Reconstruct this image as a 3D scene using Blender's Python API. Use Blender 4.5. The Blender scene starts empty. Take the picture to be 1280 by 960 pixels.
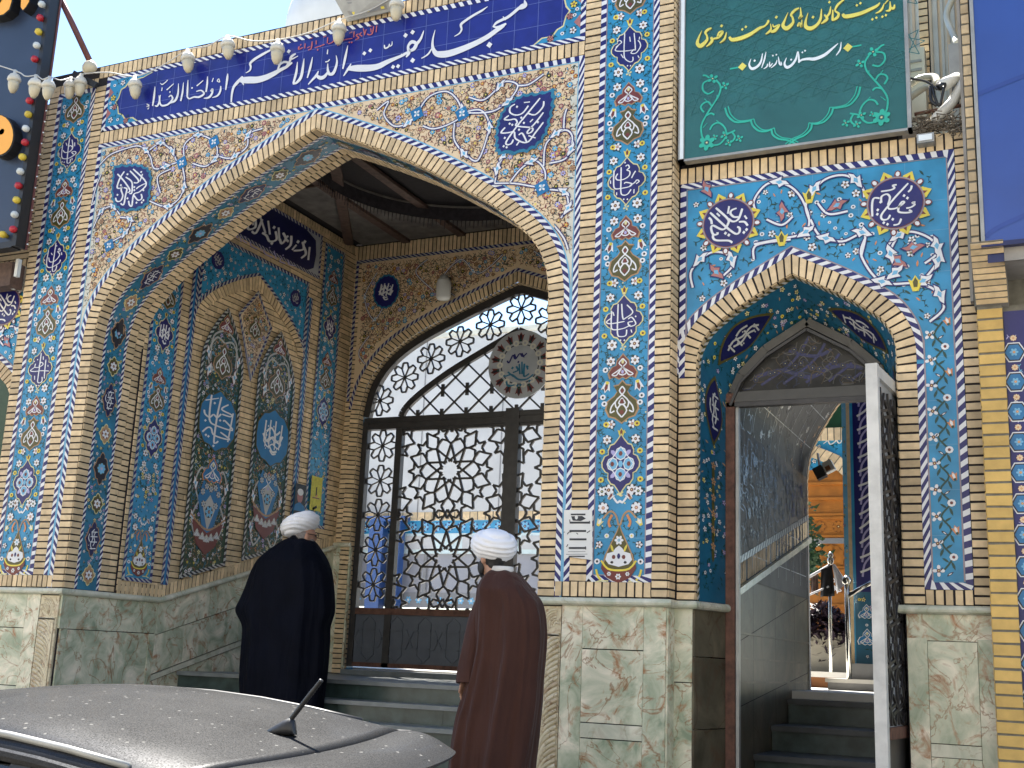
import bpy, bmesh, math, random
from mathutils import Vector, Matrix, noise
random.seed(7)
SC = bpy.context.scene
COL = SC.collection
R = math.radians
PI = math.pi

# ------------------------------------------------------------------ camera
FOC = 1491.8147                      # focal length in pixels of a 1280-wide frame
RM = ((0.90800554, -0.04118726, 0.41692872), (-0.05738653, 0.97354921, 0.22115318), (-0.41500931, -0.2247344, 0.88162448))
CAM = (0.0, -7.80277, 1.35)
cd = bpy.data.cameras.new('camera'); cam = bpy.data.objects.new('camera', cd); COL.objects.link(cam)
cd.sensor_fit = 'HORIZONTAL'; cd.sensor_width = 36.0; cd.lens = FOC / 1280 * 36.0
cd.clip_start = 0.05; cd.clip_end = 3000
def _w(v): return Vector((v[0], v[2], -v[1]))
cx_, cy_, cz_ = (_w(RM[0]), _w(RM[1]), _w(RM[2]))
rot = Matrix((cx_, -cy_, -cz_)).transposed()
cam.matrix_world = Matrix.Translation(CAM) @ rot.to_4x4()
SC.camera = cam

# ------------------------------------------------------------------ light
SUN_DIR = Vector((-0.30, 0.38, 0.87)).normalized()      # towards the sun
w = bpy.data.worlds.new('World'); SC.world = w; w.use_nodes = True
nt = w.node_tree; bg = nt.nodes['Background']
sky = nt.nodes.new('ShaderNodeTexSky'); sky.sky_type = 'NISHITA'; sky.sun_disc = False
sky.sun_elevation = math.asin(SUN_DIR.z); sky.sun_rotation = math.atan2(SUN_DIR.x, SUN_DIR.y)
sky.air_density = 1.0; sky.dust_density = 0.0; sky.ozone_density = 1.6
nt.links.new(sky.outputs[0], bg.inputs[0]); bg.inputs[1].default_value = 0.085
sl = bpy.data.lights.new('sun', 'SUN'); sl.energy = 5.0; sl.angle = R(0.5); sl.color = (1.0, 0.95, 0.87)
so = bpy.data.objects.new('sun', sl); COL.objects.link(so); so.location = (-6, 14, 20)
so.rotation_euler = SUN_DIR.to_track_quat('Z', 'Y').to_euler()
SC.view_settings.view_transform = 'Standard'; SC.view_settings.look = 'None'
SC.view_settings.exposure = 2.1; SC.view_settings.gamma = 1.0; SC.view_settings.use_curve_mapping = False

# ------------------------------------------------------------------ pixel of the 1280x960 frame -> point on a real plane
def ray(px, py):
    c = ((px - 640) / FOC, (py - 480) / FOC, 1.0)
    d = [sum(RM[k][i] * c[k] for k in range(3)) for i in range(3)]
    return (d[0], d[2], -d[1])
def P(px, py, Y=0.0):
    d = ray(px, py); t = (Y - CAM[1]) / d[1]; return tuple(CAM[i] + t * d[i] for i in range(3))
def PX(px, py, X):
    d = ray(px, py); t = (X - CAM[0]) / d[0]; return tuple(CAM[i] + t * d[i] for i in range(3))
def PZ(px, py, Z):
    d = ray(px, py); t = (Z - CAM[2]) / d[2]; return tuple(CAM[i] + t * d[i] for i in range(3))

# ------------------------------------------------------------------ materials
MATS = {}
def mat(name, rgb, rough=0.5, var=0.12, scale=6.0, spec=0.5, metal=0.0, island=0.0, bump=0.0, bscale=40.0, dirt=0.0, coat=0.0):
    m = bpy.data.materials.new(name); m.use_nodes = True; n = m.node_tree.nodes; l = m.node_tree.links
    b = n['Principled BSDF']; b.inputs['Roughness'].default_value = rough; b.inputs['Metallic'].default_value = metal
    b.inputs['Specular IOR Level'].default_value = spec
    if coat: b.inputs['Coat Weight'].default_value = coat; b.inputs['Coat Roughness'].default_value = 0.08
    tc = n.new('ShaderNodeTexCoord')
    nz = n.new('ShaderNodeTexNoise'); nz.inputs['Scale'].default_value = scale; nz.inputs['Detail'].default_value = 5
    l.new(tc.outputs['Object'], nz.inputs['Vector'])
    mr = n.new('ShaderNodeMapRange'); mr.inputs[1].default_value = 0.3; mr.inputs[2].default_value = 0.7
    mr.inputs[3].default_value = 1 - var; mr.inputs[4].default_value = 1 + var
    l.new(nz.outputs['Fac'], mr.inputs[0]); fac = mr.outputs[0]
    if island:
        g = n.new('ShaderNodeNewGeometry'); m2 = n.new('ShaderNodeMapRange'); m2.inputs[3].default_value = 1 - island; m2.inputs[4].default_value = 1 + island
        l.new(g.outputs['Random Per Island'], m2.inputs[0]); mm = n.new('ShaderNodeMath'); mm.operation = 'MULTIPLY'
        l.new(fac, mm.inputs[0]); l.new(m2.outputs[0], mm.inputs[1]); fac = mm.outputs[0]
    if dirt:
        nd = n.new('ShaderNodeTexNoise'); nd.inputs['Scale'].default_value = 1.7; nd.inputs['Detail'].default_value = 8; nd.inputs['Roughness'].default_value = 0.7
        l.new(tc.outputs['Object'], nd.inputs['Vector'])
        md = n.new('ShaderNodeMapRange'); md.inputs[1].default_value = 0.5; md.inputs[2].default_value = 0.75; md.inputs[3].default_value = 1; md.inputs[4].default_value = 1 - dirt
        l.new(nd.outputs['Fac'], md.inputs[0]); mm = n.new('ShaderNodeMath'); mm.operation = 'MULTIPLY'
        l.new(fac, mm.inputs[0]); l.new(md.outputs[0], mm.inputs[1]); fac = mm.outputs[0]
    vm = n.new('ShaderNodeVectorMath'); vm.operation = 'SCALE'; vm.inputs[0].default_value = rgb
    l.new(fac, vm.inputs['Scale']); l.new(vm.outputs[0], b.inputs['Base Color'])
    if bump:
        nb = n.new('ShaderNodeTexNoise'); nb.inputs['Scale'].default_value = bscale; nb.inputs['Detail'].default_value = 4
        l.new(tc.outputs['Object'], nb.inputs['Vector']); bp = n.new('ShaderNodeBump'); bp.inputs['Strength'].default_value = bump; bp.inputs['Distance'].default_value = 0.004
        l.new(nb.outputs['Fac'], bp.inputs['Height']); l.new(bp.outputs[0], b.inputs['Normal'])
    MATS[name] = m; return m
def glz(name, rgb, var=0.14): return mat(name, rgb, 0.28, var, 5.0, 0.4, bump=0.22, bscale=9.0)
glz('blue', (0.030, 0.25, 0.45), 0.22); glz('navy', (0.016, 0.016, 0.125)); glz('signnavy', (0.014, 0.022, 0.20), 0.2); glz('white', (0.74, 0.74, 0.74), 0.06)
glz('cream', (0.72, 0.55, 0.345), 0.08); glz('leaf', (0.008, 0.055, 0.045)); glz('maroon', (0.16, 0.035, 0.03)); glz('olive', (0.085, 0.075, 0.02))
glz('yellow', (0.72, 0.58, 0.07)); glz('orange', (0.62, 0.24, 0.08)); glz('paleyellow', (0.68, 0.62, 0.30)); glz('ink', (0.014, 0.012, 0.02))
glz('rose', (0.42, 0.17, 0.15)); glz('tan', (0.40, 0.24, 0.12)); glz('skyblue', (0.16, 0.42, 0.62)); glz('lilac', (0.42, 0.38, 0.62)); glz('deepgreen', (0.012, 0.05, 0.022))
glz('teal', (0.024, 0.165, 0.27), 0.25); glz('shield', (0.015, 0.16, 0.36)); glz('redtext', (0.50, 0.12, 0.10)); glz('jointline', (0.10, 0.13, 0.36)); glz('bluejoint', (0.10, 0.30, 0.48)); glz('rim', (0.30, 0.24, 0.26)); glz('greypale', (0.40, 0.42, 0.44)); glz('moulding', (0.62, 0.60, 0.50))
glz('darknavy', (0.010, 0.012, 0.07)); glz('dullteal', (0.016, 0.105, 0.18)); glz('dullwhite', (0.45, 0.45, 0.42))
mat('brick', (0.67, 0.505, 0.30), 0.66, 0.14, 16, 0.3, island=0.22, bump=0.4, bscale=90, dirt=0.22)
mat('yellowbrick', (0.62, 0.40, 0.115), 0.5, 0.12, 10, 0.4, island=0.10, bump=0.2, dirt=0.2)
mat('mortar', (0.020, 0.016, 0.017), 0.9, 0.2, 20)
mat('greymortar', (0.17, 0.16, 0.13), 0.9, 0.2, 20)
mat('steel', (0.028, 0.025, 0.024), 0.42, 0.3, 12, 0.5, bump=0.1)
mat('kick', (0.085, 0.095, 0.112), 0.45, 0.15, 6, 0.5)
mat('rust', (0.12, 0.055, 0.035), 0.8, 0.4, 18)
mat('doorwhite', (0.62, 0.60, 0.55), 0.5, 0.12, 9, dirt=0.3)
mat('greymetal', (0.33, 0.33, 0.31), 0.42, 0.15, 10, metal=0.3)
mat('chrome', (0.6, 0.58, 0.52), 0.22, 0.05, 10, metal=1.0)
mat('bulbcap', (0.62, 0.58, 0.48), 0.45, 0.08, 10); mat('bulbglass', (0.56, 0.49, 0.34), 0.3, 0.10, 10)
mat('cable', (0.55, 0.53, 0.48), 0.6); mat('blackplastic', (0.012, 0.012, 0.013), 0.45, 0.1); mat('whiteplastic', (0.66, 0.66, 0.62), 0.4, 0.06)
mat('paper', (0.74, 0.73, 0.69), 0.8, 0.04, 8); mat('papertext', (0.05, 0.05, 0.055), 0.8)
mat('greensign', (0.022, 0.125, 0.125), 0.4, 0.14, 3, 0.4); mat('signteal', (0.02, 0.42, 0.30), 0.45); mat('signfaint', (0.024, 0.138, 0.136), 0.42); mat('signyellow', (0.75, 0.66, 0.12), 0.4); mat('signshadow', (0.10, 0.10, 0.02), 0.5)
mat('signwhite', (0.78, 0.84, 0.86), 0.4, 0.03)
mat('bluesign', (0.028, 0.075, 0.30), 0.35, 0.1, 2.0); mat('bluefold', (0.02, 0.055, 0.25), 0.4); mat('bluedark', (0.008, 0.016, 0.09), 0.4)
mat('boarddark', (0.022, 0.033, 0.060), 0.35, 0.12, 3); mat('orangeglow', (0.95, 0.42, 0.04), 0.35, 0.05)
mat('woodbrown', (0.10, 0.06, 0.045), 0.7, 0.3, 20); mat('redpipe', (0.13, 0.045, 0.04), 0.6, 0.2)
mat('redbulb', (0.45, 0.02, 0.03), 0.25); mat('yellowbulb', (0.62, 0.46, 0.05), 0.25); mat('clearbulb', (0.60, 0.62, 0.58), 0.25)
mat('ceiling', (0.16, 0.145, 0.13), 0.9, 0.25, 8, dirt=0.4); mat('fringe', (0.035, 0.03, 0.035), 0.9, 0.3, 20)
mat('greenstone', (0.040, 0.062, 0.056), 0.28, 0.4, 9, 0.5, dirt=0.3); mat('shadedtread', (0.045, 0.05, 0.052), 0.45, 0.3, 8); mat('tread', (0.17, 0.185, 0.18), 0.4, 0.2, 8)  # passage tread repeats the stair tread with shade put into its colour
mat('asphalt', (0.13, 0.12, 0.105), 0.9, 0.2, 30, bump=0.5, bscale=150); mat('pavement', (0.27, 0.26, 0.24), 0.85, 0.2, 4, dirt=0.25)
mat('kerb', (0.34, 0.33, 0.31), 0.8, 0.15, 8)
mat('whitewall', (0.52, 0.52, 0.51), 0.7, 0.06, 1.5, dirt=0.12); mat('lavender', (0.30, 0.305, 0.335), 0.5, 0.1, 2); mat('cobalt', (0.02, 0.075, 0.24), 0.4, 0.1); mat('cyanwhite', (0.55, 0.66, 0.66), 0.5)
mat('plaza', (0.60, 0.58, 0.53), 0.6, 0.1, 3); mat('slabgrey', (0.24, 0.24, 0.24), 0.6)
mat('carvedwood', (0.43, 0.155, 0.022), 0.45, 0.2, 7, dirt=0.2); mat('carveddark', (0.22, 0.075, 0.012), 0.55)
mat('purpleleaf', (0.026, 0.015, 0.024), 0.5, 0.4, 30); mat('greenleaf', (0.03, 0.075, 0.02), 0.5, 0.3, 20); mat('soilwall', (0.36, 0.33, 0.26), 0.8)
mat('flagblack', (0.012, 0.011, 0.013), 0.8, 0.2, 12); mat('flagwhite', (0.66, 0.66, 0.68), 0.8, 0.05)
mat('domewhite', (0.62, 0.62, 0.61), 0.45, 0.06, 2)
mat('skin', (0.42, 0.235, 0.16), 0.55, 0.08, 12, 0.35); mat('skinold', (0.38, 0.21, 0.145), 0.55, 0.1, 12, 0.35)
mat('hair', (0.012, 0.010, 0.010), 0.6, 0.3, 60, bump=0.5, bscale=200); mat('greyhair', (0.18, 0.16, 0.15), 0.7, 0.3, 60, bump=0.5, bscale=200)
mat('turban', (0.80, 0.80, 0.82), 0.85, 0.03, 10, 0.2, bump=0.15, bscale=220)
mat('blackcloth', (0.0022, 0.0030, 0.0072), 0.8, 0.25, 5, 0.10, bump=0.2, bscale=300); mat('browncloth', (0.056, 0.0245, 0.018), 0.75, 0.12, 5, 0.12, bump=0.2, bscale=300)
mat('collar', (0.62, 0.60, 0.57), 0.85); mat('shoe', (0.012, 0.011, 0.010), 0.4)
mat('glass', (0.02, 0.022, 0.025), 0.08, 0.1, 3, 0.6); mat('rubber', (0.016, 0.016, 0.016), 0.7); mat('taillight', (0.35, 0.01, 0.012), 0.15); mat('rimsilver', (0.45, 0.45, 0.46), 0.3, metal=0.9)
mat('postergold', (0.55, 0.50, 0.06), 0.6, 0.2, 40); mat('posterdark', (0.02, 0.03, 0.04), 0.5, 0.5, 40)
mat('cream_wall', (0.60, 0.56, 0.48), 0.9, 0.08, 1.0); mat('concrete', (0.30, 0.28, 0.25), 0.9, 0.2, 6, dirt=0.3); mat('nest', (0.14, 0.115, 0.085), 0.95, 0.5, 40, bump=1.0)

def marble(name, c1, c2, c3, rust, sc=2.2, rough=0.25, rustamt=0.6):
    m = bpy.data.materials.new(name); m.use_nodes = True; n = m.node_tree.nodes; l = m.node_tree.links
    b = n['Principled BSDF']; b.inputs['Roughness'].default_value = rough
    tc = n.new('ShaderNodeTexCoord')
    geo = n.new('ShaderNodeNewGeometry'); cmb = n.new('ShaderNodeVectorMath'); cmb.operation = 'SCALE'; cmb.inputs[0].default_value = (13, 7, 5)
    l.new(geo.outputs['Random Per Island'], cmb.inputs['Scale'])
    ad = n.new('ShaderNodeVectorMath'); ad.operation = 'ADD'; l.new(tc.outputs['Object'], ad.inputs[0]); l.new(cmb.outputs[0], ad.inputs[1])
    n1 = n.new('ShaderNodeTexNoise'); n1.inputs['Scale'].default_value = sc; n1.inputs['Detail'].default_value = 9; n1.inputs['Roughness'].default_value = 0.62; n1.inputs['Distortion'].default_value = 1.0
    l.new(ad.outputs[0], n1.inputs['Vector'])
    cr = n.new('ShaderNodeValToRGB'); e = cr.color_ramp.elements
    e[0].position = 0.32; e[0].color = (*c1, 1); e[1].position = 0.70; e[1].color = (*c3, 1); x = cr.color_ramp.elements.new(0.50); x.color = (*c2, 1)
    l.new(n1.outputs['Fac'], cr.inputs[0])
    n2 = n.new('ShaderNodeTexNoise'); n2.inputs['Scale'].default_value = sc * 1.1; n2.inputs['Detail'].default_value = 10; n2.inputs['Roughness'].default_value = 0.68; n2.inputs['Distortion'].default_value = 2.5
    a2 = n.new('ShaderNodeVectorMath'); a2.operation = 'ADD'; a2.inputs[1].default_value = (31.7, 4.2, 9.1); l.new(ad.outputs[0], a2.inputs[0]); l.new(a2.outputs[0], n2.inputs['Vector'])
    r2 = n.new('ShaderNodeMapRange'); r2.inputs[1].default_value = 0.53; r2.inputs[2].default_value = 0.68; r2.inputs[3].default_value = 0; r2.inputs[4].default_value = rustamt
    l.new(n2.outputs['Fac'], r2.inputs[0])
    mx = n.new('ShaderNodeMix'); mx.data_type = 'RGBA'; l.new(r2.outputs[0], mx.inputs[0]); l.new(cr.outputs[0], mx.inputs[6]); mx.inputs[7].default_value = (*rust, 1)
    # thin veins
    n3 = n.new('ShaderNodeTexNoise'); n3.inputs['Scale'].default_value = sc * 0.7; n3.inputs['Detail'].default_value = 6; n3.inputs['Distortion'].default_value = 1.2
    a3 = n.new('ShaderNodeVectorMath'); a3.operation = 'ADD'; a3.inputs[1].default_value = (3.7, 14.2, 6.1); l.new(ad.outputs[0], a3.inputs[0]); l.new(a3.outputs[0], n3.inputs['Vector'])
    s3 = n.new('ShaderNodeMath'); s3.operation = 'SUBTRACT'; s3.inputs[1].default_value = 0.5; l.new(n3.outputs['Fac'], s3.inputs[0])
    ab = n.new('ShaderNodeMath'); ab.operation = 'ABSOLUTE'; l.new(s3.outputs[0], ab.inputs[0])
    r3 = n.new('ShaderNodeMapRange'); r3.inputs[1].default_value = 0.0; r3.inputs[2].default_value = 0.012; r3.inputs[3].default_value = 0.75 * min(1, rustamt * 1.5); r3.inputs[4].default_value = 0; l.new(ab.outputs[0], r3.inputs[0])
    m3 = n.new('ShaderNodeMix'); m3.data_type = 'RGBA'; l.new(r3.outputs[0], m3.inputs[0]); l.new(mx.outputs[2], m3.inputs[6]); m3.inputs[7].default_value = (rust[0] * 0.7, rust[1] * 0.7, rust[2] * 0.6, 1)
    l.new(m3.outputs[2], b.inputs['Base Color']); MATS[name] = m
marble('marble', (0.25, 0.31, 0.205), (0.53, 0.54, 0.39), (0.88, 0.79, 0.62), (0.36, 0.15, 0.055), 3.4, 0.25, 0.95)
marble('marbleledge', (0.40, 0.43, 0.31), (0.58, 0.57, 0.44), (0.74, 0.70, 0.56), (0.34, 0.22, 0.12), 4.0, 0.25, 0.3)
marble('onyx', (0.46, 0.37, 0.22), (0.58, 0.50, 0.33), (0.70, 0.62, 0.45), (0.28, 0.14, 0.07), 3.5, 0.3, 0.8)
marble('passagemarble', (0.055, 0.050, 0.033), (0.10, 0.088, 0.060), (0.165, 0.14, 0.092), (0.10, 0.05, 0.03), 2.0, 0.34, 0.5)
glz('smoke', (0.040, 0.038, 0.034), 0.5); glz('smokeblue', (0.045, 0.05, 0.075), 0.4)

def crease(name, sc=(9, 9, 1.3), st=0.9, dist=0.03):
    """long soft cloth creases running down the garment"""
    m = MATS[name]; n = m.node_tree.nodes; l = m.node_tree.links; b = n['Principled BSDF']
    tc = n.new('ShaderNodeTexCoord'); mp = n.new('ShaderNodeMapping'); mp.inputs['Scale'].default_value = sc; l.new(tc.outputs['Object'], mp.inputs[0])
    nz = n.new('ShaderNodeTexNoise'); nz.inputs['Scale'].default_value = 1.0; nz.inputs['Detail'].default_value = 3; nz.inputs['Distortion'].default_value = 0.8; l.new(mp.outputs[0], nz.inputs['Vector'])
    bp = n.new('ShaderNodeBump'); bp.inputs['Strength'].default_value = st; bp.inputs['Distance'].default_value = dist; l.new(nz.outputs['Fac'], bp.inputs['Height']); l.new(bp.outputs[0], b.inputs['Normal'])
    b.inputs['Sheen Weight'].default_value = 0.10 if name == 'browncloth' else 0.0; b.inputs['Sheen Roughness'].default_value = 0.4
crease('browncloth'); crease('blackcloth')
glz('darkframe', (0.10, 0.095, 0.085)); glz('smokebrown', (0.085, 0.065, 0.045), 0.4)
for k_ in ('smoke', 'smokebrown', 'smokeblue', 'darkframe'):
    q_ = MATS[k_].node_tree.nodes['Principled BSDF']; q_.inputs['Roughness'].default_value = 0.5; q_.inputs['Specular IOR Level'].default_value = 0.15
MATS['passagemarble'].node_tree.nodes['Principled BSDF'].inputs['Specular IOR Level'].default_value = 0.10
# ------------------------------------------------------------------ scene graph helpers
def tagged(o, label=None, cat=None, group=None, kind=None):
    if label: o['label'] = label
    if cat: o['category'] = cat
    if group: o['group'] = group
    if kind: o['kind'] = kind
    return o
def thing(name, label, cat, loc=(0, 0, 0), group=None):
    o = bpy.data.objects.new(name, None); o.location = loc; o.empty_display_size = 0.2; COL.objects.link(o)
    return tagged(o, label, cat, group)
def wloc(o):
    if o is None: return Vector((0, 0, 0))
    return Vector(o.location) + (o.matrix_parent_inverse.translation + wloc(o.parent) if o.parent else Vector((0, 0, 0)))
def parent(o, p):
    if p is None: return o
    o.parent = p; o.matrix_parent_inverse = Matrix.Translation(-wloc(p)); return o
def link(name, verts, faces, mats, idx=None, par=None, smooth=False):
    me = bpy.data.meshes.new(name); me.from_pydata([tuple(v) for v in verts], [], faces)
    for m in mats: me.materials.append(MATS[m])
    if idx: me.polygons.foreach_set('material_index', idx)
    if smooth: me.polygons.foreach_set('use_smooth', [True] * len(me.polygons))
    me.update(); o = bpy.data.objects.new(name, me); COL.objects.link(o); parent(o, par); return o

class MB:
    """collects boxes, tubes, lathes, grids -> ONE mesh"""
    def __init__(s): s.v = []; s.f = []; s.m = []; s.ml = []
    def mi(s, m):
        if m not in s.ml: s.ml.append(m)
        return s.ml.index(m)
    def face(s, pts, m):
        b = len(s.v); s.v += [tuple(p) for p in pts]; s.f.append(tuple(range(b, b + len(pts)))); s.m.append(s.mi(m))
    def mesh(s, verts, faces, m):
        b = len(s.v); s.v += [tuple(p) for p in verts]; k = s.mi(m)
        for f in faces: s.f.append(tuple(b + i for i in f)); s.m.append(k)
    def hexa(s, q, m):   # 8 points: bottom 4, top 4
        s.mesh(q, [(0, 3, 2, 1), (4, 5, 6, 7), (0, 1, 5, 4), (1, 2, 6, 5), (2, 3, 7, 6), (3, 0, 4, 7)], m)
    def box(s, a, b, m):
        x0, x1 = sorted((a[0], b[0])); y0, y1 = sorted((a[1], b[1])); z0, z1 = sorted((a[2], b[2]))
        s.hexa([(x0, y0, z0), (x1, y0, z0), (x1, y1, z0), (x0, y1, z0), (x0, y0, z1), (x1, y0, z1), (x1, y1, z1), (x0, y1, z1)], m)
    def bar(s, a, b, w, d, m, up=(0, 1, 0)):   # bar a->b, width w (in the plane perpendicular to up), depth d along up
        a = Vector(a); b = Vector(b); t = (b - a).normalized(); u = Vector(up); u = (u - t * u.dot(t)).normalized(); n = t.cross(u)
        q = []
        for c in (a, b):
            q += [c - n * w / 2 - u * d / 2, c + n * w / 2 - u * d / 2, c + n * w / 2 + u * d / 2, c - n * w / 2 + u * d / 2]
        s.hexa(q, m)
    def tube(s, pts, rad, m, n=10, cap=True):
        pts = [Vector(p) for p in pts]; rr = rad if hasattr(rad, '__len__') else [rad] * len(pts)
        rings = []; u = None
        for i, p in enumerate(pts):
            t = (pts[min(i + 1, len(pts) - 1)] - pts[max(i - 1, 0)]).normalized()
            if u is None: u = t.orthogonal().normalized()
            else: u = (u - t * u.dot(t)).normalized()
            w_ = t.cross(u); rings.append([p + (u * math.cos(2 * PI * k / n) + w_ * math.sin(2 * PI * k / n)) * rr[i] for k in range(n)])
        s.rings(rings, m, cap)
    def rings(s, rings, m, cap=True):
        n = len(rings[0]); v = [p for r in rings for p in r]; f = []
        for i in range(len(rings) - 1):
            for k in range(n): f.append((i * n + k, i * n + (k + 1) % n, (i + 1) * n + (k + 1) % n, (i + 1) * n + k))
        if cap: f.append(tuple(range(n - 1, -1, -1))); f.append(tuple((len(rings) - 1) * n + k for k in range(n)))
        s.mesh(v, f, m)
    def lathe(s, prof, c, m, n=20, axis=(0, 0, 1)):
        a = Vector(axis).normalized(); u = a.orthogonal().normalized(); w_ = a.cross(u); c = Vector(c)
        s.rings([[c + a * z + (u * math.cos(2 * PI * k / n) + w_ * math.sin(2 * PI * k / n)) * max(r, 1e-4) for k in range(n)] for r, z in prof], m)
    def grid(s, fn, nu, nv, m):
        v = [fn(i / nu, j / nv) for j in range(nv + 1) for i in range(nu + 1)]
        s.mesh(v, [(j * (nu + 1) + i, j * (nu + 1) + i + 1, (j + 1) * (nu + 1) + i + 1, (j + 1) * (nu + 1) + i) for j in range(nv) for i in range(nu)], m)
    def build(s, name, par=None, smooth=False, **kw):
        o = link(name, s.v, s.f, s.ml, s.m, par, smooth)
        if kw: tagged(o, **kw)
        return o
def smooth_by_angle(o, ang=40):
    me = o.data; me.polygons.foreach_set('use_smooth', [True] * len(me.polygons))
    bm = bmesh.new(); bm.from_mesh(me)
    for e in bm.edges:
        if len(e.link_faces) == 2 and e.calc_face_angle(0) > R(ang): e.smooth = False
    bm.to_mesh(me); bm.free(); return o
def bevel(o, wd=0.004, seg=2):
    md = o.modifiers.new('bevel', 'BEVEL'); md.width = wd; md.segments = seg; md.limit_method = 'ANGLE'; md.angle_limit = R(40); return o

# ------------------------------------------------------------------ 2-D drawing on a surface
def catmull(pts, per=6, closed=False):
    n = len(pts)
    if n < 3 and not closed: return [tuple(p) for p in pts]
    out = []; rng = n if closed else n - 1
    for i in range(rng):
        p0 = pts[(i - 1) % n] if (closed or i > 0) else pts[0]; p1 = pts[i]; p2 = pts[(i + 1) % n]; p3 = pts[(i + 2) % n] if (closed or i + 2 < n) else pts[-1]
        for k in range(per):
            t = k / per
            out.append(tuple(0.5 * (2 * b + (c - a) * t + (2 * a - 5 * b + 4 * c - d) * t * t + (3 * b - a - 3 * c + d) * t ** 3) for a, b, c, d in zip(p0, p1, p2, p3)))
    if not closed: out.append(tuple(pts[-1]))
    return out
def resample(pts, step):
    L = [0]
    for a, b in zip(pts, pts[1:]): L.append(L[-1] + math.dist(a, b))
    n = max(1, round(L[-1] / step)); out = []; j = 0
    for i in range(n + 1):
        s = L[-1] * i / n
        while j < len(L) - 2 and L[j + 1] < s: j += 1
        t = (s - L[j]) / max(1e-9, L[j + 1] - L[j]); out.append(tuple(x + (y - x) * t for x, y in zip(pts[j], pts[j + 1])))
    return out
def offset(pts, d):
    """polyline offset to the left by d, mitred"""
    out = []; n = len(pts)
    for i in range(n):
        ns = []
        for a, b in ((i - 1, i), (i, i + 1)):
            if a < 0 or b >= n: continue
            dx = pts[b][0] - pts[a][0]; dy = pts[b][1] - pts[a][1]; L = math.hypot(dx, dy)
            if L > 1e-9: ns.append((-dy / L, dx / L))
        if not ns: out.append(pts[i]); continue
        if len(ns) == 1: nx, ny = ns[0]; k = 1
        else:
            nx = ns[0][0] + ns[1][0]; ny = ns[0][1] + ns[1][1]; L = math.hypot(nx, ny) or 1; nx /= L; ny /= L
            k = 1 / max(0.35, nx * ns[0][0] + ny * ns[0][1])
        out.append((pts[i][0] + nx * d * k, pts[i][1] + ny * d * k))
    return out
def inside(p, poly):
    x, y = p; c = False; j = len(poly) - 1
    for i in range(len(poly)):
        xi, yi = poly[i]; xj, yj = poly[j]
        if (yi > y) != (yj > y) and x < (xj - xi) * (y - yi) / (yj - yi) + xi: c = not c
        j = i
    return c
def ell(cx, cy, a, b, rt=0, n=10):
    c, s = math.cos(rt), math.sin(rt)
    return [(cx + a * math.cos(t) * c - b * math.sin(t) * s, cy + a * math.cos(t) * s + b * math.sin(t) * c) for t in (2 * PI * k / n for k in range(n))]

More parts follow.
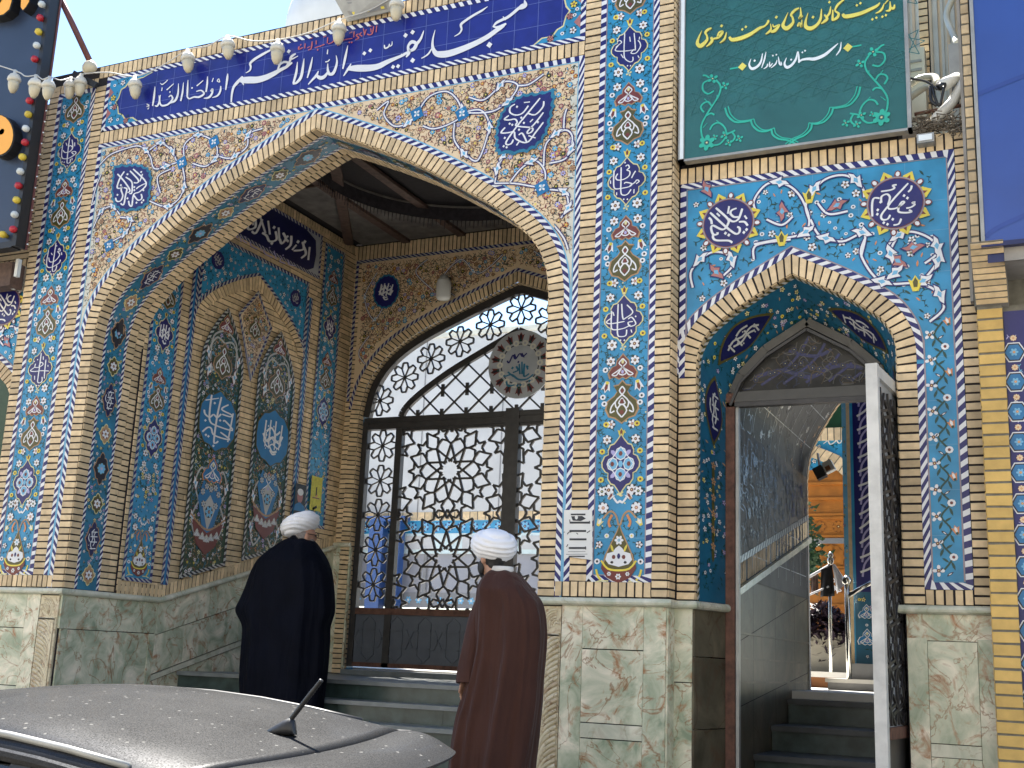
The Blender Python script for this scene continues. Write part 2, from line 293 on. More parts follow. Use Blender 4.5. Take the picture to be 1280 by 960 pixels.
class Art(MB):
    """flat glazed artwork laid on a surface; frame(u, v, h) -> xyz; every shape is a thin sheet a little above the one before"""
    def __init__(s, frame, h0=0.0): super().__init__(); s.fr = frame; s.h0 = h0; s.n = 0
    def poly(s, pts, m, lay=1):
        s.n += 1; h = s.h0 + lay * 0.0011 + (s.n % 400) * 1.6e-6
        s.face([s.fr(p[0], p[1], h) for p in pts], m)
    def strip(s, A, B, m, lay=1):
        s.n += 1; h = s.h0 + lay * 0.0011 + (s.n % 400) * 1.6e-6; k = len(A)
        s.mesh([s.fr(p[0], p[1], h) for p in A] + [s.fr(p[0], p[1], h) for p in B], [(i, i + 1, k + i + 1, k + i) for i in range(k - 1)], m)
    def line(s, pts, wd, m, lay=2, taper=False, sm=0):
        if sm: pts = catmull(pts, sm)
        n = len(pts); ws = [wd] * n
        if taper: ws = [wd * (0.25 + 0.75 * math.sin(PI * (0.12 + 0.88 * i / max(1, n - 1)))) for i in range(n)]
        A = []; B = []
        for i in range(n):
            a = pts[max(0, i - 1)]; b = pts[min(n - 1, i + 1)]; dx = b[0] - a[0]; dy = b[1] - a[1]; L = math.hypot(dx, dy) or 1
            A.append((pts[i][0] - dy / L * ws[i] / 2, pts[i][1] + dx / L * ws[i] / 2)); B.append((pts[i][0] + dy / L * ws[i] / 2, pts[i][1] - dx / L * ws[i] / 2))
        s.strip(A, B, m, lay)
    def rope(s, path, wd, per=0.074, slant=1, c1='white', c2='navy', lay=1, duty=0.5):
        """twisted-cord border: path is one edge, the other lies wd to its left"""
        inn = offset(path, wd); s.strip(path, inn, c2, lay)
        L = [0]
        for a, b in zip(path, path[1:]): L.append(L[-1] + math.dist(a, b))
        def at(pl, q):
            q = min(max(q, 0), L[-1]); j = 0
            while j < len(L) - 2 and L[j + 1] < q: j += 1
            t = (q - L[j]) / max(1e-9, L[j + 1] - L[j]); return (pl[j][0] + (pl[j + 1][0] - pl[j][0]) * t, pl[j][1] + (pl[j + 1][1] - pl[j][1]) * t)
        n = max(1, round(L[-1] / per)); pr = L[-1] / n; sh = wd * 1.15 * slant; duty = 0.47
        for i in range(n):
            a = i * pr; b = a + pr * duty
            s.poly([at(path, a), at(path, b), at(inn, b + sh), at(inn, a + sh)], c1, lay + 1)
    # ---- small ornaments; T = (cx, cy, scale, rotation, mirror)
    def st(s, T, pts, m, lay):
        cx, cy, k, r, mi = T; c, q = math.cos(r), math.sin(r)
        s.poly([(cx + (x * mi * c - y * q) * k, cy + (x * mi * q + y * c) * k) for x, y in pts], m, lay)
    def stl(s, T, pts, wd, m, lay, sm=4, taper=False):
        cx, cy, k, r, mi = T; c, q = math.cos(r), math.sin(r)
        s.line([(cx + (x * mi * c - y * q) * k, cy + (x * mi * q + y * c) * k) for x, y in pts], wd * k, m, lay, taper, sm)
    def flower(s, x, y, r, pet='white', cen='maroon', n=5, rt=0.0, rim='ink', lay=3):
        T = (x, y, r, rt, 1)
        if rim: s.st(T, ell(0, 0, 1.02, 1.02, 0, 2 * n), rim, lay)
        for k in range(n):
            a = 2 * PI * k / n; s.st(T, ell(0.60 * math.cos(a), 0.60 * math.sin(a), 0.42, 0.30, a, 7), pet, lay + 1)
        s.st(T, ell(0, 0, 0.34, 0.34, 0, 6), cen, lay + 2); s.st(T, ell(0, 0, 0.13, 0.13, 0, 5), 'paleyellow', lay + 3)
    def daisy(s, x, y, r, pet='white', cen='ink', lay=3):
        s.poly(ell(x, y, r, r * 0.92, 0, 8), pet, lay + 1); s.poly(ell(x, y, r * 0.4, r * 0.42, 0, 6), cen, lay + 2)
    def leafm(s, x, y, r, rt, m='leaf', lay=2):
        s.st((x, y, r, rt, 1), [(-1, 0), (-0.45, 0.30), (0.2, 0.30), (1, 0), (0.25, -0.26), (-0.5, -0.20)], m, lay)
    def lily(s, x, y, r, rt, c1='white', c2='maroon', c3='yellow', lay=3):
        T = (x, y, r, rt, 1)
        s.st(T, [(-0.35, -1), (0.35, -1), (0.85, 0.6), (0.4, 0.35), (0, 1.05), (-0.4, 0.35), (-0.85, 0.6)], c1, lay + 1)
        s.st(T, [(-0.18, -0.7), (0.18, -0.7), (0.3, 0.2), (0, 0.75), (-0.3, 0.2)], c2, lay + 2); s.st(T, ell(0, -0.75, 0.34, 0.3, 0, 6), c3, lay + 3)
    def sprig(s, x, y, r, rt, m='leaf', lay=2):
        s.stl((x, y, r, rt, 1), [(-1.1, -0.5), (-0.3, 0.15), (0.5, 0.1), (1.0, -0.4)], 0.13, m, lay)
        s.leafm(x + r * 0.9 * math.cos(rt + 0.4), y + r * 0.9 * math.sin(rt + 0.4), r * 0.55, rt + 1.2, m, lay); s.leafm(x - r * 0.6 * math.cos(rt), y - r * 0.6 * math.sin(rt), r * 0.5, rt - 1.0, m, lay)
    def bird_leaf(s, x, y, r, rt, c='white', rim='navy', lay=4, mi=1):
        T = (x, y, r, rt, mi); sh = [(-1.1, -0.1), (-0.4, 0.35), (0.1, 0.75), (0.15, 0.3), (0.7, 0.35), (1.2, 0.05), (0.6, -0.1), (0.2, -0.55), (-0.1, -0.2), (-0.6, -0.3)]
        s.st(T, [(a * 1.22, b * 1.25) for a, b in sh], rim, lay); s.st(T, sh, c, lay + 1); s.st(T, [(-0.4, 0), (0.05, 0.3), (0.4, 0.12), (0.1, -0.2)], 'skyblue', lay + 2)
    def cartouche(s, x, y, hw, hh, fill, rim='paleyellow', lay=4, t=0.010):
        half = [(0, 1.0), (0.16, 0.84), (0.36, 0.68), (0.56, 0.64), (0.68, 0.46), (0.66, 0.32), (0.86, 0.26), (1.0, 0.06), (0.98, -0.10), (0.80, -0.26), (0.66, -0.30), (0.66, -0.50), (0.50, -0.66), (0.32, -0.70), (0.14, -0.86), (0, -1.0)]
        full = half + [(-a, b) for a, b in half[-2:0:-1]]
        pts = [(x + a * hw, y + b * hh) for a, b in full]
        s.poly([(x + a * (hw + t), y + b * (hh + t * 1.3)) for a, b in full], rim, lay); s.poly(pts, fill, lay + 1)
    def palmette(s, x, y, r, lay=3, body='maroon', rim='tan'):
        T = (x, y, r, 0, 1); sh = [(0, 1.05), (0.25, 0.75), (0.45, 0.55), (0.5, 0.2), (0.8, 0.1), (1.1, -0.35), (0.95, -0.75), (0.6, -0.6), (0.25, -0.8), (0, -0.65)]
        full = sh + [(-a, b) for a, b in sh[-2:0:-1]]
        s.st(T, [(a * 1.12, b * 1.12) for a, b in full], rim, lay); s.st(T, full, body, lay + 1)
        for sg in (1, -1):
            s.stl((x, y, r, 0, sg), [(0, 0.75), (0.3, 0.4), (0.05, 0.1), (0.4, -0.2), (0.85, -0.5), (0.5, -0.55), (0.25, -0.2), (0, 0.1)], 0.09, 'white', lay + 2, 3)
            s.stl((x, y, r, 0, sg), [(0.1, -0.05), (0.3, -0.4), (0, -0.55)], 0.09, 'white', lay + 2, 3)
        s.st(T, ell(0, 0.5, 0.12, 0.18, 0, 6), 'paleyellow', lay + 3); s.st(T, ell(0, -0.3, 0.12, 0.16, 0, 6), 'lilac', lay + 3)
    def teardrop(s, x, y, r, lay=3):
        T = (x, y, r, 0, 1); sh = [(0, 1.3), (0.22, 1.05), (0.5, 1.0), (0.3, 0.65), (0.45, 0.42), (0.85, 0.12), (0.95, -0.35), (0.75, -0.75), (0.4, -0.85), (0, -1.15)]
        full = sh + [(-a, b) for a, b in sh[-2:0:-1]]
        s.st(T, [(a * 1.12, b * 1.08) for a, b in full], 'tan', lay); s.st(T, full, 'olive', lay + 1)
        for sg in (1, -1):
            for q in ([(0, 1.0), (0.17, 0.75), (0, 0.5)], [(0, 0.5), (0.4, 0.1), (0.3, -0.3), (0, -0.05), (-0.3, -0.45), (0, -0.85)], [(0.4, 0.1), (0.65, -0.2), (0.7, -0.55), (0.45, -0.45)], [(0, 0.3), (0.2, 0.0), (0, -0.1)]):
                s.stl((x, y, r, 0, sg), q, 0.085, 'white', lay + 2, 3)
        s.st(T, ell(0, 0.72, 0.1, 0.14, 0, 6), 'maroon', lay + 3); s.st(T, ell(0, 0.1, 0.12, 0.16, 0, 6), 'maroon', lay + 3); s.st(T, ell(0, -0.55, 0.14, 0.14, 0, 6), 'maroon', lay + 3)
    def script(s, strokes, frm, m, lay=6, wd=None, dots=(), dw=None):
        """pen strokes traced in a picture crop: frm(x, y) -> (u, v); points (x, y) or (x, y, width)"""
        def cv(pts):
            if len(pts[0]) == 2: pts = [(a, b, wd) for a, b in pts]
            return catmull(pts, 5)
        for st in strokes:
            pts = cv(st); n = len(pts); A = []; B = []
            for i in range(n):
                a = pts[max(0, i - 1)]; b = pts[min(n - 1, i + 1)]; dx = b[0] - a[0]; dy = b[1] - a[1]; L = math.hypot(dx, dy) or 1
                h = pts[i][2] / 2
                if len(st[0]) == 2: h *= (0.62 + 0.38 * abs(dx / L * 0.35 + dy / L * 0.94)) * (0.8 if i in (0, n - 1) else 1)
                A.append(frm(pts[i][0] - dy / L * h, pts[i][1] + dx / L * h)); B.append(frm(pts[i][0] + dy / L * h, pts[i][1] - dx / L * h))
            s.strip(A, B, m, lay)
        for d in dots:
            q = d[2] / 2 if len(d) > 2 else (dw or wd) * 0.75
            s.poly([frm(d[0] - q * 0.95, d[1] + q * 0.25), frm(d[0] - q * 0.1, d[1] - q), frm(d[0] + q * 0.95, d[1] - q * 0.25), frm(d[0] + q * 0.1, d[1] + q)], m, lay)
def fy(Y): return lambda u, v, h: (u, Y - h, v)              # a wall facing the street
def fx(X): return lambda u, v, h: (X + h, u, v)              # a wall facing right
def crop(ox, oy, sc, Y=0.0):
    def f(x, y): p = P(ox + x / sc, oy + y / sc, Y); return (p[0], p[2])
    return f
def cropx(ox, oy, sc, X):
    def f(x, y): p = PX(ox + x / sc, oy + y / sc, X); return (p[1], p[2])
    return f

class Bricks(MB):
    """real bricks standing proud of a dark mortar bed"""
    def __init__(s, frame, m='brick', bed='mortar', hb=0.009, gap=0.0125): super().__init__(); s.fr = frame; s.bm = m; s.bed = bed; s.hb = hb; s.gap = gap
    def quad(s, q, h0=0.0):
        c = [sum(p[i] for p in q) / 4 for i in range(2)]; e = 0.0015
        ins = [(p[0] + (c[0] - p[0]) * e / max(0.01, math.dist(p, c)), p[1] + (c[1] - p[1]) * e / max(0.01, math.dist(p, c))) for p in q]
        hb = s.hb + random.uniform(-0.0022, 0.0018); q = [(p[0] + random.uniform(-.0016, .0016), p[1] + random.uniform(-.0016, .0016)) for p in q]; ins = [(p[0] + (c[0] - p[0]) * .03, p[1] + (c[1] - p[1]) * .03) for p in q]
        b = [s.fr(p[0], p[1], h0 - 0.004) for p in q] + [s.fr(p[0], p[1], h0 + hb - e) for p in q] + [s.fr(p[0], p[1], h0 + hb) for p in ins]
        s.mesh(b, [(8, 9, 10, 11)] + [(k, (k + 1) % 4, 4 + (k + 1) % 4, 4 + k) for k in range(4)] + [(4 + k, 4 + (k + 1) % 4, 8 + (k + 1) % 4, 8 + k) for k in range(4)], s.bm)
    def run(s, A, B, pitch=0.058, bed=True, h0=0.0):
        """bricks laid side by side from A to B (two matching edges)"""
        L = [0]
        for i in range(len(A) - 1): L.append(L[-1] + (math.dist(A[i], A[i + 1]) + math.dist(B[i], B[i + 1])) / 2)
        def at(pl, q):
            j = 0
            while j < len(L) - 2 and L[j + 1] < q: j += 1
            t = (q - L[j]) / max(1e-9, L[j + 1] - L[j]); return (pl[j][0] + (pl[j + 1][0] - pl[j][0]) * t, pl[j][1] + (pl[j + 1][1] - pl[j][1]) * t)
        n = max(1, round(L[-1] / pitch)); pr = L[-1] / n
        for i in range(n):
            a = i * pr + s.gap / 2; b = (i + 1) * pr - s.gap / 2
            q = [at(A, a), at(A, b), at(B, b), at(B, a)]; c = [sum(p[k] for p in q) / 4 for k in range(2)]
            s.quad([(p[0] + (c[0] - p[0]) * 0.012, p[1] + (c[1] - p[1]) * 0.012) for p in q], h0)
        if bed:
            k = len(A); s.mesh([s.fr(p[0], p[1], h0 + 0.002) for p in A] + [s.fr(p[0], p[1], h0 + 0.002) for p in B], [(i, i + 1, k + i + 1, k + i) for i in range(k - 1)], s.bed)
    def col(s, u0, u1, v0, v1, pitch=0.058, **kw): s.run([(u0, v0), (u0, v1)], [(u1, v0), (u1, v1)], pitch, **kw)
    def row(s, u0, u1, v0, v1, pitch=0.058, **kw): s.run([(u0, v0), (u1, v0)], [(u0, v1), (u1, v1)], pitch, **kw)
# ================================================================== SETTING
g = MB(); g.box((-60, -40, -0.42), (60, -2.95, -0.22), 'asphalt'); g.build('street', kind='structure')
g = MB(); g.box((-60, -2.8, -0.4), (60, 0.6, 0.30), 'pavement'); g.build('pavement', kind='structure')
g = MB(); g.box((-60, -2.95, -0.4), (60, -2.802, -0.10), 'kerb'); g.box((-60, -2.88, -0.1), (60, -2.802, 0.306), 'kerb'); g.build('kerb', kind='structure')
g = MB(); g.box((-30, 4.42, 0.5), (30, 40, 1.185), 'plaza'); g.build('courtyard_floor', kind='structure')

# ================================================================== MOSQUE PORTAL
XC, ZC, ZB, ZS = -5.622, 1.785, 1.895, 5.918
HR = 2.456                                    # half width of the spandrel border
portal = thing('mosque_portal', 'tall brick and blue tile mosque portal with one great pointed arch', 'mosque', (XC, 0, 0.3))
OUT = [(0, 5.829), (.4, 5.66), (.782, 5.484), (1.0, 5.374), (1.3, 5.20), (1.605, 5.005), (1.80, 4.875), (1.952, 4.75), (2.14, 4.57), (2.255, 4.40), (2.318, 4.22), (2.345, 4.02), (2.345, 1.79)]
def sym(h, xc): return [(xc - a, b) for a, b in reversed(h)] + [(xc + a, b) for a, b in h[1:]]
def smooth_half(h, per=5): return catmull(h[:-1], per) + [h[-1]]
OUTS = smooth_half(OUT)
def curve_in(d, hs=OUTS):                      # half curve moved inwards by d (apex kept on the axis)
    o = offset(list(reversed(hs)), d); o.reverse()
    k = (hs[0][1] - hs[1][1]) / max(1e-6, hs[1][0]); o[0] = (0, hs[0][1] - d * math.hypot(1, k)); o = [o[0]] + [p for p in o[1:] if p[0] > 0.004]
    return o
def curve_out(d, hs=OUTS):
    o = offset(list(reversed(hs)), -d); o.reverse(); k = (hs[0][1] - hs[1][1]) / max(1e-6, hs[1][0]); o[0] = (0, hs[0][1] + d * math.hypot(1, k)); return o
RING = 0.122
INS = curve_in(RING)
def mate(a, b, n=60):                          # same number of points on two half curves (split at the spring)
    def rs(h):
        up = resample(h[:-1], 1e9); pts = h[:-1]; L = [0]
        for p, q in zip(pts, pts[1:]): L.append(L[-1] + math.dist(p, q))
        out = []; j = 0
        for i in range(n + 1):
            s_ = L[-1] * i / n
            while j < len(L) - 2 and L[j + 1] < s_: j += 1
            t = (s_ - L[j]) / max(1e-9, L[j + 1] - L[j]); out.append(tuple(x + (y - x) * t for x, y in zip(pts[j], pts[j + 1])))
        return out + [h[-1]]
    return rs(a), rs(b)
# ---- core walls
g = MB()
ci = sym(INS, XC)
front = lambda p: (p[0], 0.006, p[1]); 
k = [(p[0], 6.72) for p in ci]
g.mesh([front(p) for p in ci] + [front(p) for p in k], [(i, i + 1, len(ci) + i + 1, len(ci) + i) for i in range(len(ci) - 1)], 'mortar')
g.mesh([(p[0], 0.62, p[1]) for p in ci] + [(p[0], 0.62, p[1]) for p in k], [(i, i + 1, len(ci) + i + 1, len(ci) + i) for i in range(len(ci) - 1)], 'mortar')
XL_IN, XR_IN = XC - 2.223, XC + 2.223
g.box((-8.80, 0.006, 0.2), (XL_IN - 0.004, 4.6, 6.72), 'mortar')
g.box((XR_IN + 0.004, 0.006, 0.2), (-2.462, 4.6, 6.72), 'mortar')
g.box((-8.80, 0.0, 6.30), (-2.462, 4.6, 6.74), 'mortar')
g.build('wall_core', portal)
# ---- plain brick work of the front
b = Bricks(fy(0.0))
for sg in (1, -1):
    X = lambda h: XC + sg * h
    b.col(X(HR), X(2.582), ZB - 0.0, 6.53, bed=True)                # between spandrel cord and pilaster
    b.col(X(3.054), X(3.165), ZC + 0.01, 6.62)                      # outer edge of the pilaster
    b.row(X(2.345), X(3.054), ZC + 0.01, ZB)                        # soldier course under the tile
b.row(XC - HR, XC + HR, ZS + 0.004, 6.036)
b.row(XC - 2.56, XC + 3.2, 6.612, 6.725)
b.row(XC - 3.165, XC - 2.56, 6.535, 6.62)
o_out, o_in = mate(OUTS, INS)
for sg in (1, -1):
    A = [(XC + sg * p[0], p[1]) for p in o_out]; B = [(XC + sg * p[0], p[1]) for p in o_in]
    b.run(A, B, 0.0575)
b.build('front_brickwork', portal)
# return of the pilaster beside the little doorway
b = Bricks(lambda u, v, h: (-2.4545 + h - 0.003, u, v)); b.col(0.006, 0.150, ZC + 0.01, 6.7); b.build('pilaster_return', portal)

# ---- reveal (soffit and jambs) of the great arch
def arch_frame(half, xc):
    pts = sym(half, xc); L = [0]
    for p, q in zip(pts, pts[1:]): L.append(L[-1] + math.dist(p, q))
    def fr(u, v, h):                           # u = run along the curve from the left foot, v = depth
        j = 0; u = min(max(u, 0), L[-1])
        lo, hi = 0, len(L) - 1
        while hi - lo > 1:
            mid = (lo + hi) // 2
            if L[mid] <= u: lo = mid
            else: hi = mid
        p, q = pts[lo], pts[lo + 1]; t = (u - L[lo]) / max(1e-9, L[lo + 1] - L[lo]); dx, dz = (q[0] - p[0]) / max(1e-9, L[lo + 1] - L[lo]), (q[1] - p[1]) / max(1e-9, L[lo + 1] - L[lo])
        return (p[0] + dx * (u - L[lo]) + dz * h, v, p[1] + dz * (u - L[lo]) - dx * h)
    return fr, L[-1], L, pts
ARF, ALEN, AL, APTS = arch_frame(INS, XC)
def along(u0, u1, v, step=0.05):
    n = max(2, int((u1 - u0) / step)); return [(u0 + (u1 - u0) * i / n, v) for i in range(n + 1)]
b = Bricks(ARF); b.run(along(0, ALEN / 2, 0.0), along(0, ALEN / 2, 0.122), 0.0575); b.run(along(ALEN / 2, ALEN, 0.0), along(ALEN / 2, ALEN, 0.122), 0.0575)
b.run(along(0, ALEN / 2, 0.415), along(0, ALEN / 2, 0.515), 0.0575); b.run(along(ALEN / 2, ALEN, 0.415), along(ALEN / 2, ALEN, 0.515), 0.0575)
ARF2 = lambda u, v, h: ARF(u, v, h - 0.002)
b2 = Bricks(ARF2); b2.run(along(0, ALEN, 0.52), along(0, ALEN, 0.62), 0.0575); b.v and None
b.build('soffit_brickwork', portal); b2.build('inner_rib', portal)
def text_blob(A, x, y, hw, hh, m='white', lay=6, seed=0, rt=0.0, wd=None):
    """dense sulus lettering too small to read: tall uprights over a swinging baseline, with points"""
    rn = random.Random(seed); wd = wd or hh * 0.11; c, q = math.cos(rt), math.sin(rt)
    tr = lambda a, b_: (x + (a * hw) * c - (b_ * hh) * q, y + (a * hw) * q + (b_ * hh) * c)
    for k in range(4):
        a = -0.62 + 0.40 * k + rn.uniform(-0.06, 0.06)
        A.line([tr(a, 0.72 - 0.2 * abs(a)), tr(a - 0.03, 0.1), tr(a - 0.05, -0.45 + 0.2 * abs(a))], wd, m, lay, sm=3)
    A.line([tr(0.72, 0.1), tr(0.45, -0.25), tr(0.0, -0.05), tr(-0.4, -0.30), tr(-0.75, 0.0)], wd, m, lay, sm=4)
    A.line([tr(0.5, 0.28), tr(0.2, 0.10), tr(-0.15, 0.34), tr(-0.5, 0.12)], wd, m, lay, sm=4)
    A.line([tr(0.35, -0.62), tr(0.05, -0.70), tr(-0.2, -0.48)], wd, m, lay, sm=4)
    for k in range(6):
        a, b_ = rn.uniform(-0.6, 0.6), rn.uniform(-0.6, 0.6); p = tr(a, b_); A.poly(ell(p[0], p[1], wd * 0.55, wd * 0.55, 0.7, 4), m, lay)
A = Art(ARF, 0.004)
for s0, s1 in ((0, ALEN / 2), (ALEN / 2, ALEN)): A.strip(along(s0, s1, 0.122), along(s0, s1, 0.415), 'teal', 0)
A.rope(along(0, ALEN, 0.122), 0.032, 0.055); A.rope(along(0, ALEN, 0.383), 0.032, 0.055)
cv = (0.122 + 0.415) / 2; u = 0.13
def scatter_strip(A, u0, u1, v0, v1, n, seed, pal=None, lay=2, sc=1.0):
    rn = random.Random(seed)
    for i in range(n):
        u = rn.uniform(u0, u1); v = rn.uniform(v0, v1); k = rn.random(); r = rn.uniform(0.012, 0.021) * sc; rt = rn.uniform(0, 6.28)
        if k < 0.30: A.flower(u, v, r, pal or rn.choice(('white', 'white', 'paleyellow', 'lilac')), rn.choice(('maroon', 'ink', 'olive')), 5, rt, 'ink', lay)
        elif k < 0.42: A.daisy(u, v, r * 0.7, rn.choice(('white', 'yellow')), 'ink', lay)
        elif k < 0.75: A.sprig(u, v, r * 1.5, rt, 'leaf', lay)
        else: A.leafm(u, v, r * 1.2, rt, rn.choice(('leaf', 'leaf', 'tan')), lay)
kk = 0
scatter_strip(A, 0.05, ALEN - 0.05, 0.162, 0.375, 1250, 3, None, 2, .9)
while u < ALEN - 0.1:
    if abs(u - ALEN / 2) < 0.12: u += 0.05; continue
    if kk % 4 == 1:
        A.cartouche(u, cv, 0.15, 0.085, 'darknavy', 'tan', 6); text_blob(A, u, cv, 0.12, 0.075, 'white', 8, kk, 0)
    elif kk % 4 == 3:
        A.cartouche(u, cv, 0.14, 0.09, 'ink', 'tan', 6); A.flower(u, cv, 0.05, 'skyblue', 'lilac', 8, 0, 'olive', 8)
    else:
        A.cartouche(u, cv, 0.085, 0.07, 'olive' if kk % 4 else 'tan', 'paleyellow', 6); A.flower(u, cv, 0.042, 'white', 'maroon', 6, 0, 'maroon', 8)
    u += 0.315; kk += 1
A.build('soffit_tile', portal)

# ---- spandrel
def fill_motifs(A, poly, gap, seed, scale=1.0, style='cream', avoid=(), lay=2):
    rn = random.Random(seed); xs = [p[0] for p in poly]; ys = [p[1] for p in poly]; y = min(ys); row = 0
    while y < max(ys):
        x = min(xs) + (row % 2) * gap * 0.5
        while x < max(xs):
            px, py = x + rn.uniform(-.32, .32) * gap, y + rn.uniform(-.32, .32) * gap; x += gap
            e = 0.018 * scale
            if not (inside((px, py), poly) and all(inside((px + a, py + b_), poly) for a, b_ in ((e, 0), (-e, 0), (0, e), (0, -e)))): continue
            if any(inside((px, py), q) for q in avoid): continue
            k = rn.random(); r = rn.uniform(0.017, 0.027) * scale; rt = rn.uniform(0, 6.28)
            if style == 'cream':
                if k < 0.30: A.flower(px, py, r * 1.15, rn.choice(('tan', 'rose', 'cream', 'lilac', 'tan', 'skyblue')), rn.choice(('maroon', 'yellow', 'cream')), 6, rt, 'ink', lay)
                elif k < 0.40: A.flower(px, py, r * 0.95, rn.choice(('orange', 'cream', 'olive')), 'yellow', 5, rt, 'ink', lay)
                elif k < 0.66: A.sprig(px, py, r * 1.35, rt, rn.choice(('ink', 'leaf', 'maroon')), lay)
                elif k < 0.82: A.leafm(px, py, r * 0.95, rt, 'ink', lay); A.leafm(px, py, r * 0.55, rt, rn.choice(('olive', 'teal', 'skyblue')), lay + 1)
                else: A.stl((px, py, r * 1.2, rt, 1), [(-1, -.3), (-.3, .35), (.4, -.1), (1, .4)], 0.22, rn.choice(('ink', 'maroon', 'tan')), lay)
            elif style == 'vine2': A.stl((px, py, r * 1.8, rt, 1), [(-1, -.4), (-.4, .45), (.3, -.1), (1, .5)], 0.14, rn.choice(('dullwhite', 'olive', 'tan', 'leaf', 'teal')), lay)
            elif style == 'vine': A.stl((px, py, r * 1.7, rt, 1), [(-1, -.4), (-.4, .45), (.3, -.1), (1, .5)], 0.15, rn.choice(('ink', 'maroon', 'leaf', 'tan')), lay)
            elif style == 'blue':
                if k < 0.22: A.flower(px, py, r, 'white', rn.choice(('ink', 'maroon')), 5, rt, 'ink', lay)
                elif k < 0.44: A.daisy(px, py, r * 0.6, 'white', 'ink', lay)
                elif k < 0.56: A.leafm(px, py, r * 0.8, rt, 'orange', lay + 1)
                elif k < 0.85: A.sprig(px, py, r * 1.3, rt, 'leaf', lay)
                else: A.leafm(px, py, r * 0.9, rt, 'leaf', lay)
            elif style == 'green':
                if k < 0.16: A.flower(px, py, r, rn.choice(('white', 'skyblue', 'paleyellow', 'lilac')), 'maroon', 5, rt, 'ink', lay)
                elif k < 0.34: A.daisy(px, py, r * 0.55, rn.choice(('yellow', 'white', 'orange', 'olive')), 'olive', lay)
                elif k < 0.7: A.sprig(px, py, r * 1.3, rt, rn.choice(('leaf', 'teal', 'olive', 'tan')), lay)
                else: A.leafm(px, py, r, rt, rn.choice(('olive', 'teal', 'maroon')), lay)
        y += gap * 0.88; row += 1
def scroll(A, frm, pts, w1=0.027, lay=6, leaf=True):
    q = catmull([frm(*p) for p in pts], 7)
    A.line(q, w1, 'navy', lay); A.line(q, w1 * 0.46, 'white', lay + 1)
    if leaf and len(q) > 20:
        for f in (0.33, 0.72):
            i = int(len(q) * f); dx, dy = q[i + 1][0] - q[i][0], q[i + 1][1] - q[i][1]
            A.bird_leaf(q[i][0], q[i][1], w1 * 2.0, math.atan2(dy, dx), 'white', 'navy', lay + 2, 1 if f < .5 else -1)
RW = 0.044
A = Art(fy(0.0), 0.004)
oo = sym(OUTS, XC)
A.strip(oo, [(p[0], ZS) for p in oo], 'cream', 0)
for sg in (1, -1): A.strip([(XC + sg * 2.345, ZB), (XC + sg * 2.345, ZS)], [(XC + sg * HR, ZB), (XC + sg * HR, ZS)], 'moulding', 0)
rect = [(XC - HR, ZB), (XC - HR, ZS), (XC + HR, ZS), (XC + HR, ZB)]
A.rope(rect, -RW, 0.074, -1, 'white', 'navy', 2)
co = sym(curve_out(0.0), XC)
A.rope(co, RW, 0.074, 1, 'white', 'navy', 2); A.line(offset(co, RW + 0.006), 0.010, 'skyblue', 2)
A.line(offset(rect, -RW - 0.006), 0.010, 'skyblue', 2)
C1 = crop(0, 0, 2.977); C2 = crop(400, 0, 2.783); S1 = crop(615, 110, 10.667); S2 = crop(130, 195, 12.8)
pS1 = [S1(*p) for p in [(780, 95), (790, 250), (750, 430), (700, 600), (600, 740), (430, 820), (150, 835), (105, 760), (105, 600), (130, 450), (200, 310), (300, 210), (430, 140), (600, 120)]]
pS2 = [S2(*p) for p in [(215, 215), (400, 190), (540, 185), (680, 240), (735, 340), (725, 560), (690, 740), (560, 820), (350, 850), (240, 790), (190, 700), (175, 540), (190, 390)]]
inn_rect = (XC - HR + RW + 0.012, XC + HR - RW - 0.012, ZS - RW - 0.012)
oc = curve_out(RW + 0.02)
half_poly = [(max(0, p[0]), min(p[1], inn_rect[2])) for p in oc if p[0] < 2.40] + [(2.37, 3.3), (HR - RW - .012, 3.3), (HR - RW - 0.012, inn_rect[2]), (0, inn_rect[2])]
for sg, mp in ((1, pS1), (-1, pS2)):
    poly = [(XC + sg * a, b_) for a, b_ in half_poly]
    fill_motifs(A, poly, 0.047, 11 + sg, 0.95, 'cream', [mp]); fill_motifs(A, poly, 0.060, 111 + sg, 0.8, 'vine', [mp], 1)
for q in ([(200, 385), (240, 355), (225, 400), (260, 440), (310, 430), (340, 395), (380, 340), (440, 320), (480, 350), (495, 400), (460, 430), (400, 450), (360, 440)], [(495, 395), (560, 385), (590, 430), (580, 490), (550, 560), (510, 540), (470, 490), (470, 430)],
          [(520, 340), (570, 350), (620, 310), (650, 285), (690, 300), (660, 350), (600, 390), (500, 395)], [(690, 300), (730, 295), (780, 260)], [(610, 640), (620, 590), (640, 545), (660, 520)], [(610, 640), (680, 640), (770, 650), (785, 600), (750, 560), (700, 590), (660, 640)],
          [(780, 580), (790, 500), (850, 455), (880, 480), (860, 550), (800, 570)], [(770, 660), (850, 670), (865, 720), (840, 760)], [(850, 455), (852, 410), (860, 380)], [(820, 790), (850, 830), (865, 870)]):
    scroll(A, C2, q)
for q in ([(455, 560), (520, 545), (560, 580), (580, 630), (650, 610), (680, 600)], [(560, 560), (600, 535), (640, 560), (660, 600)], [(690, 600), (690, 540), (740, 505), (800, 530), (810, 580), (770, 620), (720, 610)], [(810, 580), (860, 590), (920, 550), (930, 500), (980, 480)],
          [(680, 610), (690, 680), (670, 740), (620, 770), (560, 750)], [(600, 720), (590, 660), (640, 630)], [(350, 850), (380, 790), (420, 770), (450, 800)], [(400, 910), (470, 870), (490, 820), (450, 810)], [(370, 620), (410, 580), (455, 560)], [(345, 760), (360, 700), (380, 650)]):
    scroll(A, C1, q)
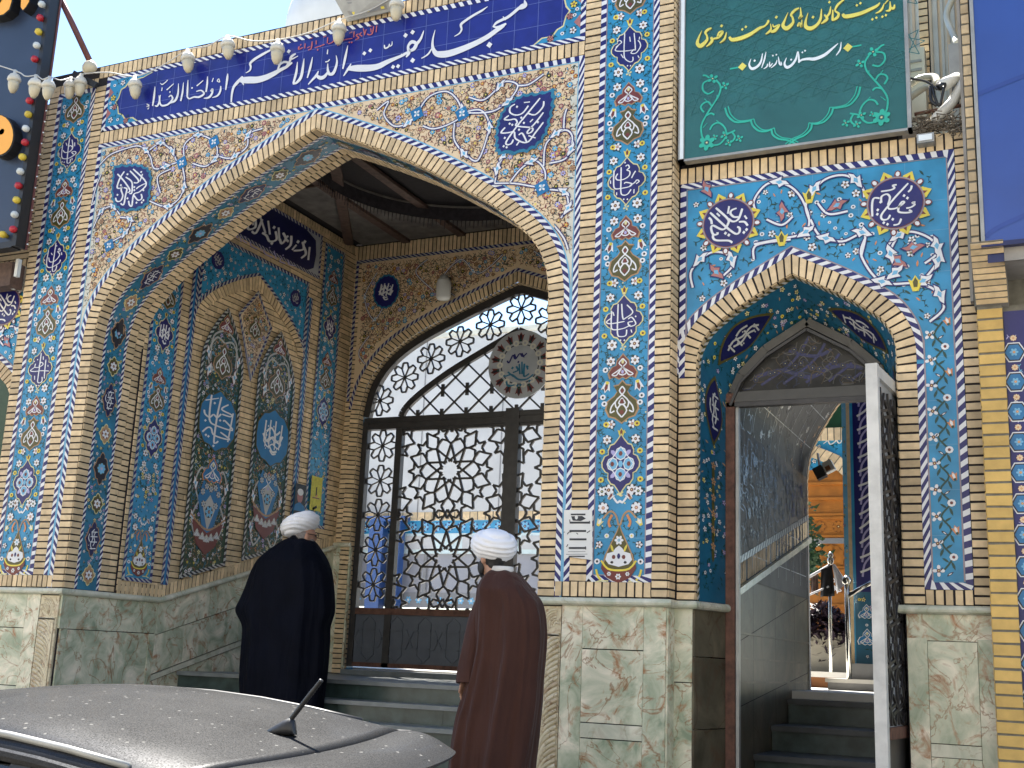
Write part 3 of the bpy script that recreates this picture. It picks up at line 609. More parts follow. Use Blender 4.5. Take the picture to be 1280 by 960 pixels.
for p in ((680, 608), (800, 530), (410, 915)): q = C1(*p); A.st((q[0], q[1], 0.05, 0.4, 1), [(-1, -1), (1, -1), (1, 1), (-1, 1)], 'shield', 9); A.flower(q[0], q[1], 0.032, 'white', 'skyblue', 4, 0.8, None, 10)
for p in ((497, 398), (775, 655), (340, 398)): q = C2(*p); A.st((q[0], q[1], 0.05, 0.4, 1), [(-1, -1), (1, -1), (1, 1), (-1, 1)], 'shield', 9); A.flower(q[0], q[1], 0.032, 'white', 'skyblue', 4, 0.8, None, 10)
for k in range(1, 17):
    x = XC - HR + 2 * HR * k / 17; zlo = max([p[1] for p in oo if abs(p[0] - x) < .2] + [5.0]) + .06
    A.line([(x, zlo), (x, ZS - .05)], .0035, 'tan', 1)
for z in (5.6, 5.3, 5.0, 4.7):
    for sg in (1, -1):
        xi = min([abs(p[0] - XC) for p in oo if p[1] < z + .02 and abs(p[0] - XC) > .3] + [2.4]) + .06; A.line([(XC + sg * xi, z), (XC + sg * (HR - .06), z)], .0035, 'tan', 1)
sp = A.build('spandrel_tile', portal)
def serrated(A, poly, rim, m, lay):
    c = (sum(p[0] for p in poly) / len(poly), sum(p[1] for p in poly) / len(poly)); q = catmull(poly, 5, True); out = []
    for i, p in enumerate(q):
        k = 1.0 + (0.07 if i % 3 == 0 else 0.0); out.append((c[0] + (p[0] - c[0]) * k, c[1] + (p[1] - c[1]) * k))
    A.poly([(c[0] + (p[0] - c[0]) * 1.12, c[1] + (p[1] - c[1]) * 1.12) for p in out], rim, lay); A.poly(out, m, lay + 1)
A = Art(fy(0.0), 0.016); serrated(A, pS1, 'teal', 'navy', 1)
A.script([[(655, 150), (490, 350), (350, 520), (210, 720), (215, 770), (270, 755), (300, 700)], [(705, 190), (690, 270), (590, 370), (490, 350)], [(320, 230), (260, 270), (255, 340), (330, 375), (420, 350), (500, 250)],
          [(240, 380), (180, 430), (240, 440), (320, 430), (350, 470), (340, 520), (540, 545), (550, 590), (500, 620), (490, 590), (600, 470), (700, 340)], [(190, 540), (135, 610), (230, 610), (310, 600), (330, 690), (480, 740), (600, 600), (700, 470)], [(480, 740), (420, 620), (370, 640)],
          [(440, 210), (520, 200)], [(500, 650), (595, 680)], [(375, 730), (340, 780)], [(520, 470), (560, 430)]], S1, 'white', 4, 24, [(348, 265), (405, 410), (250, 490), (285, 505), (440, 480), (625, 470), (185, 680), (170, 790), (210, 805), (375, 570)])
A.build('inscription_medallion', sp)
A = Art(fy(0.0), 0.016); serrated(A, pS2, 'teal', 'navy', 1)
A.script([[(350, 260), (280, 370), (235, 510), (280, 530), (310, 510), (300, 560), (325, 650), (290, 730), (230, 735), (210, 680)], [(240, 300), (350, 420), (440, 560), (400, 600)], [(340, 520), (390, 540), (370, 640), (340, 790), (290, 770)], [(370, 350), (470, 430), (470, 600), (430, 610)],
          [(440, 250), (570, 390), (560, 440), (500, 440)], [(490, 220), (700, 440), (600, 580), (500, 630), (470, 810), (430, 790), (420, 730)], [(540, 540), (590, 500), (690, 450)], [(500, 640), (570, 720), (630, 690), (620, 620)], [(640, 300), (600, 420)]], S2, 'white', 4, 26,
         [(400, 305), (510, 510), (510, 560), (655, 560), (240, 635), (295, 480), (400, 690), (545, 760), (630, 755), (655, 720), (620, 270)])
A.build('inscription_medallion', sp)

# ---- the name board in navy tile
A = Art(fy(0.0), 0.004)
x0, x1, z0, z1 = XC - HR + 0.008, XC + HR - 0.002, 6.042, 6.606
A.poly([(x0, z0), (x1, z0), (x1, z1), (x0, z1)], 'signnavy', 0)
A.rope([(x0, z0), (x0, z1), (x1, z1), (x1, z0), (x0, z0)], -RW, 0.076, -1, 'white', 'navy', 3)
for i in range(1, 24):
    x = x0 + (x1 - x0) * i / 24; A.line([(x, z0 + RW), (x, z1 - RW)], 0.005, 'jointline', 1)
for z in (z0 + 0.205, z0 + 0.41): A.line([(x0 + RW, z), (x1 - RW, z)], 0.005, 'jointline', 1)
for sg in (1, -1):
    xe = x1 - RW if sg > 0 else x0 + RW; zl, zh = z0 + RW, z1 - RW; dx = lambda a: xe - sg * a
    A.poly([(xe, zl), (dx(.40), zl), (dx(.33), zl + .05), (dx(.24), zl + .05), (dx(.20), zl + .10), (dx(.15), zl + .12), (dx(.13), zl + .20), (dx(.10), (zl + zh) / 2), (dx(.13), zh - .20), (dx(.15), zh - .12), (dx(.20), zh - .10), (dx(.24), zh - .05), (dx(.40), zh - .04), (dx(.52), zh), (xe, zh)], 'paleyellow', 2)
    A.poly([(xe, zl), (dx(.38), zl), (dx(.32), zl + .04), (dx(.23), zl + .04), (dx(.19), zl + .09), (dx(.14), zl + .11), (dx(.12), zl + .19), (dx(.085), (zl + zh) / 2), (dx(.12), zh - .19), (dx(.14), zh - .11), (dx(.19), zh - .09), (dx(.23), zh - .04), (dx(.40), zh - .03), (dx(.50), zh), (xe, zh)], 'blue', 3)
    for a, zz in ((.02, zl + .13), (.02, zh - .13)): A.st((dx(a - .02), zz, 0.06, 0, sg), [(0, -1), (-.9, 0), (0, 1)], 'rose', 5)
    for i, (a, zz) in enumerate(((.06, zl + .06), (.15, zl + .05), (.25, zl + .025), (.05, zl + .19), (.06, zh - .19), (.06, zh - .06), (.16, zh - .05), (.28, zh - .02), (.09, (zl + zh) / 2 - .05), (.03, (zl + zh) / 2))):
        (A.flower(dx(a), zz, 0.030, ('white', 'yellow', 'rose')[i % 3], 'maroon', 5, i, 'ink', 5) if i % 2 == 0 else A.daisy(dx(a), zz, 0.017, 'white', 'ink', 5)); A.sprig(dx(a) + .03, zz + .03, 0.03, i, 'leaf', 4)
nb = A.build('name_board', portal)
A = Art(fy(0.0), 0.010)
K1, K2, K3, K4 = crop(160, 40, 8), crop(280, 20, 8), crop(400, 0, 8), crop(540, 0, 8)
A.script([[(1006, 420, 6), (1000, 470, 22), (985, 585, 12)], [(935, 545, 10), (932, 590, 18), (905, 640, 18), (850, 662, 6)], [(862, 465, 8), (848, 505, 10)], [(915, 470, 9), (900, 495, 9), (925, 505, 9), (915, 470, 9)],
          [(835, 600, 14), (852, 575, 18), (848, 620, 20), (815, 660, 20), (765, 668, 6)], [(803, 450, 6), (800, 520, 18), (788, 605, 14)], [(690, 600, 8), (740, 590, 14), (768, 622, 18), (720, 655, 20), (670, 655, 16), (620, 672, 14), (600, 650, 14)], [(608, 485, 6), (603, 580, 18), (600, 655, 14)],
          [(760, 490, 8), (695, 545, 12)], [(563, 510, 6), (553, 610, 18), (535, 695, 14)], [(513, 520, 6), (508, 620, 18), (480, 690, 22), (430, 712, 20), (395, 735, 18), (345, 740, 18), (325, 700, 14), (332, 635, 8)], [(415, 655, 10), (440, 640, 14), (455, 672, 16), (430, 705, 14)], [(465, 522, 8), (395, 585, 12)],
          [(318, 640, 8), (322, 700, 16), (300, 745, 18), (275, 740, 8)], [(330, 515, 6), (350, 530, 11), (380, 510, 9), (405, 485, 8)], [(350, 560, 9), (345, 595, 9)], [(278, 550, 6), (270, 640, 20), (255, 745, 14)], [(195, 725, 8), (218, 738, 10), (195, 752, 8), (222, 748, 6)], [(205, 778, 10), (220, 760, 6)]],
         K1, 'white', 1, 14, [(428, 605, 20), (648, 565, 22)])
A.script([[(80, 868, 14), (86, 790, 20), (105, 715, 24), (150, 660, 30), (195, 610, 16)], [(165, 655, 30), (190, 648, 56), (260, 645, 68), (340, 643, 64), (420, 622, 56), (500, 585, 46), (570, 545, 34), (630, 515, 28), (690, 470, 16)], [(188, 660, 26), (205, 697, 6)],
          [(494, 335, 14), (400, 385, 24), (310, 440, 24), (270, 480, 22), (275, 515, 18), (265, 550, 14), (225, 575, 6)], [(594, 330, 8), (580, 420, 24), (560, 500, 22), (542, 548, 12)], [(560, 500, 14), (600, 468, 22), (642, 470, 24), (645, 500, 20), (600, 532, 16)],
          [(725, 382, 12), (685, 408, 26), (668, 440, 18), (700, 430, 14), (748, 405, 6)], [(680, 425, 16), (660, 468, 22), (630, 512, 20)], [(742, 465, 6), (730, 570, 24), (700, 680, 20)], [(808, 430, 6), (795, 530, 24), (775, 620, 28), (735, 670, 24), (695, 687, 12)],
          [(893, 415, 6), (870, 520, 22), (840, 625, 12)], [(850, 690, 10), (885, 650, 18), (930, 600, 24), (952, 555, 8)], [(925, 590, 14), (950, 615, 34), (980, 625, 38), (1015, 608, 30), (1050, 560, 16)], [(1045, 480, 6), (1045, 540, 22), (1060, 585, 30), (1098, 578, 30), (1125, 520, 24), (1137, 460, 18), (1128, 400, 6)],
          [(1020, 465, 11), (1045, 460, 11), (1065, 440, 9)], [(1045, 340, 8), (1040, 388, 12)], [(1245, 300, 6), (1220, 420, 24), (1195, 535, 14)]], K2, 'white', 1, 14, [(655, 360, 44)])
A.script([[(242, 766, 10), (285, 700, 22), (318, 642, 8)], [(275, 700, 16), (320, 690, 50), (380, 688, 66), (450, 688, 68), (530, 682, 62), (600, 665, 54), (680, 625, 44), (760, 590, 32), (830, 560, 26), (880, 530, 24)], [(790, 585, 16), (828, 545, 10)],
          [(868, 578, 12), (895, 530, 34), (888, 470, 24), (925, 425, 34), (968, 445, 34), (945, 495, 34), (900, 515, 24)], [(965, 455, 30), (1010, 400, 24), (1035, 340, 14), (1045, 310, 4)], [(650, 455, 11), (657, 488, 16), (690, 475, 14), (702, 445, 10)], [(702, 470, 11), (725, 455, 10), (728, 420, 6)],
          [(1020, 590, 8), (1085, 550, 16), (1125, 490, 12)]], K3, 'white', 1, 14, [(862, 360, 50), (932, 328, 50), (933, 610, 54), (737, 675, 46), (787, 668, 46), (450, 540, 44), (510, 510, 44)])
A.script([[(38, 305, 5), (15, 400, 18), (14, 480, 30), (45, 538, 52), (100, 550, 66), (180, 540, 66), (300, 500, 60), (440, 440, 52), (560, 375, 46), (650, 310, 42), (710, 268, 38), (748, 238, 8)], [(615, 275, 12), (650, 235, 24), (700, 208, 26), (760, 180, 28), (820, 135, 28), (870, 92, 28), (920, 60, 20)],
          [(615, 272, 12), (660, 278, 22), (748, 246, 14)], [(715, 172, 8), (745, 205, 16)], [(865, 95, 20), (905, 75, 50), (938, 52, 44), (930, 8, 8)], [(562, 72, 5), (500, 115, 20), (420, 160, 22), (330, 220, 24), (295, 255, 24), (302, 300, 18), (280, 340, 14), (230, 370, 6)]], K4, 'white', 1, 14, [(580, 455, 64)])
A.script([[(575, 262), (568, 330)], [(545, 270), (530, 340), (500, 355), (480, 345)], [(515, 290), (520, 330)], [(470, 300), (450, 360)], [(440, 290), (455, 350)], [(425, 330), (405, 350), (430, 370)], [(395, 345), (370, 360), (395, 385), (360, 405)], [(350, 320), (345, 380)], [(330, 390), (300, 395), (270, 400), (235, 410), (225, 395), (250, 370)],
          [(180, 350), (185, 400)], [(205, 400), (190, 430), (175, 425)], [(155, 400), (130, 430), (90, 445)], [(85, 380), (80, 440)], [(45, 450), (10, 470)], [(530, 265), (500, 275)], [(330, 325), (300, 340)]], K3, 'redtext', 2, 13, [(300, 430), (325, 430), (185, 458), (205, 450)])
A.script([[(930, 250), (930, 290)], [(1015, 290), (960, 310), (915, 325)], [(890, 260), (880, 330), (850, 345)], [(820, 280), (815, 330)], [(800, 320), (755, 340), (760, 310)], [(870, 310), (840, 325)], [(860, 235), (895, 225)], [(1000, 220), (1030, 205)]], K2, 'redtext', 2, 13, [(945, 345), (775, 295)])
A.build('calligraphy', nb)

# ---- tile pilasters
MED = [(P(783, y)[2]) for y in (62, 227, 400, 580)]
TXT_R = {1: (crop(680, 0, 6.4), 9, [[(650, 270), (645, 400), (650, 470), (690, 500), (715, 490), (715, 460)], [(725, 270), (735, 395), (720, 405), (640, 415), (575, 410), (600, 368)], [(590, 340), (610, 330), (625, 345), (600, 366), (578, 385)], [(755, 330), (770, 345), (775, 380), (740, 430), (700, 430), (725, 400)], [(690, 300), (695, 340)], [(770, 300), (765, 322)], [(620, 440), (640, 470)], [(755, 450), (766, 470)]], [(590, 318), (672, 532), (697, 532)]),
         2: (crop(750, 180, 8.73), 15, [[(160, 295), (155, 400), (165, 490), (240, 490), (330, 470), (352, 440), (290, 425), (270, 440)], [(237, 260), (235, 400), (235, 540), (270, 565), (310, 550), (345, 500)], [(285, 250), (312, 235), (326, 265), (300, 290), (330, 305), (325, 350), (270, 390), (200, 400), (178, 370), (200, 330)], [(330, 460), (380, 430), (410, 398), (432, 415), (400, 440)], [(395, 300), (375, 330), (350, 378)], [(120, 405), (122, 440)], [(188, 535), (188, 565)], [(378, 500), (375, 545)]], [(280, 210), (265, 610), (305, 610)]),
         3: (crop(745, 290, 6.857), 12, [[(140, 680), (135, 790), (150, 840), (240, 830), (300, 800)], [(195, 620), (190, 760), (190, 880), (215, 900), (260, 890), (268, 840)], [(225, 620), (235, 742), (260, 740), (320, 690), (270, 628)], [(140, 740), (95, 775), (130, 790), (250, 770)], [(280, 750), (312, 735), (346, 790), (300, 812), (280, 780), (322, 770)], [(150, 690), (160, 722)], [(305, 840), (312, 866)]], [(345, 727), (215, 932), (248, 932)])}
TXT_L = {1: (crop(60, 160, 12), 16, [[(235, 265), (220, 380), (225, 450), (270, 470), (350, 450), (430, 390), (420, 360), (370, 370), (400, 402)], [(340, 150), (320, 300), (300, 500), (310, 535), (345, 520), (352, 470)], [(240, 340), (270, 375), (340, 360), (385, 300), (375, 180)], [(385, 300), (350, 270), (320, 292)], [(415, 225), (415, 282)], [(285, 230), (300, 272)], [(178, 378), (180, 422)], [(375, 455), (375, 490)]], [(225, 515), (258, 520), (275, 587), (303, 577)]),
         2: (crop(40, 290, 12), 16, [[(265, 280), (235, 450), (250, 530), (320, 530), (420, 470), (442, 420)], [(375, 170), (345, 380), (320, 570), (345, 597), (375, 560), (386, 508)], [(410, 280), (425, 250), (437, 290), (400, 300), (430, 340), (400, 400), (340, 450), (280, 450), (268, 388)], [(305, 320), (320, 352)], [(455, 310), (460, 352)], [(205, 415), (205, 442)]], [(385, 215), (290, 600), (308, 637), (337, 637)]),
         3: (crop(25, 430, 12), 16, [[(335, 140), (310, 330), (290, 480), (280, 570), (310, 587), (345, 560), (346, 498)], [(405, 240), (385, 420), (380, 522)], [(250, 300), (240, 350), (300, 352), (362, 310), (330, 278), (300, 342)], [(240, 350), (173, 405), (240, 417), (330, 405), (452, 410)], [(235, 480), (235, 542)], [(365, 190), (365, 242)], [(435, 320), (435, 345)]], [(280, 240), (230, 265), (265, 627), (297, 627)])}
def pilaster_art(A, xc, hw, zlo, zhi, meds, star, base=None, sc=1.0, fill='blue', lay=2, dens=1.0):
    """one period = cartouche, bud, teardrop, palmette with flowers to each side; positions measured in pixels of the photo / 165"""
    q = 1 / 165 * sc; n = 0
    def two(fn, dx, dy, z):
        for sg in (1, -1):
            if zlo + 0.03 < z + dy * q < zhi - 0.03: fn(xc + sg * dx * q, z + dy * q, sg)
    for k, z in enumerate(meds):
        for (dx, dy, r) in ((17.5, 29, 5.6), (14, -30, 6.6), (15, -50, 5.8)): two(lambda x, y, s_: A.flower(x, y, r * q, 'white', 'maroon', 6 if r > 5 else 5, s_ * 0.5, 'ink', lay), dx, dy, z)
        for (dx, dy) in ((21.5, -60), (24, 80), (22, 72)): two(lambda x, y, s_: A.daisy(x, y, 3.7 * q, 'white', 'ink', lay), dx, dy, z)
        for (dx, dy) in ((23, 15), (24, -18), (19, 47)): two(lambda x, y, s_: A.daisy(x, y, 3.7 * q, 'yellow', 'maroon', lay + 1), dx, dy, z)
        two(lambda x, y, s_: A.flower(x, y, 5.4 * q, 'white', 'rose', 5, 0, 'ink', lay), 13, 47, z)
        two(lambda x, y, s_: A.lily(x, y, 7.0 * q, PI + s_ * 0.25, 'white', 'maroon', 'yellow', lay), 20, 92, z)
        for (dx, dy, rt) in ((25, 38, 1), (10, 44, 2), (25, 58, 2.6), (25, 66, .6), (10, 96, 1.4), (26, 100, 2.2), (16, 110, .8), (25, -38, .5), (9, -44, 2.8), (20, -38, 1.8), (26, -70, 1.3), (26, 5, 1.6), (25, -8, 1.2), (13, 28, 2.0), (22, 24, .6), (26, -28, 2.6), (12, 62, 1.1), (20, 78, 2.4), (27, 90, .3), (8, 104, 2.9), (19, 118, 1.9), (27, -50, 2.2), (19, -22, .9), (17, 16, 1.7), (27, 20, 2.7), (23, 52, .2)):
            two(lambda x, y, s_: A.sprig(x, y, 4.4 * q, s_ * rt, 'leaf', lay - 1), dx, dy, z)
        if zlo < z + 40 * q < zhi - .03: A.lily(xc, z + 37 * q, 5.5 * q, 0, 'yellow', 'maroon', 'paleyellow', lay + 1)
        if zlo < z + 72 * q < zhi - .08: A.teardrop(xc, z + 72 * q, 20 * q, lay + 1)
        if zlo < z + 116 * q < zhi - .1: A.palmette(xc, z + 114 * q, 15.5 * q, lay + 1)
        if zlo < z - 34 * q: A.flower(xc, z - 34 * q, 4.2 * q, 'paleyellow', 'skyblue', 4, 0.4, None, lay + 1)
def star_medallion(A, x, z, hw, hh, lay=5):
    A.cartouche(x, z, hw, hh, 'navy', 'paleyellow', lay)
    for a in range(4):
        c, s_ = math.cos(a * PI / 2), math.sin(a * PI / 2); A.poly(ell(x + c * hw * .45, z + s_ * hh * .36, hw * .32, hh * .24, 0, 8), 'white', lay + 2); A.poly(ell(x + c * hw * .45, z + s_ * hh * .36, hw * .27, hh * .20, 0, 8), 'skyblue', lay + 3); A.poly(ell(x + c * hw * .45, z + s_ * hh * .36, hw * .11, hh * .09, 0, 6), 'maroon', lay + 4)
        d = a * PI / 2 + PI / 4; A.poly(ell(x + math.cos(d) * hw * .52, z + math.sin(d) * hh * .52, hw * .24, hh * .08, d, 7), 'lilac', lay + 2)
    A.line([(x - hw * .7, z), (x, z + hh * .6), (x + hw * .7, z), (x, z - hh * .6), (x - hw * .7, z)], 0.008, 'white', lay + 3); A.poly(ell(x, z, hw * .14, hh * .12, 0, 6), 'skyblue', lay + 4)
def vase(A, xc, z, q, lay=4):
    """flower vase at the foot; q = metres per photo pixel"""
    p = lambda L: [(xc + a * q, z + b_ * q) for a, b_ in L]; mir = lambda L: L + [(-a, b_) for a, b_ in L[-2:0:-1]]
    A.poly(p(mir([(0, 34), (3, 26), (10, 12), (17, -2), (20, -14), (14, -24), (0, -28)])), 'tan', lay); A.poly(p(mir([(0, 32), (2, 25), (9, 11), (15, -2), (18, -13), (13, -22), (0, -26)])), 'olive', lay + 1)
    A.poly(p(mir([(0, 9), (4, 6), (7, 2), (14, 0), (16, -7), (12, -12), (0, -15)])), 'white', lay + 2)
    for sg in (1, -1): A.poly(ell(xc + sg * 6 * q, z - 4 * q, 2.3 * q, 2.6 * q, 0, 6), 'maroon', lay + 3); A.poly(ell(xc + sg * 8 * q, z - 10 * q, 2 * q, 1.6 * q, 0, 6), 'ink', lay + 3); A.leafm(xc + sg * 8 * q, z + 6 * q, 5 * q, 1.2 * sg + (0 if sg > 0 else PI), 'yellow', lay + 2)
    A.flower(xc, z + 15 * q, 5.5 * q, 'white', 'skyblue', 6, 0, None, lay + 2); A.poly(ell(xc, z - 3 * q, 2 * q, 3.4 * q, 0, 6), 'navy', lay + 3)
    A.poly(p(mir([(0, -19), (12, -17), (20, -10), (21, -17), (14, -27), (6, -31), (0, -33)])), 'maroon', lay + 2); A.line(p([(-21, -8), (-13, -17), (0, -19), (13, -17), (21, -8)]), 2.2 * q, 'yellow', lay + 3, sm=3)
    for a in (-11, 0, 11): A.flower(xc + a * q, z - (26 if a == 0 else 23) * q, (3.6 if a == 0 else 2.6) * q, 'white', 'maroon', 6, 0, None, lay + 4)
    for sg in (1, -1):
        A.line(p([(sg * 1, 32), (sg * 5, 44), (sg * 12, 48), (sg * 20, 40)]), 2.2 * q, 'tan', lay, sm=4); A.line(p([(sg * 9, 44), (sg * 13, 36), (sg * 11, 30)]), 3 * q, 'orange', lay + 1, sm=4); A.flower(xc + sg * 20 * q, z + 52 * q, 6.6 * q, 'white', 'rose', 7, 0, 'ink', lay + 1)
        A.flower(xc + sg * 22 * q, z + 71 * q, 5.6 * q, 'white', 'leaf', 6, 0, 'ink', lay + 1); A.lily(xc + sg * 11 * q, z + 66 * q, 5 * q, sg * 0.6, 'white', 'maroon', 'tan', lay + 1); A.flower(xc + sg * 24 * q, z + 10 * q, 4.2 * q, 'white', 'maroon', 5, 0, 'ink', lay); A.daisy(xc + sg * 15 * q, z + 20 * q, 3 * q, 'white', 'yellow', lay)
        A.daisy(xc + sg * 26 * q, z - 9 * q, 3.6 * q, 'white', 'ink', lay); A.line(p([(sg * 27, -18), (sg * 25, -25), (sg * 21, -30)]), 2.5 * q, 'yellow', lay, sm=3); A.line(p([(sg * 12, -31), (sg * 22, -31), (sg * 28, -33)]), 1.6 * q, 'paleyellow', lay, sm=3); A.lily(xc + sg * 24 * q, z + 36 * q, 5 * q, sg * 0.5, 'paleyellow', 'white', 'yellow', lay)
        for b_ in (0, 26, 44, 60, 78): A.sprig(xc + sg * 22 * q, z + b_ * q, 4.2 * q, b_, 'leaf', lay - 1)
    A.line(p([(-8, 64), (-3, 58), (0, 60), (3, 58), (8, 64)]), 2.4 * q, 'white', lay, sm=3); A.poly(ell(xc, z + 68 * q, 2 * q, 3 * q, 0, 6), 'paleyellow', lay + 1)
for sg, TX in ((1, TXT_R), (-1, TXT_L)):
    xa, xb = XC + sg * 2.582, XC + sg * 3.054; xl, xr = min(xa, xb), max(xa, xb); xm = (xl + xr) / 2; ztop = 6.528 if sg < 0 else 6.9
    A = Art(fy(0.0), 0.004); A.poly([(xl, ZB), (xr, ZB), (xr, ztop), (xl, ztop)], 'blue', 0)
    A.rope([(xl, ZB), (xl, ztop), (xr, ztop), (xr, ZB), (xl, ZB)], -RW, 0.076, -1, 'white', 'navy', 3)
    i = RW + 0.004; A.line([(xl + i, ZB + i), (xl + i, ztop - i), (xr - i, ztop - i), (xr - i, ZB + i), (xl + i, ZB + i)], 0.008, 'rim', 2)
    z = ZB + 0.30
    while z < ztop - 0.1: A.line([(xl + RW, z), (xr - RW, z)], 0.003, 'skyblue', 1); z += 0.30
    pilaster_art(A, xm, 0.2, ZB + 0.6, ztop - RW, MED, None)
    vase(A, xm, P(773, 692)[2], 1 / 165)
    rn = random.Random(17 + sg)
    for k in range(330):
        x, z = xm + rn.uniform(-.178, .178), rn.uniform(ZB + .06, ztop - .08); t = rn.uniform(0, 6.28); j = rn.random()
        if j < .62: A.stl((x, z, rn.uniform(.018, .032), t, 1), [(-1, -.4), (-.3, .4), (.4, .2), (1, -.5)], .16, 'leaf', 1); A.leafm(x + .02 * math.cos(t), z + .02 * math.sin(t), .012, t + 1, 'leaf', 1)
        elif j < .85: A.leafm(x, z, .014, t, 'leaf', 1)
        else: A.poly(ell(x, z, .006, .006, 0, 6), rn.choice(('white', 'paleyellow', 'skyblue')), 1)
    po = A.build('tile_pilaster', portal)
    for kk in range(4):
        A = Art(fy(0.0), 0.009)
        if kk == 3: star_medallion(A, xm, MED[3], 0.135, 0.205, 1)
        else:
            A.cartouche(xm, MED[kk], 0.140, 0.182, 'navy', 'paleyellow', 1)
            f, wd_, strokes, dots = TX[kk + 1]; A.script(strokes, f, 'white', 3, wd_, dots)
        A.build('inscription_medallion', po)
    if sg < 0:
        A = Art(fy(0.0), 0.009); zz = MED[0] + (MED[0] - MED[1]) * 0.0
# ================================================================== MARBLE PLINTHS
def slab_panel(g, fr, u0, u1, v0, v1, m='marble', t=0.02, gap=0.0008, deep=0.03):
    q = [(u0 + gap, v0 + gap), (u1 - gap, v0 + gap), (u1 - gap, v1 - gap), (u0 + gap, v1 - gap)]
    e = 0.0015; q2 = [(u0 + gap + e, v0 + gap + e), (u1 - gap - e, v0 + gap + e), (u1 - gap - e, v1 - gap - e), (u0 + gap + e, v1 - gap - e)]
    g.mesh([fr(a, b_, -deep) for a, b_ in q] + [fr(a, b_, t - e) for a, b_ in q] + [fr(a, b_, t) for a, b_ in q2], [(8, 9, 10, 11)] + [(k, (k + 1) % 4, 4 + (k + 1) % 4, 4 + k) for k in range(4)] + [(4 + k, 4 + (k + 1) % 4, 8 + (k + 1) % 4, 8 + k) for k in range(4)], m)
def carved(g, fr, u0, u1, v0, v1, mi=1, h=0.012):
    """strip of swirling flutes cut in onyx"""
    w_ = u1 - u0; slab_panel(g, fr, u0, u1, v0, v1, 'onyx', h, 0.001)
    prof = [(0.06, -0.42), (0.10, -0.30), (0.20, -0.16), (0.38, -0.05), (0.62, 0.02), (0.94, 0.07)]
    step = 0.036; z = v0 + 0.02
    def ridge(pts, r=0.0155):
        q = catmull(pts, 4); rings = []
        for i, p in enumerate(q):
            a = q[max(0, i - 1)]; b_ = q[min(len(q) - 1, i + 1)]; dx, dy = b_[0] - a[0], b_[1] - a[1]; L = math.hypot(dx, dy) or 1; nx, ny = -dy / L, dx / L
            rings.append([fr(p[0] + nx * r * math.cos(t), p[1] + ny * r * math.cos(t), h - 0.002 + r * 0.95 * math.sin(t)) for t in (0, PI * .2, PI * .4, PI * .6, PI * .8, PI)])
        g.rings(rings, 'onyx', False)
    vt = v1 - 0.20
    while z < vt + 0.3:
        pts = [(u0 + w_ * (a if mi > 0 else 1 - a), min(vt, max(v0 + 0.02, z + b_ * 0.55))) for a, b_ in prof]
        pts = [p for i, p in enumerate(pts) if i == 0 or math.dist(p, pts[i - 1]) > 0.004]
        if len(pts) > 2: ridge(pts)
        z += step
    g.mesh([fr(a, b_, h + c) for a, b_, c in ((u0, vt + .004, 0), (u1, vt + .004, 0), (u1, vt + .016, .008), (u0, vt + .016, .008))], [(0, 1, 2, 3)], 'onyx')
    for k in range(7):                       # scroll block on top
        r = 0.018 + 0.018 * k; c = (u0 + w_ * (0.80 if mi > 0 else 0.2), vt + 0.07)
        pts = [(c[0] - mi * r * math.cos(t), c[1] + r * math.sin(t)) for t in [PI * j / 6 - 0.5 for j in range(7)]]
        pts = [p for p in pts if u0 + .006 < p[0] < u1 - .006 and vt + 0.02 < p[1] < v1 - 0.012]
        if len(pts) > 2: ridge(pts, 0.008)
def cornice(g, pts, m='marbleledge'):
    """rounded stone ledge along a 3-D line; pts = (x, y, z, nx, ny): position on the wall and outward normal"""
    prof = [(0.0, -0.028), (0.035, -0.026), (0.050, -0.015), (0.054, 0.0), (0.050, 0.014), (0.035, 0.026), (0.0, 0.028)]
    rings = [[(x + nx * a, y + ny * a, z + b_) for a, b_ in prof] for x, y, z, nx, ny in pts]; g.rings(rings, m, True)
RBY = 0.157                                   # depth of the little doorway's bay
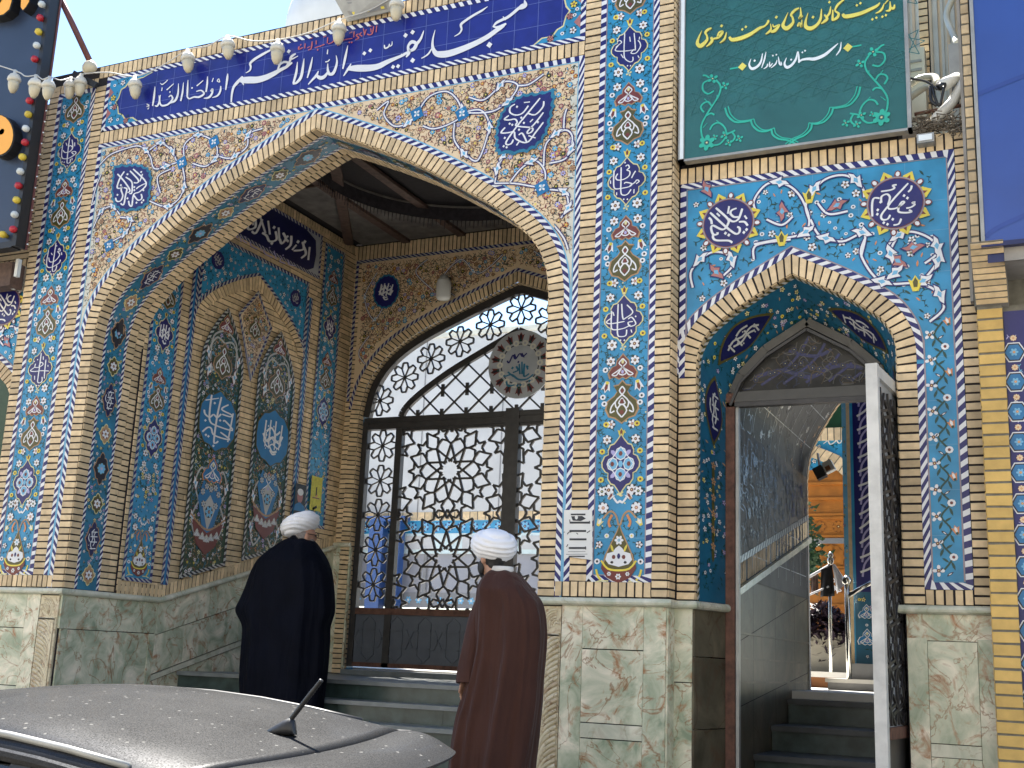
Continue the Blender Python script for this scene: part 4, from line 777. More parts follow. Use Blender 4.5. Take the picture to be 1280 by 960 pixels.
for side in (-1, 1):
    g = MB(); F = fy(0.0)
    if side > 0: x0, x1 = -3.395, -2.455; cs = (-3.385, -3.215); rest = (-3.21, -2.46)
    else: x0, x1 = -8.80, -7.845; cs = (-8.065, -7.855); rest = (-8.795, -8.07)
    carved(g, F, cs[0], cs[1], 0.32, ZC - 0.06, side)
    a, b_ = rest; c = 0.155
    slab_panel(g, F, a, a + c, 0.3, ZC - 0.05, t=0.014); slab_panel(g, F, b_ - c, b_, 0.3, ZC - 0.05, t=0.014); slab_panel(g, F, a + c, b_ - c, ZC - 0.34, ZC - 0.05, t=0.014)
    slab_panel(g, F, a + c, b_ - c, 0.96, ZC - 0.345, t=0.012); slab_panel(g, F, a + c, b_ - c, 0.86, 0.955, t=0.013, m='marbleledge'); slab_panel(g, F, a + c, b_ - c, 0.3, 0.855, t=0.012)
    if side > 0:
        cornice(g, [(-3.41, 0.62, ZC - 0.026, -.7, 0), (-3.40, -0.0, ZC - 0.026, -.7, -1), (-2.45, 0, ZC - 0.026, .7, -1), (-2.45, 0.2, ZC - 0.026, .7, 0)])
        slab_panel(g, lambda u, v, h: (-2.46 + h, u, v), 0.0, 0.15, 0.3, ZC - 0.05, t=0.012)
        g.box((-3.41, -0.012, 0.2), (-3.39, 0.62, ZC - 0.05), 'marbleledge')
    else:
        F2 = fx(-7.845)
        slab_panel(g, F2, 0.0, 0.55, 1.15 + .3, ZC - .05, t=0.012); slab_panel(g, F2, 0.55, 1.2, 1.45, ZC - .05, t=0.012); slab_panel(g, F2, 0.02, 0.1, 0.3, 1.45, t=0.012)
        slab_panel(g, F2, 0.1, 1.12, 0.86, 1.445, t=0.011); slab_panel(g, F2, 1.12, 1.2, 0.86, 1.445, t=0.016); slab_panel(g, F2, 0.1, 1.2, 0.3, 0.855, t=0.011)
        sl = 0.272
        def sloped(u0, u1, d0, d1, t, m='marble'):
            zt = lambda u: ZC - 0.05 + (u - 1.2) * sl
            q = [(u0 + .003, zt(u0) - d1 + .003), (u1 - .003, zt(u1) - d1 + .003), (u1 - .003, zt(u1) - d0 - .003), (u0 + .003, zt(u0) - d0 - .003)]
            g.mesh([F2(*p, -0.02) for p in q] + [F2(*p, t) for p in q], [(4, 5, 6, 7)] + [(k, (k + 1) % 4, 4 + (k + 1) % 4, 4 + k) for k in range(4)], m)
        for u0, u1 in ((1.2, 1.95), (1.95, 3.05), (3.05, 4.13)): sloped(u0, u1, 0, 0.30, 0.014)
        for u0, u1 in ((1.2, 1.62), (1.62, 2.45), (2.45, 3.2), (3.2, 4.13)): sloped(u0, u1, 0.302, 0.66, 0.013)
        sloped(1.2, 4.13, 0.665, 0.72, 0.018, 'marbleledge')
        for u0, u1 in ((1.2, 2.1), (2.1, 3.0), (3.0, 4.13)): sloped(u0, u1, 0.725, 1.5, 0.004)
        cornice(g, [(-8.81, -0.0, ZC - .026, -.7, -1), (-7.835, 0, ZC - .026, .7, -1), (-7.835, 1.2, ZC - .026, 1, 0), (-7.835, 4.13, ZC - .026 + 2.93 * sl, 1, 0)])
    g.build('marble_plinth', portal)
g = MB(); slab_panel(g, fy(4.13), XL_IN, -7.60, 1.9, 2.55, t=0.012); g.build('marble_plinth', portal); g = MB(); slab_panel(g, fy(4.13), XL_IN, -7.60, 1.12, 1.9, t=0.008); g.build('marble_plinth', portal); g = MB(); cornice(g, [(XL_IN, 4.125, 2.575, 0, -1), (-7.60, 4.125, 2.575, 0, -1)]); g.build('cornice', portal)

# ================================================================== INSIDE THE GREAT ARCH
XW = -7.832
W = fx(XW)
def px(L, f): return [f(*p) for p in L]
D1 = cropx(200, 340, 3.43, XW); D2 = cropx(180, 600, 3.692, XW); D3 = cropx(220, 220, 5.333, XW); D4 = cropx(90, 600, 6.0, XW)
b = Bricks(W, hb=0.008)
zl = lambda u: ZC + 0.01 + max(0, u - 1.2) * 0.272
z = ZC + 0.02
while z < 6.27:                                 # plain courses of the whole wall, tile laid over them
    u0 = 0.62 if z < 1.95 else 0.62
    ustart = 0.62; uend = 4.13
    if z < zl(4.13): uend = 1.2 + max(0, (z - ZC - 0.01)) / 0.272
    u = ustart
    while u < uend - 0.02:
        e = min(uend, u + random.choice((0.16, 0.2, 0.22))); b.quad([(u + .002, z + .005), (e - .002, z + .005), (e - .002, z + .053), (u + .002, z + .053)]); u = e
    z += 0.058
b.face([W(0.6, ZC - .02, 0.001), W(1.2, ZC - .02, .001), W(4.14, zl(4.14) - .02, 0.001), W(4.14, 6.29, 0.001), W(0.6, 6.29, 0.001)], 'mortar')
# soldier course above the ledge
b.run([(0.62, zl(0.62) - .01), (1.2, zl(1.2) - .01), (4.13, zl(4.13) - .01)], [(0.62, zl(0.62) + .10), (1.2, zl(1.2) + .10), (4.13, zl(4.13) + .10)], 0.055, h0=0.006)
b.row(0.62, 4.13, 6.16, 6.265, 0.055, h0=0.006)
b.build('side_brickwork', portal)
HB = 0.016
def vstrip(u0, u1, z0, z1, seed, period=None):
    A = Art(W, HB); A.poly([(u0, z0), (u1, z0), (u1, z1), (u0, z1)], 'blue', 0)
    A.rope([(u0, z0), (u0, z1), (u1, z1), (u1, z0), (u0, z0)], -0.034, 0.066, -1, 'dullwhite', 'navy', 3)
    m = (u0 + u1) / 2; pilaster_art(A, m, (u1 - u0) / 2, z0 + (0.55 if period else 0.05), z1 - .04, [z0 + 1.35 + 1.02 * k for k in range(5)], None, sc=0.95 * (u1 - u0) / 0.44)
    if period: vase(A, m, z0 + 0.22, 1 / 190)
    scatter_strip(A, u0 + .06, u1 - .06, z0 + (.75 if period else .06), z0 + 1.05, 70, seed, None, 2, 1.2); scatter_strip(A, u0 + .05, u1 - .05, z0 + .1, z1 - .1, 420, seed + 1, None, 1, .75)
    o = A.build('tile_strip', portal)
    for k in range(5):
        zz = z0 + 1.35 + 1.02 * k
        if zz > z1 - .15: break
        A = Art(W, HB + 0.005)
        if k == 0: star_medallion(A, m, zz, (u1 - u0) * .30, 0.19, 1)
        else: A.cartouche(m, zz, (u1 - u0) * .30, 0.17, 'navy', 'paleyellow', 1); text_blob(A, m, zz, (u1 - u0) * .23, 0.135, 'white', 3, seed + k)
        A.build('inscription_medallion', o)
s2 = [PX(x, y, XW)[1] for x, y in ((146, 722), (187, 726))]
vstrip(0.66, 1.06, zl(1.0) + .11, 6.1, 31, 1)
# double cord with a blue fillet left and right of the big panel
dl = D1(60, 940)[0]; dr = D1(590, 900)[0]
BR = [D1(*p) for p in ((55, 950), (125, 250))]
ul = sum(p[0] for p in BR) / 2; ur = D1(600, 600)[0]
for uu in (ul, ur):
    A = Art(W, HB); z0 = zl(uu) + .10; z1 = D3(470, 600)[1]
    A.poly([(uu - .05, z0), (uu + .05, z0), (uu + .05, z1), (uu - .05, z1)], 'shield', 0)
    A.rope([(uu - .05, z0), (uu - .05, z1)], -0.034, 0.066, -1, 'dullwhite', 'navy', 1); A.rope([(uu + .05, z0), (uu + .05, z1)], 0.034, 0.066, 1, 'dullwhite', 'navy', 1); A.build('cord_moulding', portal)
# blue tile field with brick arch
zt = D3(470, 620)[1]; zi = (D3(310, 400)[1] + D3(900, 740)[1]) / 2
zi_top = 6.145
uf0, uf1 = ul + .05, ur - .05; um = (uf0 + uf1) / 2; hwf = (uf1 - uf0) / 2
zap = D1(428, 22)[1]; zsp = D1(610, 370)[1]
print('side panel', ul, ur, zt, zi, zap, zsp)
def parch(uc, hw, zs, za, n=10):
    """pointed arch half profile -> full polyline from left spring to right spring"""
    h = catmull([(0, za), (hw * .35, za - (za - zs) * .22), (hw * .72, za - (za - zs) * .52), (hw * .94, za - (za - zs) * .80), (hw, zs)], 5); return sym(h, uc)
arc = parch(um, hwf, zsp, zap)
A = Art(W, HB); A.strip(arc, [(p[0], zi) for p in arc], 'blue', 0)
for sg in (-1, 1):
    poly = [p for p in arc if (p[0] - um) * sg >= 0]; poly = poly + ([(um + hwf, zi), (um, zi)] if sg > 0 else [(um, zi), (um - hwf, zi)])
    fill_motifs(A, poly, 0.066, 40 + sg, 1.0, 'blue')
    A.poly(ell(um + sg * hwf * .74, zi - 0.26, 0.11, 0.10, .5, 8), 'navy', 5); text_blob(A, um + sg * hwf * .74, zi - 0.26, 0.085, 0.085, 'dullwhite', 6, 5 + sg, 0.5 * sg)
A.rope([(uf0, zsp), (uf0, zi), (uf1, zi), (uf1, zsp)], -0.034, 0.066, -1, 'dullwhite', 'navy', 5); A.rope(arc, 0.034, 0.066, 1, 'dullwhite', 'navy', 5)
A.build('field_tile', portal)
b = Bricks(W, hb=0.010); hin = parch(um, hwf - .12, zsp, zap - .15)
L_, R_ = [p for p in arc if p[0] <= um + 1e-6], [p for p in arc if p[0] >= um - 1e-6]; L2, R2 = [p for p in hin if p[0] <= um + 1e-6], [p for p in hin if p[0] >= um - 1e-6]
b.run(L_, L2, 0.056, h0=HB); b.run(R_, R2, 0.056, h0=HB); b.build('field_arch', portal)
# twin green panels
for i, (pl, pr, ap, sp_, bl, br) in enumerate((((170, 400), (352, 380), (275, 150), (172, 380), (150, 445), (370, 370)), ((425, 370), (580, 430), (525, 262), (425, 370), (445, 350), (635, 285)))):
    u0 = D1(*pl)[0]; u1 = D1(*pr)[0]
    if i == 0: u0, u1 = uf0 + 0.13, um - 0.13
    else: u0, u1 = um + 0.13, uf1 - 0.13
    uc = (u0 + u1) / 2; hw = (u1 - u0) / 2; za = D1(275, 150)[1]; zs = za - 0.62
    top = parch(uc, hw, zs, za); zb0, zb1 = zl(u0) + .12, zl(u1) + .12
    A = Art(W, HB + .012); full = [(u0, zb0)] + top + [(u1, zb1)]
    A.poly(full, 'deepgreen', 0); A.rope(full + [(u0, zb0)], -0.036, 0.066, -1, 'dullwhite', 'ink', 6)
    inner = offset(full, -0.05)
    shield = [D1(*p) for p in ()]
    zc_ = PX(269, 527, XW)[2] if i == 0 else PX(341, 527, XW)[2]; zc_ = PX(269, 527, XW)[2]
    shp = [(uc + a * hw * .84, zc_ + b_ * .31) for a, b_ in ((0, 1), (.35, .82), (.62, .78), (.95, .42), (1, 0), (.95, -.42), (.62, -.78), (.35, -.82), (0, -1), (-.35, -.82), (-.62, -.78), (-.95, -.42), (-1, 0), (-.95, .42), (-.62, .78), (-.35, .82))]
    fill_motifs(A, inner, 0.046, 60 + i, 0.95, 'green', [shp]); fill_motifs(A, inner, 0.05, 160 + i, 1.0, 'vine2', [shp], 1)
    for sg in (1, -1):
        for dz, flip in ((0.62, 1), (-0.62, -1), (-1.05, 1), (-1.5, -1)):
            zz = zc_ + dz
            if zz < zb0 + .25: continue
            q = [(uc, zz + .2 * flip), (uc + sg * hw * .4, zz + .23 * flip), (uc + sg * hw * .72, zz + .05 * flip), (uc + sg * hw * .5, zz - .12 * flip), (uc + sg * hw * .2, zz - .03 * flip)]
            A.line(q, 0.020, 'dullwhite', 5, sm=6); A.bird_leaf(q[2][0], q[2][1], 0.06, 1.2 * sg, 'white', 'maroon', 6, sg)
        A.line([(uc + sg * hw * .1, zc_ + .95), (uc + sg * hw * .55, zc_ + .85), (uc + sg * hw * .6, zc_ + .6)], 0.02, 'dullwhite', 5, sm=5); A.bird_leaf(uc + sg * hw * .6, zc_ + .5, 0.07, 1.4, 'white', 'maroon', 6, sg)
    A.palmette(uc, zc_ + 1.02, 0.10, 6, 'maroon', 'tan'); A.teardrop(uc, zc_ + 0.62, 0.15, 6); A.palmette(uc, zc_ - 0.52, 0.13, 6, 'shield', 'orange')
    zz = zb0 + 0.52
    A.poly([(uc - hw * .55, zz + .30), (uc - hw * .18, zz - .06), (uc + hw * .18, zz - .06), (uc + hw * .55, zz + .30), (uc + hw * .35, zz + .48), (uc, zz + .40), (uc - hw * .35, zz + .48)], 'shield', 7); A.poly([(uc - hw * .30, zz + .22), (uc, zz - .02), (uc + hw * .30, zz + .22), (uc, zz + .34)], 'dullwhite', 8); A.flower(uc, zz + .17, .06, 'skyblue', 'maroon', 6, 0, 'ink', 9)
    for a_, b2_ in ((-.36, .36), (.36, .36), (-.2, .42), (.2, .42), (0, .40), (-.28, .24), (.28, .24)): A.flower(uc + a_ * hw, zz + b2_, .035, 'dullwhite', 'shield', 6, a_, 'ink', 9)
    A.poly([(uc - hw * .72, zz + .08), (uc, zz - .04), (uc + hw * .72, zz + .08), (uc + hw * .45, zz - .16), (uc, zz - .26), (uc - hw * .45, zz - .16)], 'maroon', 8)
    for a in (-.45, -.2, 0, .2, .45): A.palmette(uc + a * hw, zz - .10 + abs(a) * .1, 0.045, 9, 'dullwhite', 'maroon')
    A.line([(uc - hw * .78, zz + .12), (uc, zz - .01), (uc + hw * .78, zz + .12)], 0.02, 'tan', 10, sm=5)
    gp = A.build('flower_panel', portal)
    A = Art(W, HB + .024); c = (uc, zc_); A.poly([(c[0] + (p[0] - c[0]) * 1.06, c[1] + (p[1] - c[1]) * 1.04) for p in shp], 'olive', 0); A.poly(shp, 'shield', 1)
    if i == 0:
        f = lambda x, y: (uc + (x - 345) / 195 * hw * .84, zc_ - (y - 475) / 315 * .31)
        A.script([[(190, 300), (330, 235)], [(250, 225), (245, 400), (260, 500), (330, 525), (510, 525), (420, 450), (400, 462)], [(355, 215), (330, 420), (320, 680), (340, 705), (367, 678)], [(440, 270), (370, 340), (480, 365), (470, 390), (380, 390)], [(500, 345), (470, 660)], [(370, 390), (330, 440), (290, 420), (250, 460), (200, 440), (188, 400)],
                  [(190, 630), (240, 570), (280, 570), (320, 630), (490, 630), (380, 580)]], f, 'white', 3, 20, [(230, 650), (258, 657), (320, 740), (210, 505), (365, 460), (290, 300)])
    else: text_blob(A, uc, zc_ + .02, hw * .72, .25, 'white', 3, 77, 0, 0.024); text_blob(A, uc, zc_ - .06, hw * .62, .17, 'white', 4, 78, 0, 0.016)
    A.build('inscription_medallion', gp)
b = Bricks(W, hb=.010)
A = Art(W, HB + .012); kz = zap - .17
kite = [(um, kz), (um + .30, kz - .34), (um, kz - 1.02), (um - .30, kz - .34)]
A.poly(kite, 'cream', 0); A.rope(kite + [kite[0]], -0.034, 0.066, -1, 'dullwhite', 'navy', 5); fill_motifs(A, [(um + (p[0] - um) * .82, kz - .4 + (p[1] - kz + .4) * .84) for p in kite], 0.042, 5, 0.9, 'cream'); fill_motifs(A, [(um + (p[0] - um) * .85, kz - .4 + (p[1] - kz + .4) * .88) for p in kite], 0.05, 6, 1.0, 'vine', (), 1); A.teardrop(um, kz - .42, .11, 5); A.build('kite_tile', portal)
b.run([(um - .29, kz - .06), (um - .62, kz - .30), (um - .90, kz - .75)], [(um - .30, kz - .34), (um - .5, kz - .5), (um - .75, kz - .85)], .056, h0=HB) if False else None
# far blue strip
u0, u1 = ur + .12, 4.05
vstrip(u0 + .10, min(u0 + .52, 3.98), zl(3.6) + .28, 6.1, 51)
# dark inscription band
ub0, ub1 = 1.12, u0 + .02; zb0_, zb1_ = zi + .10, 6.145
A = Art(W, HB + .004); A.poly([(ub0, zb0_), (ub1, zb0_), (ub1, zb1_), (ub0, zb1_)], 'darknavy', 0); A.rope([(ub0, zb0_), (ub0, zb1_), (ub1, zb1_), (ub1, zb0_), (ub0, zb0_)], -.036, .066, -1, 'dullwhite', 'navy', 3)
for sg, xe in ((1, ub1 - .036), (-1, ub0 + .036)):
    A.poly([(xe, zb0_ + .036), (xe - sg * .22, zb0_ + .036), (xe - sg * .10, zb0_ + .10), (xe - sg * .07, (zb0_ + zb1_) / 2), (xe - sg * .10, zb1_ - .10), (xe - sg * .30, zb1_ - .036), (xe, zb1_ - .036)], 'greypale', 2)
ib = A.build('inscription_band', portal)
A = Art(W, HB + .010)
A.script([[(878, 475), (868, 562)], [(840, 475), (852, 520), (820, 550)], [(830, 440), (835, 490), (770, 500)], [(790, 460), (760, 495)], [(755, 400), (750, 460), (715, 492)], [(735, 400), (718, 420), (737, 440)], [(700, 380), (717, 420), (690, 452), (678, 420)], [(670, 345), (676, 432)], [(650, 370), (656, 425), (610, 437), (590, 400), (560, 380)], [(600, 300), (612, 392)], [(540, 250), (582, 382)], [(562, 290), (520, 380), (490, 370)], [(510, 270), (516, 340), (470, 357), (462, 320)], [(490, 250), (500, 330)]], D3, 'white', 2, 17, [(640, 345), (800, 440), (845, 440), (560, 250), (625, 450)])
A.script([[(785, 600), (740, 590), (735, 560)], [(715, 585), (680, 570), (690, 545)], [(655, 555), (640, 500)], [(630, 545), (580, 520), (570, 490)], [(550, 470), (553, 500)], [(530, 490), (490, 470), (480, 440)], [(460, 450), (430, 430)], [(420, 440), (415, 400)], [(400, 415), (370, 390), (350, 395)]], D3, 'lilac', 2, 8, [(700, 530), (610, 480), (450, 410)])
A.build('calligraphy', ib)

# ---- back wall with the gate arch
XG, YB = -5.60, 4.13
GH = [(0, 5.60), (.65, 5.36), (1.3, 5.085), (1.7, 4.82), (1.93, 4.5), (2.02, 4.12), (2.02, 1.0)]
GHS = smooth_half(GH); gin = sym(GHS, XG)
b = Bricks(fy(YB), hb=.008)
z = 1.2
b.mesh([(p[0], YB - .001, p[1]) for p in gin] + [(p[0], YB - .001, 6.29) for p in gin], [(i, i + 1, len(gin) + i + 1, len(gin) + i) for i in range(len(gin) - 1)], 'mortar')
for sg in (1, -1):
    x_in, x_out = XG + sg * 2.02, (XL_IN if sg < 0 else XR_IN)
    if abs(x_out - x_in) > .05:
        b.mesh([(x_in, YB - .001, 1), (x_out, YB - .001, 1), (x_out, YB - .001, 6.29), (x_in, YB - .001, 6.29)], [(0, 1, 2, 3)], 'mortar')
        b.col(min(x_in, x_out), max(x_in, x_out), 2.6, 6.16, .058)
b.row(XL_IN, XR_IN, 6.09, 6.27, .055, h0=.006)
ro, ri = mate(curve_out(.12, GHS), GHS)
for sg in (1, -1): b.run([(XG + sg * p[0], p[1]) for p in ro], [(XG + sg * p[0], p[1]) for p in ri], .056, h0=.010)
b.build('back_brickwork', portal)
b = Bricks(arch_frame(GHS, XG)[0]); gl = arch_frame(GHS, XG)[1]
GF = lambda u, v, h: arch_frame_cached(u, v, h)
arch_frame_cached = arch_frame(GHS, XG)[0]
b = Bricks(arch_frame_cached, hb=.006); b.run(along(0, gl, YB), along(0, gl, YB + .09), .056); b.build('gate_arch_soffit', portal)
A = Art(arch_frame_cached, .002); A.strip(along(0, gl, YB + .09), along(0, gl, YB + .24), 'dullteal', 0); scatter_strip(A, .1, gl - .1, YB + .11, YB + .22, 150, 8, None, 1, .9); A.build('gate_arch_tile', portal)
A = Art(fy(YB), .014); go = sym(curve_out(.12, GHS), XG); hx = 2.205
keep = [p for p in go if p[1] > 4.15]
A.strip(keep, [(p[0], 6.085) for p in keep], 'cream', 0)
hp = [(max(0, p[0]), p[1]) for p in curve_out(.20, GHS) if p[1] > 4.6 and p[0] < hx - .08] + [(hx - .08, 6.03), (0, 6.03)]
for sg in (1, -1): fill_motifs(A, [(XG + sg * a, c) for a, c in hp], .05, 90 + sg, 1.0, 'cream'); fill_motifs(A, [(XG + sg * a, c) for a, c in hp], .055, 190 + sg, 1.1, 'vine', (), 1)
A.rope([(XG - hx, 4.3), (XG - hx, 6.085), (XG + hx, 6.085), (XG + hx, 4.3)], -.04, .066, -1, 'dullwhite', 'navy', 5); A.rope(keep, .04, .066, 1, 'dullwhite', 'navy', 5)
for sg in (1, -1):
    for q in ([(.2, 5.95), (.5, 5.75), (.75, 5.95), (1.0, 5.7), (.8, 5.5)], [(1.1, 5.6), (1.35, 5.85), (1.2, 6.0)], [(1.9, 5.9), (2.05, 5.6), (1.9, 5.3), (1.75, 5.5)], [(1.95, 5.1), (2.08, 4.9), (1.98, 4.75)]):
        scroll(A, lambda x, y: (XG + sg * x, y), q, .022, 5)
bs = A.build('back_spandrel_tile', portal)
for sg in (1, -1):
    c = P(484, 365, YB); cx2, cz2 = (c[0], c[2]) if sg < 0 else (2 * XG - c[0], c[2])
    A = Art(fy(YB), .024); serrated(A, [(cx2 + .16 * math.cos(t), cz2 + .19 * math.sin(t)) for t in [k * PI / 5 + .3 for k in range(10)]], 'teal', 'navy', 1); text_blob(A, cx2, cz2, .135, .15, 'white', 4, 70 + sg, .12 * sg); text_blob(A, cx2, cz2, .12, .11, 'white', 5, 75 + sg, -.2, .012); A.build('inscription_medallion', bs)

# ---- ceiling with dark drum and its fringe
g = MB(); cxr, cyr, rr = -5.4, 2.1, 1.45
ringo = [(cxr + 2.32 * (1 if abs(math.cos(t)) > abs(math.sin(t)) else 1) * max(-1, min(1, math.cos(t) * 1.42)), cyr + 2.0 * max(-1, min(1, math.sin(t) * 1.42))) for t in [2 * PI * k / 64 for k in range(64)]]
ringi = [(cxr + rr * math.cos(t), cyr + rr * .95 * math.sin(t)) for t in [2 * PI * k / 64 for k in range(64)]]
g.mesh([(x, y, 6.275) for x, y in ringo] + [(x, y, 6.275) for x, y in ringi] + [(x, y, 6.295) for x, y in ringi], [(i, (i + 1) % 64, 64 + (i + 1) % 64, 64 + i) for i in range(64)] + [(64 + i, 64 + (i + 1) % 64, 128 + (i + 1) % 64, 128 + i) for i in range(64)], 'ceiling')
g.build('ceiling_panel', portal)
g = MB()
for x in (-7.1, -6.35, -4.4): g.box((x - .05, .64, 6.235), (x + .05, 4.1, 6.272), 'woodbrown')
for a in (.62, 2.1): g.bar((-7.8, a + .1, 6.25), (-7.0, a + .1, 6.25), .04, .03, 'woodbrown')
g.bar((-7.8, 3.9, 6.24), (-6.2, 1.0, 6.24), .11, .05, 'woodbrown', (0, 0, 1)); g.build('ceiling_beam', portal)
g = MB()
for i in range(64):
    a, c = ringi[i], ringi[(i + 1) % 64]
    g.face([(a[0], a[1], 6.27), (c[0], c[1], 6.27), (c[0], c[1], 6.12), (a[0], a[1], 6.12)], 'fringe')
    for j in range(3):
        t = j / 3 + .1; x, y = a[0] + (c[0] - a[0]) * t, a[1] + (c[1] - a[1]) * t; z = 6.12 - random.uniform(.05, .11); g.face([(x - .006, y, 6.121), (x + .006, y, 6.121), (x + .003, y, z), (x - .003, y, z)], 'fringe')
g.build('ceiling_drum_fringe', portal)

# ---- steps
g = MB(); noses = [(1.56, 1.11), (1.24, .95), (.92, .79), (.60, .63), (.28, .47)]
prev = 4.40
for i, (yn, zt_) in enumerate(noses):
    g.box((XL_IN + .012, yn, zt_ - .035), (XR_IN - .012, prev, zt_), 'tread')
    x = XL_IN + .012
    while x < XR_IN - .1:
        e = min(XR_IN - .012, x + 1.02); g.box((x + .001, yn + .03, .2), (e - .001, yn + .05, zt_ - .0352), 'greenstone'); x = e
    prev = yn + .028
g.box((XL_IN + .012, 1.62, .2), (XR_IN - .012, 4.3, 1.0), 'greenstone'); g.box((XG - 2.0, 4.08, 1.11), (XG + 2.0, 4.42, 1.165), 'tread')
g.build('marble_stairs', portal)

# ================================================================== GATE
gate = thing('iron_gate', 'dark iron gate with star lattice under the great arch, frosted daylight behind it', 'gate', (XG, 4.2, 1.17))
GY = 4.24
def lat(g, a, b_, wd=.022, dp=.03, m='steel', y=GY): g.bar((a[0], y, a[1]), (b_[0], y, b_[1]), wd, dp, m)
def clipseg(a, b_, x0, x1, z0, z1):
    t0, t1 = 0, 1; dx, dz = b_[0] - a[0], b_[1] - a[1]
    for p, q in ((-dx, a[0] - x0), (dx, x1 - a[0]), (-dz, a[1] - z0), (dz, z1 - a[1])):
        if abs(p) < 1e-9:
            if q < 0: return None
        else:
            r = q / p
            if p < 0: t0 = max(t0, r)
            else: t1 = min(t1, r)
    if t0 >= t1: return None
    return (a[0] + dx * t0, a[1] + dz * t0), (a[0] + dx * t1, a[1] + dz * t1)
g = MB(); gc = sym(curve_in(.045, GHS), XG); gc = resample([p for p in gc if p[1] >= 1.2], .12)
A0 = offset(gc, .05); A1 = offset(gc, -.05)
for i in range(len(gc) - 1):
    g.hexa([(A0[i][0], GY - .04, A0[i][1]), (A0[i + 1][0], GY - .04, A0[i + 1][1]), (A0[i + 1][0], GY + .04, A0[i + 1][1]), (A0[i][0], GY + .04, A0[i][1]), (A1[i][0], GY - .04, A1[i][1]), (A1[i + 1][0], GY - .04, A1[i + 1][1]), (A1[i + 1][0], GY + .04, A1[i + 1][1]), (A1[i][0], GY + .04, A1[i][1])], 'steel')
g.box((XG - 1.99, GY - .045, 3.955), (XG + 1.99, GY + .045, 4.01), 'steel'); g.box((XG - 1.99, GY - .04, 4.04), (XG + 1.99, GY + .04, 4.10), 'steel'); g.box((XG - 1.99, GY - .03, 4.01), (XG + 1.99, GY + .03, 4.04), 'steel')
for sg in (1, -1): g.box((XG + sg * 1.455, GY - .04, 1.2), (XG + sg * 1.54, GY + .04, 3.955), 'steel'); g.box((XG + sg * 1.93, GY - .042, 1.2), (XG + sg * 2.0, GY + .042, 4.05), 'steel')
g.box((XG - .11, GY - .05, 1.2), (XG + .06, GY + .05, 4.13), 'steel')
ia = catmull([(0, 5.05), (.45, 4.83), (.9, 4.60), (1.27, 4.36), (1.45, 4.20), (1.5, 4.10)], 3); ia = sym(ia, XG)
for a, c in zip(ia, ia[1:]): lat(g, a, c, .075, .05)
g.build('frame', gate)
def rosette(g, cx, cz, r, y=GY):
    g = MB()
    for k in range(8):
        a0 = 2 * PI * k / 8 + PI / 8; a = a0 + PI / 8; a2 = a0 + PI / 4; pt = lambda q, t: (cx + q * r * math.cos(t), cz + q * r * math.sin(t))
        lat(g, pt(.05, a0), pt(.66, a0), .014, .02, y=y); lat(g, pt(.66, a0), pt(1.0, a0 + .24), .018, .024, y=y); lat(g, pt(1.0, a0 + .24), pt(1.0, a2 - .24), .018, .024, y=y); lat(g, pt(1.0, a2 - .24), pt(.66, a2), .018, .024, y=y)
    g.lathe([(.02, -.012), (.02, .012)], (cx, y, cz), 'steel', 8, (0, 1, 0)); g.build('rosette', gate)
g = MB()
rc = [P(x, y, GY) for x, y in ((475, 501), (506, 472), (539, 448.5), (575, 427), (613, 406), (651.7, 386))]
for i, p in enumerate(rc):
    rosette(g, p[0], p[2], .182)
    if i < 5: rosette(g, 2 * XG - p[0], p[2], .182)
for a, c in zip(rc, rc[1:]):
    m0 = ((a[0] * .56 + c[0] * .44), (a[2] * .56 + c[2] * .44)); 
for sg in (1, -1):
    for y in (558, 601.5, 644, 687.5, 731): p = P(462, y, GY); rosette(g, XG + sg * 1.735, p[2], .186)
g = MB()                                        # tympanum lattice
def in_tymp(p): return p[1] > 4.1 and inside(p, ia + [(XG + 1.5, 4.1), (XG - 1.5, 4.1)])
dg = .295
for k in range(-14, 15):
    for s_ in (1, -1):
        seg = None; pts = []
        for t in range(0, 121):
            x = XG - 1.6 + 3.2 * t / 120; z = 4.1 + (k * dg) + s_ * (x - XG) * .92
            if in_tymp((x, z)): pts.append((x, z))
            elif pts: break
        if len(pts) > 2: lat(g, pts[0], pts[-1], .020, .02)
for k1 in range(-9, 10):
    for k2 in range(-9, 10):
        x, z = XG + (k2 - k1) * dg / 1.84, 4.1 + (k1 + k2) * dg / 2
        if (k1 + k2) % 2 == 0 and in_tymp((x, z + .07)) and z > 4.05: lat(g, (x, max(4.1, z - .075)), (x, z + .075), .04, .022)
g.build('tympanum_lattice', gate)
g = MB()                                        # star lattice, ten-fold, both leaves
cs = P(562.5, 588, GY)[2] - P(556, 698, GY)[2]
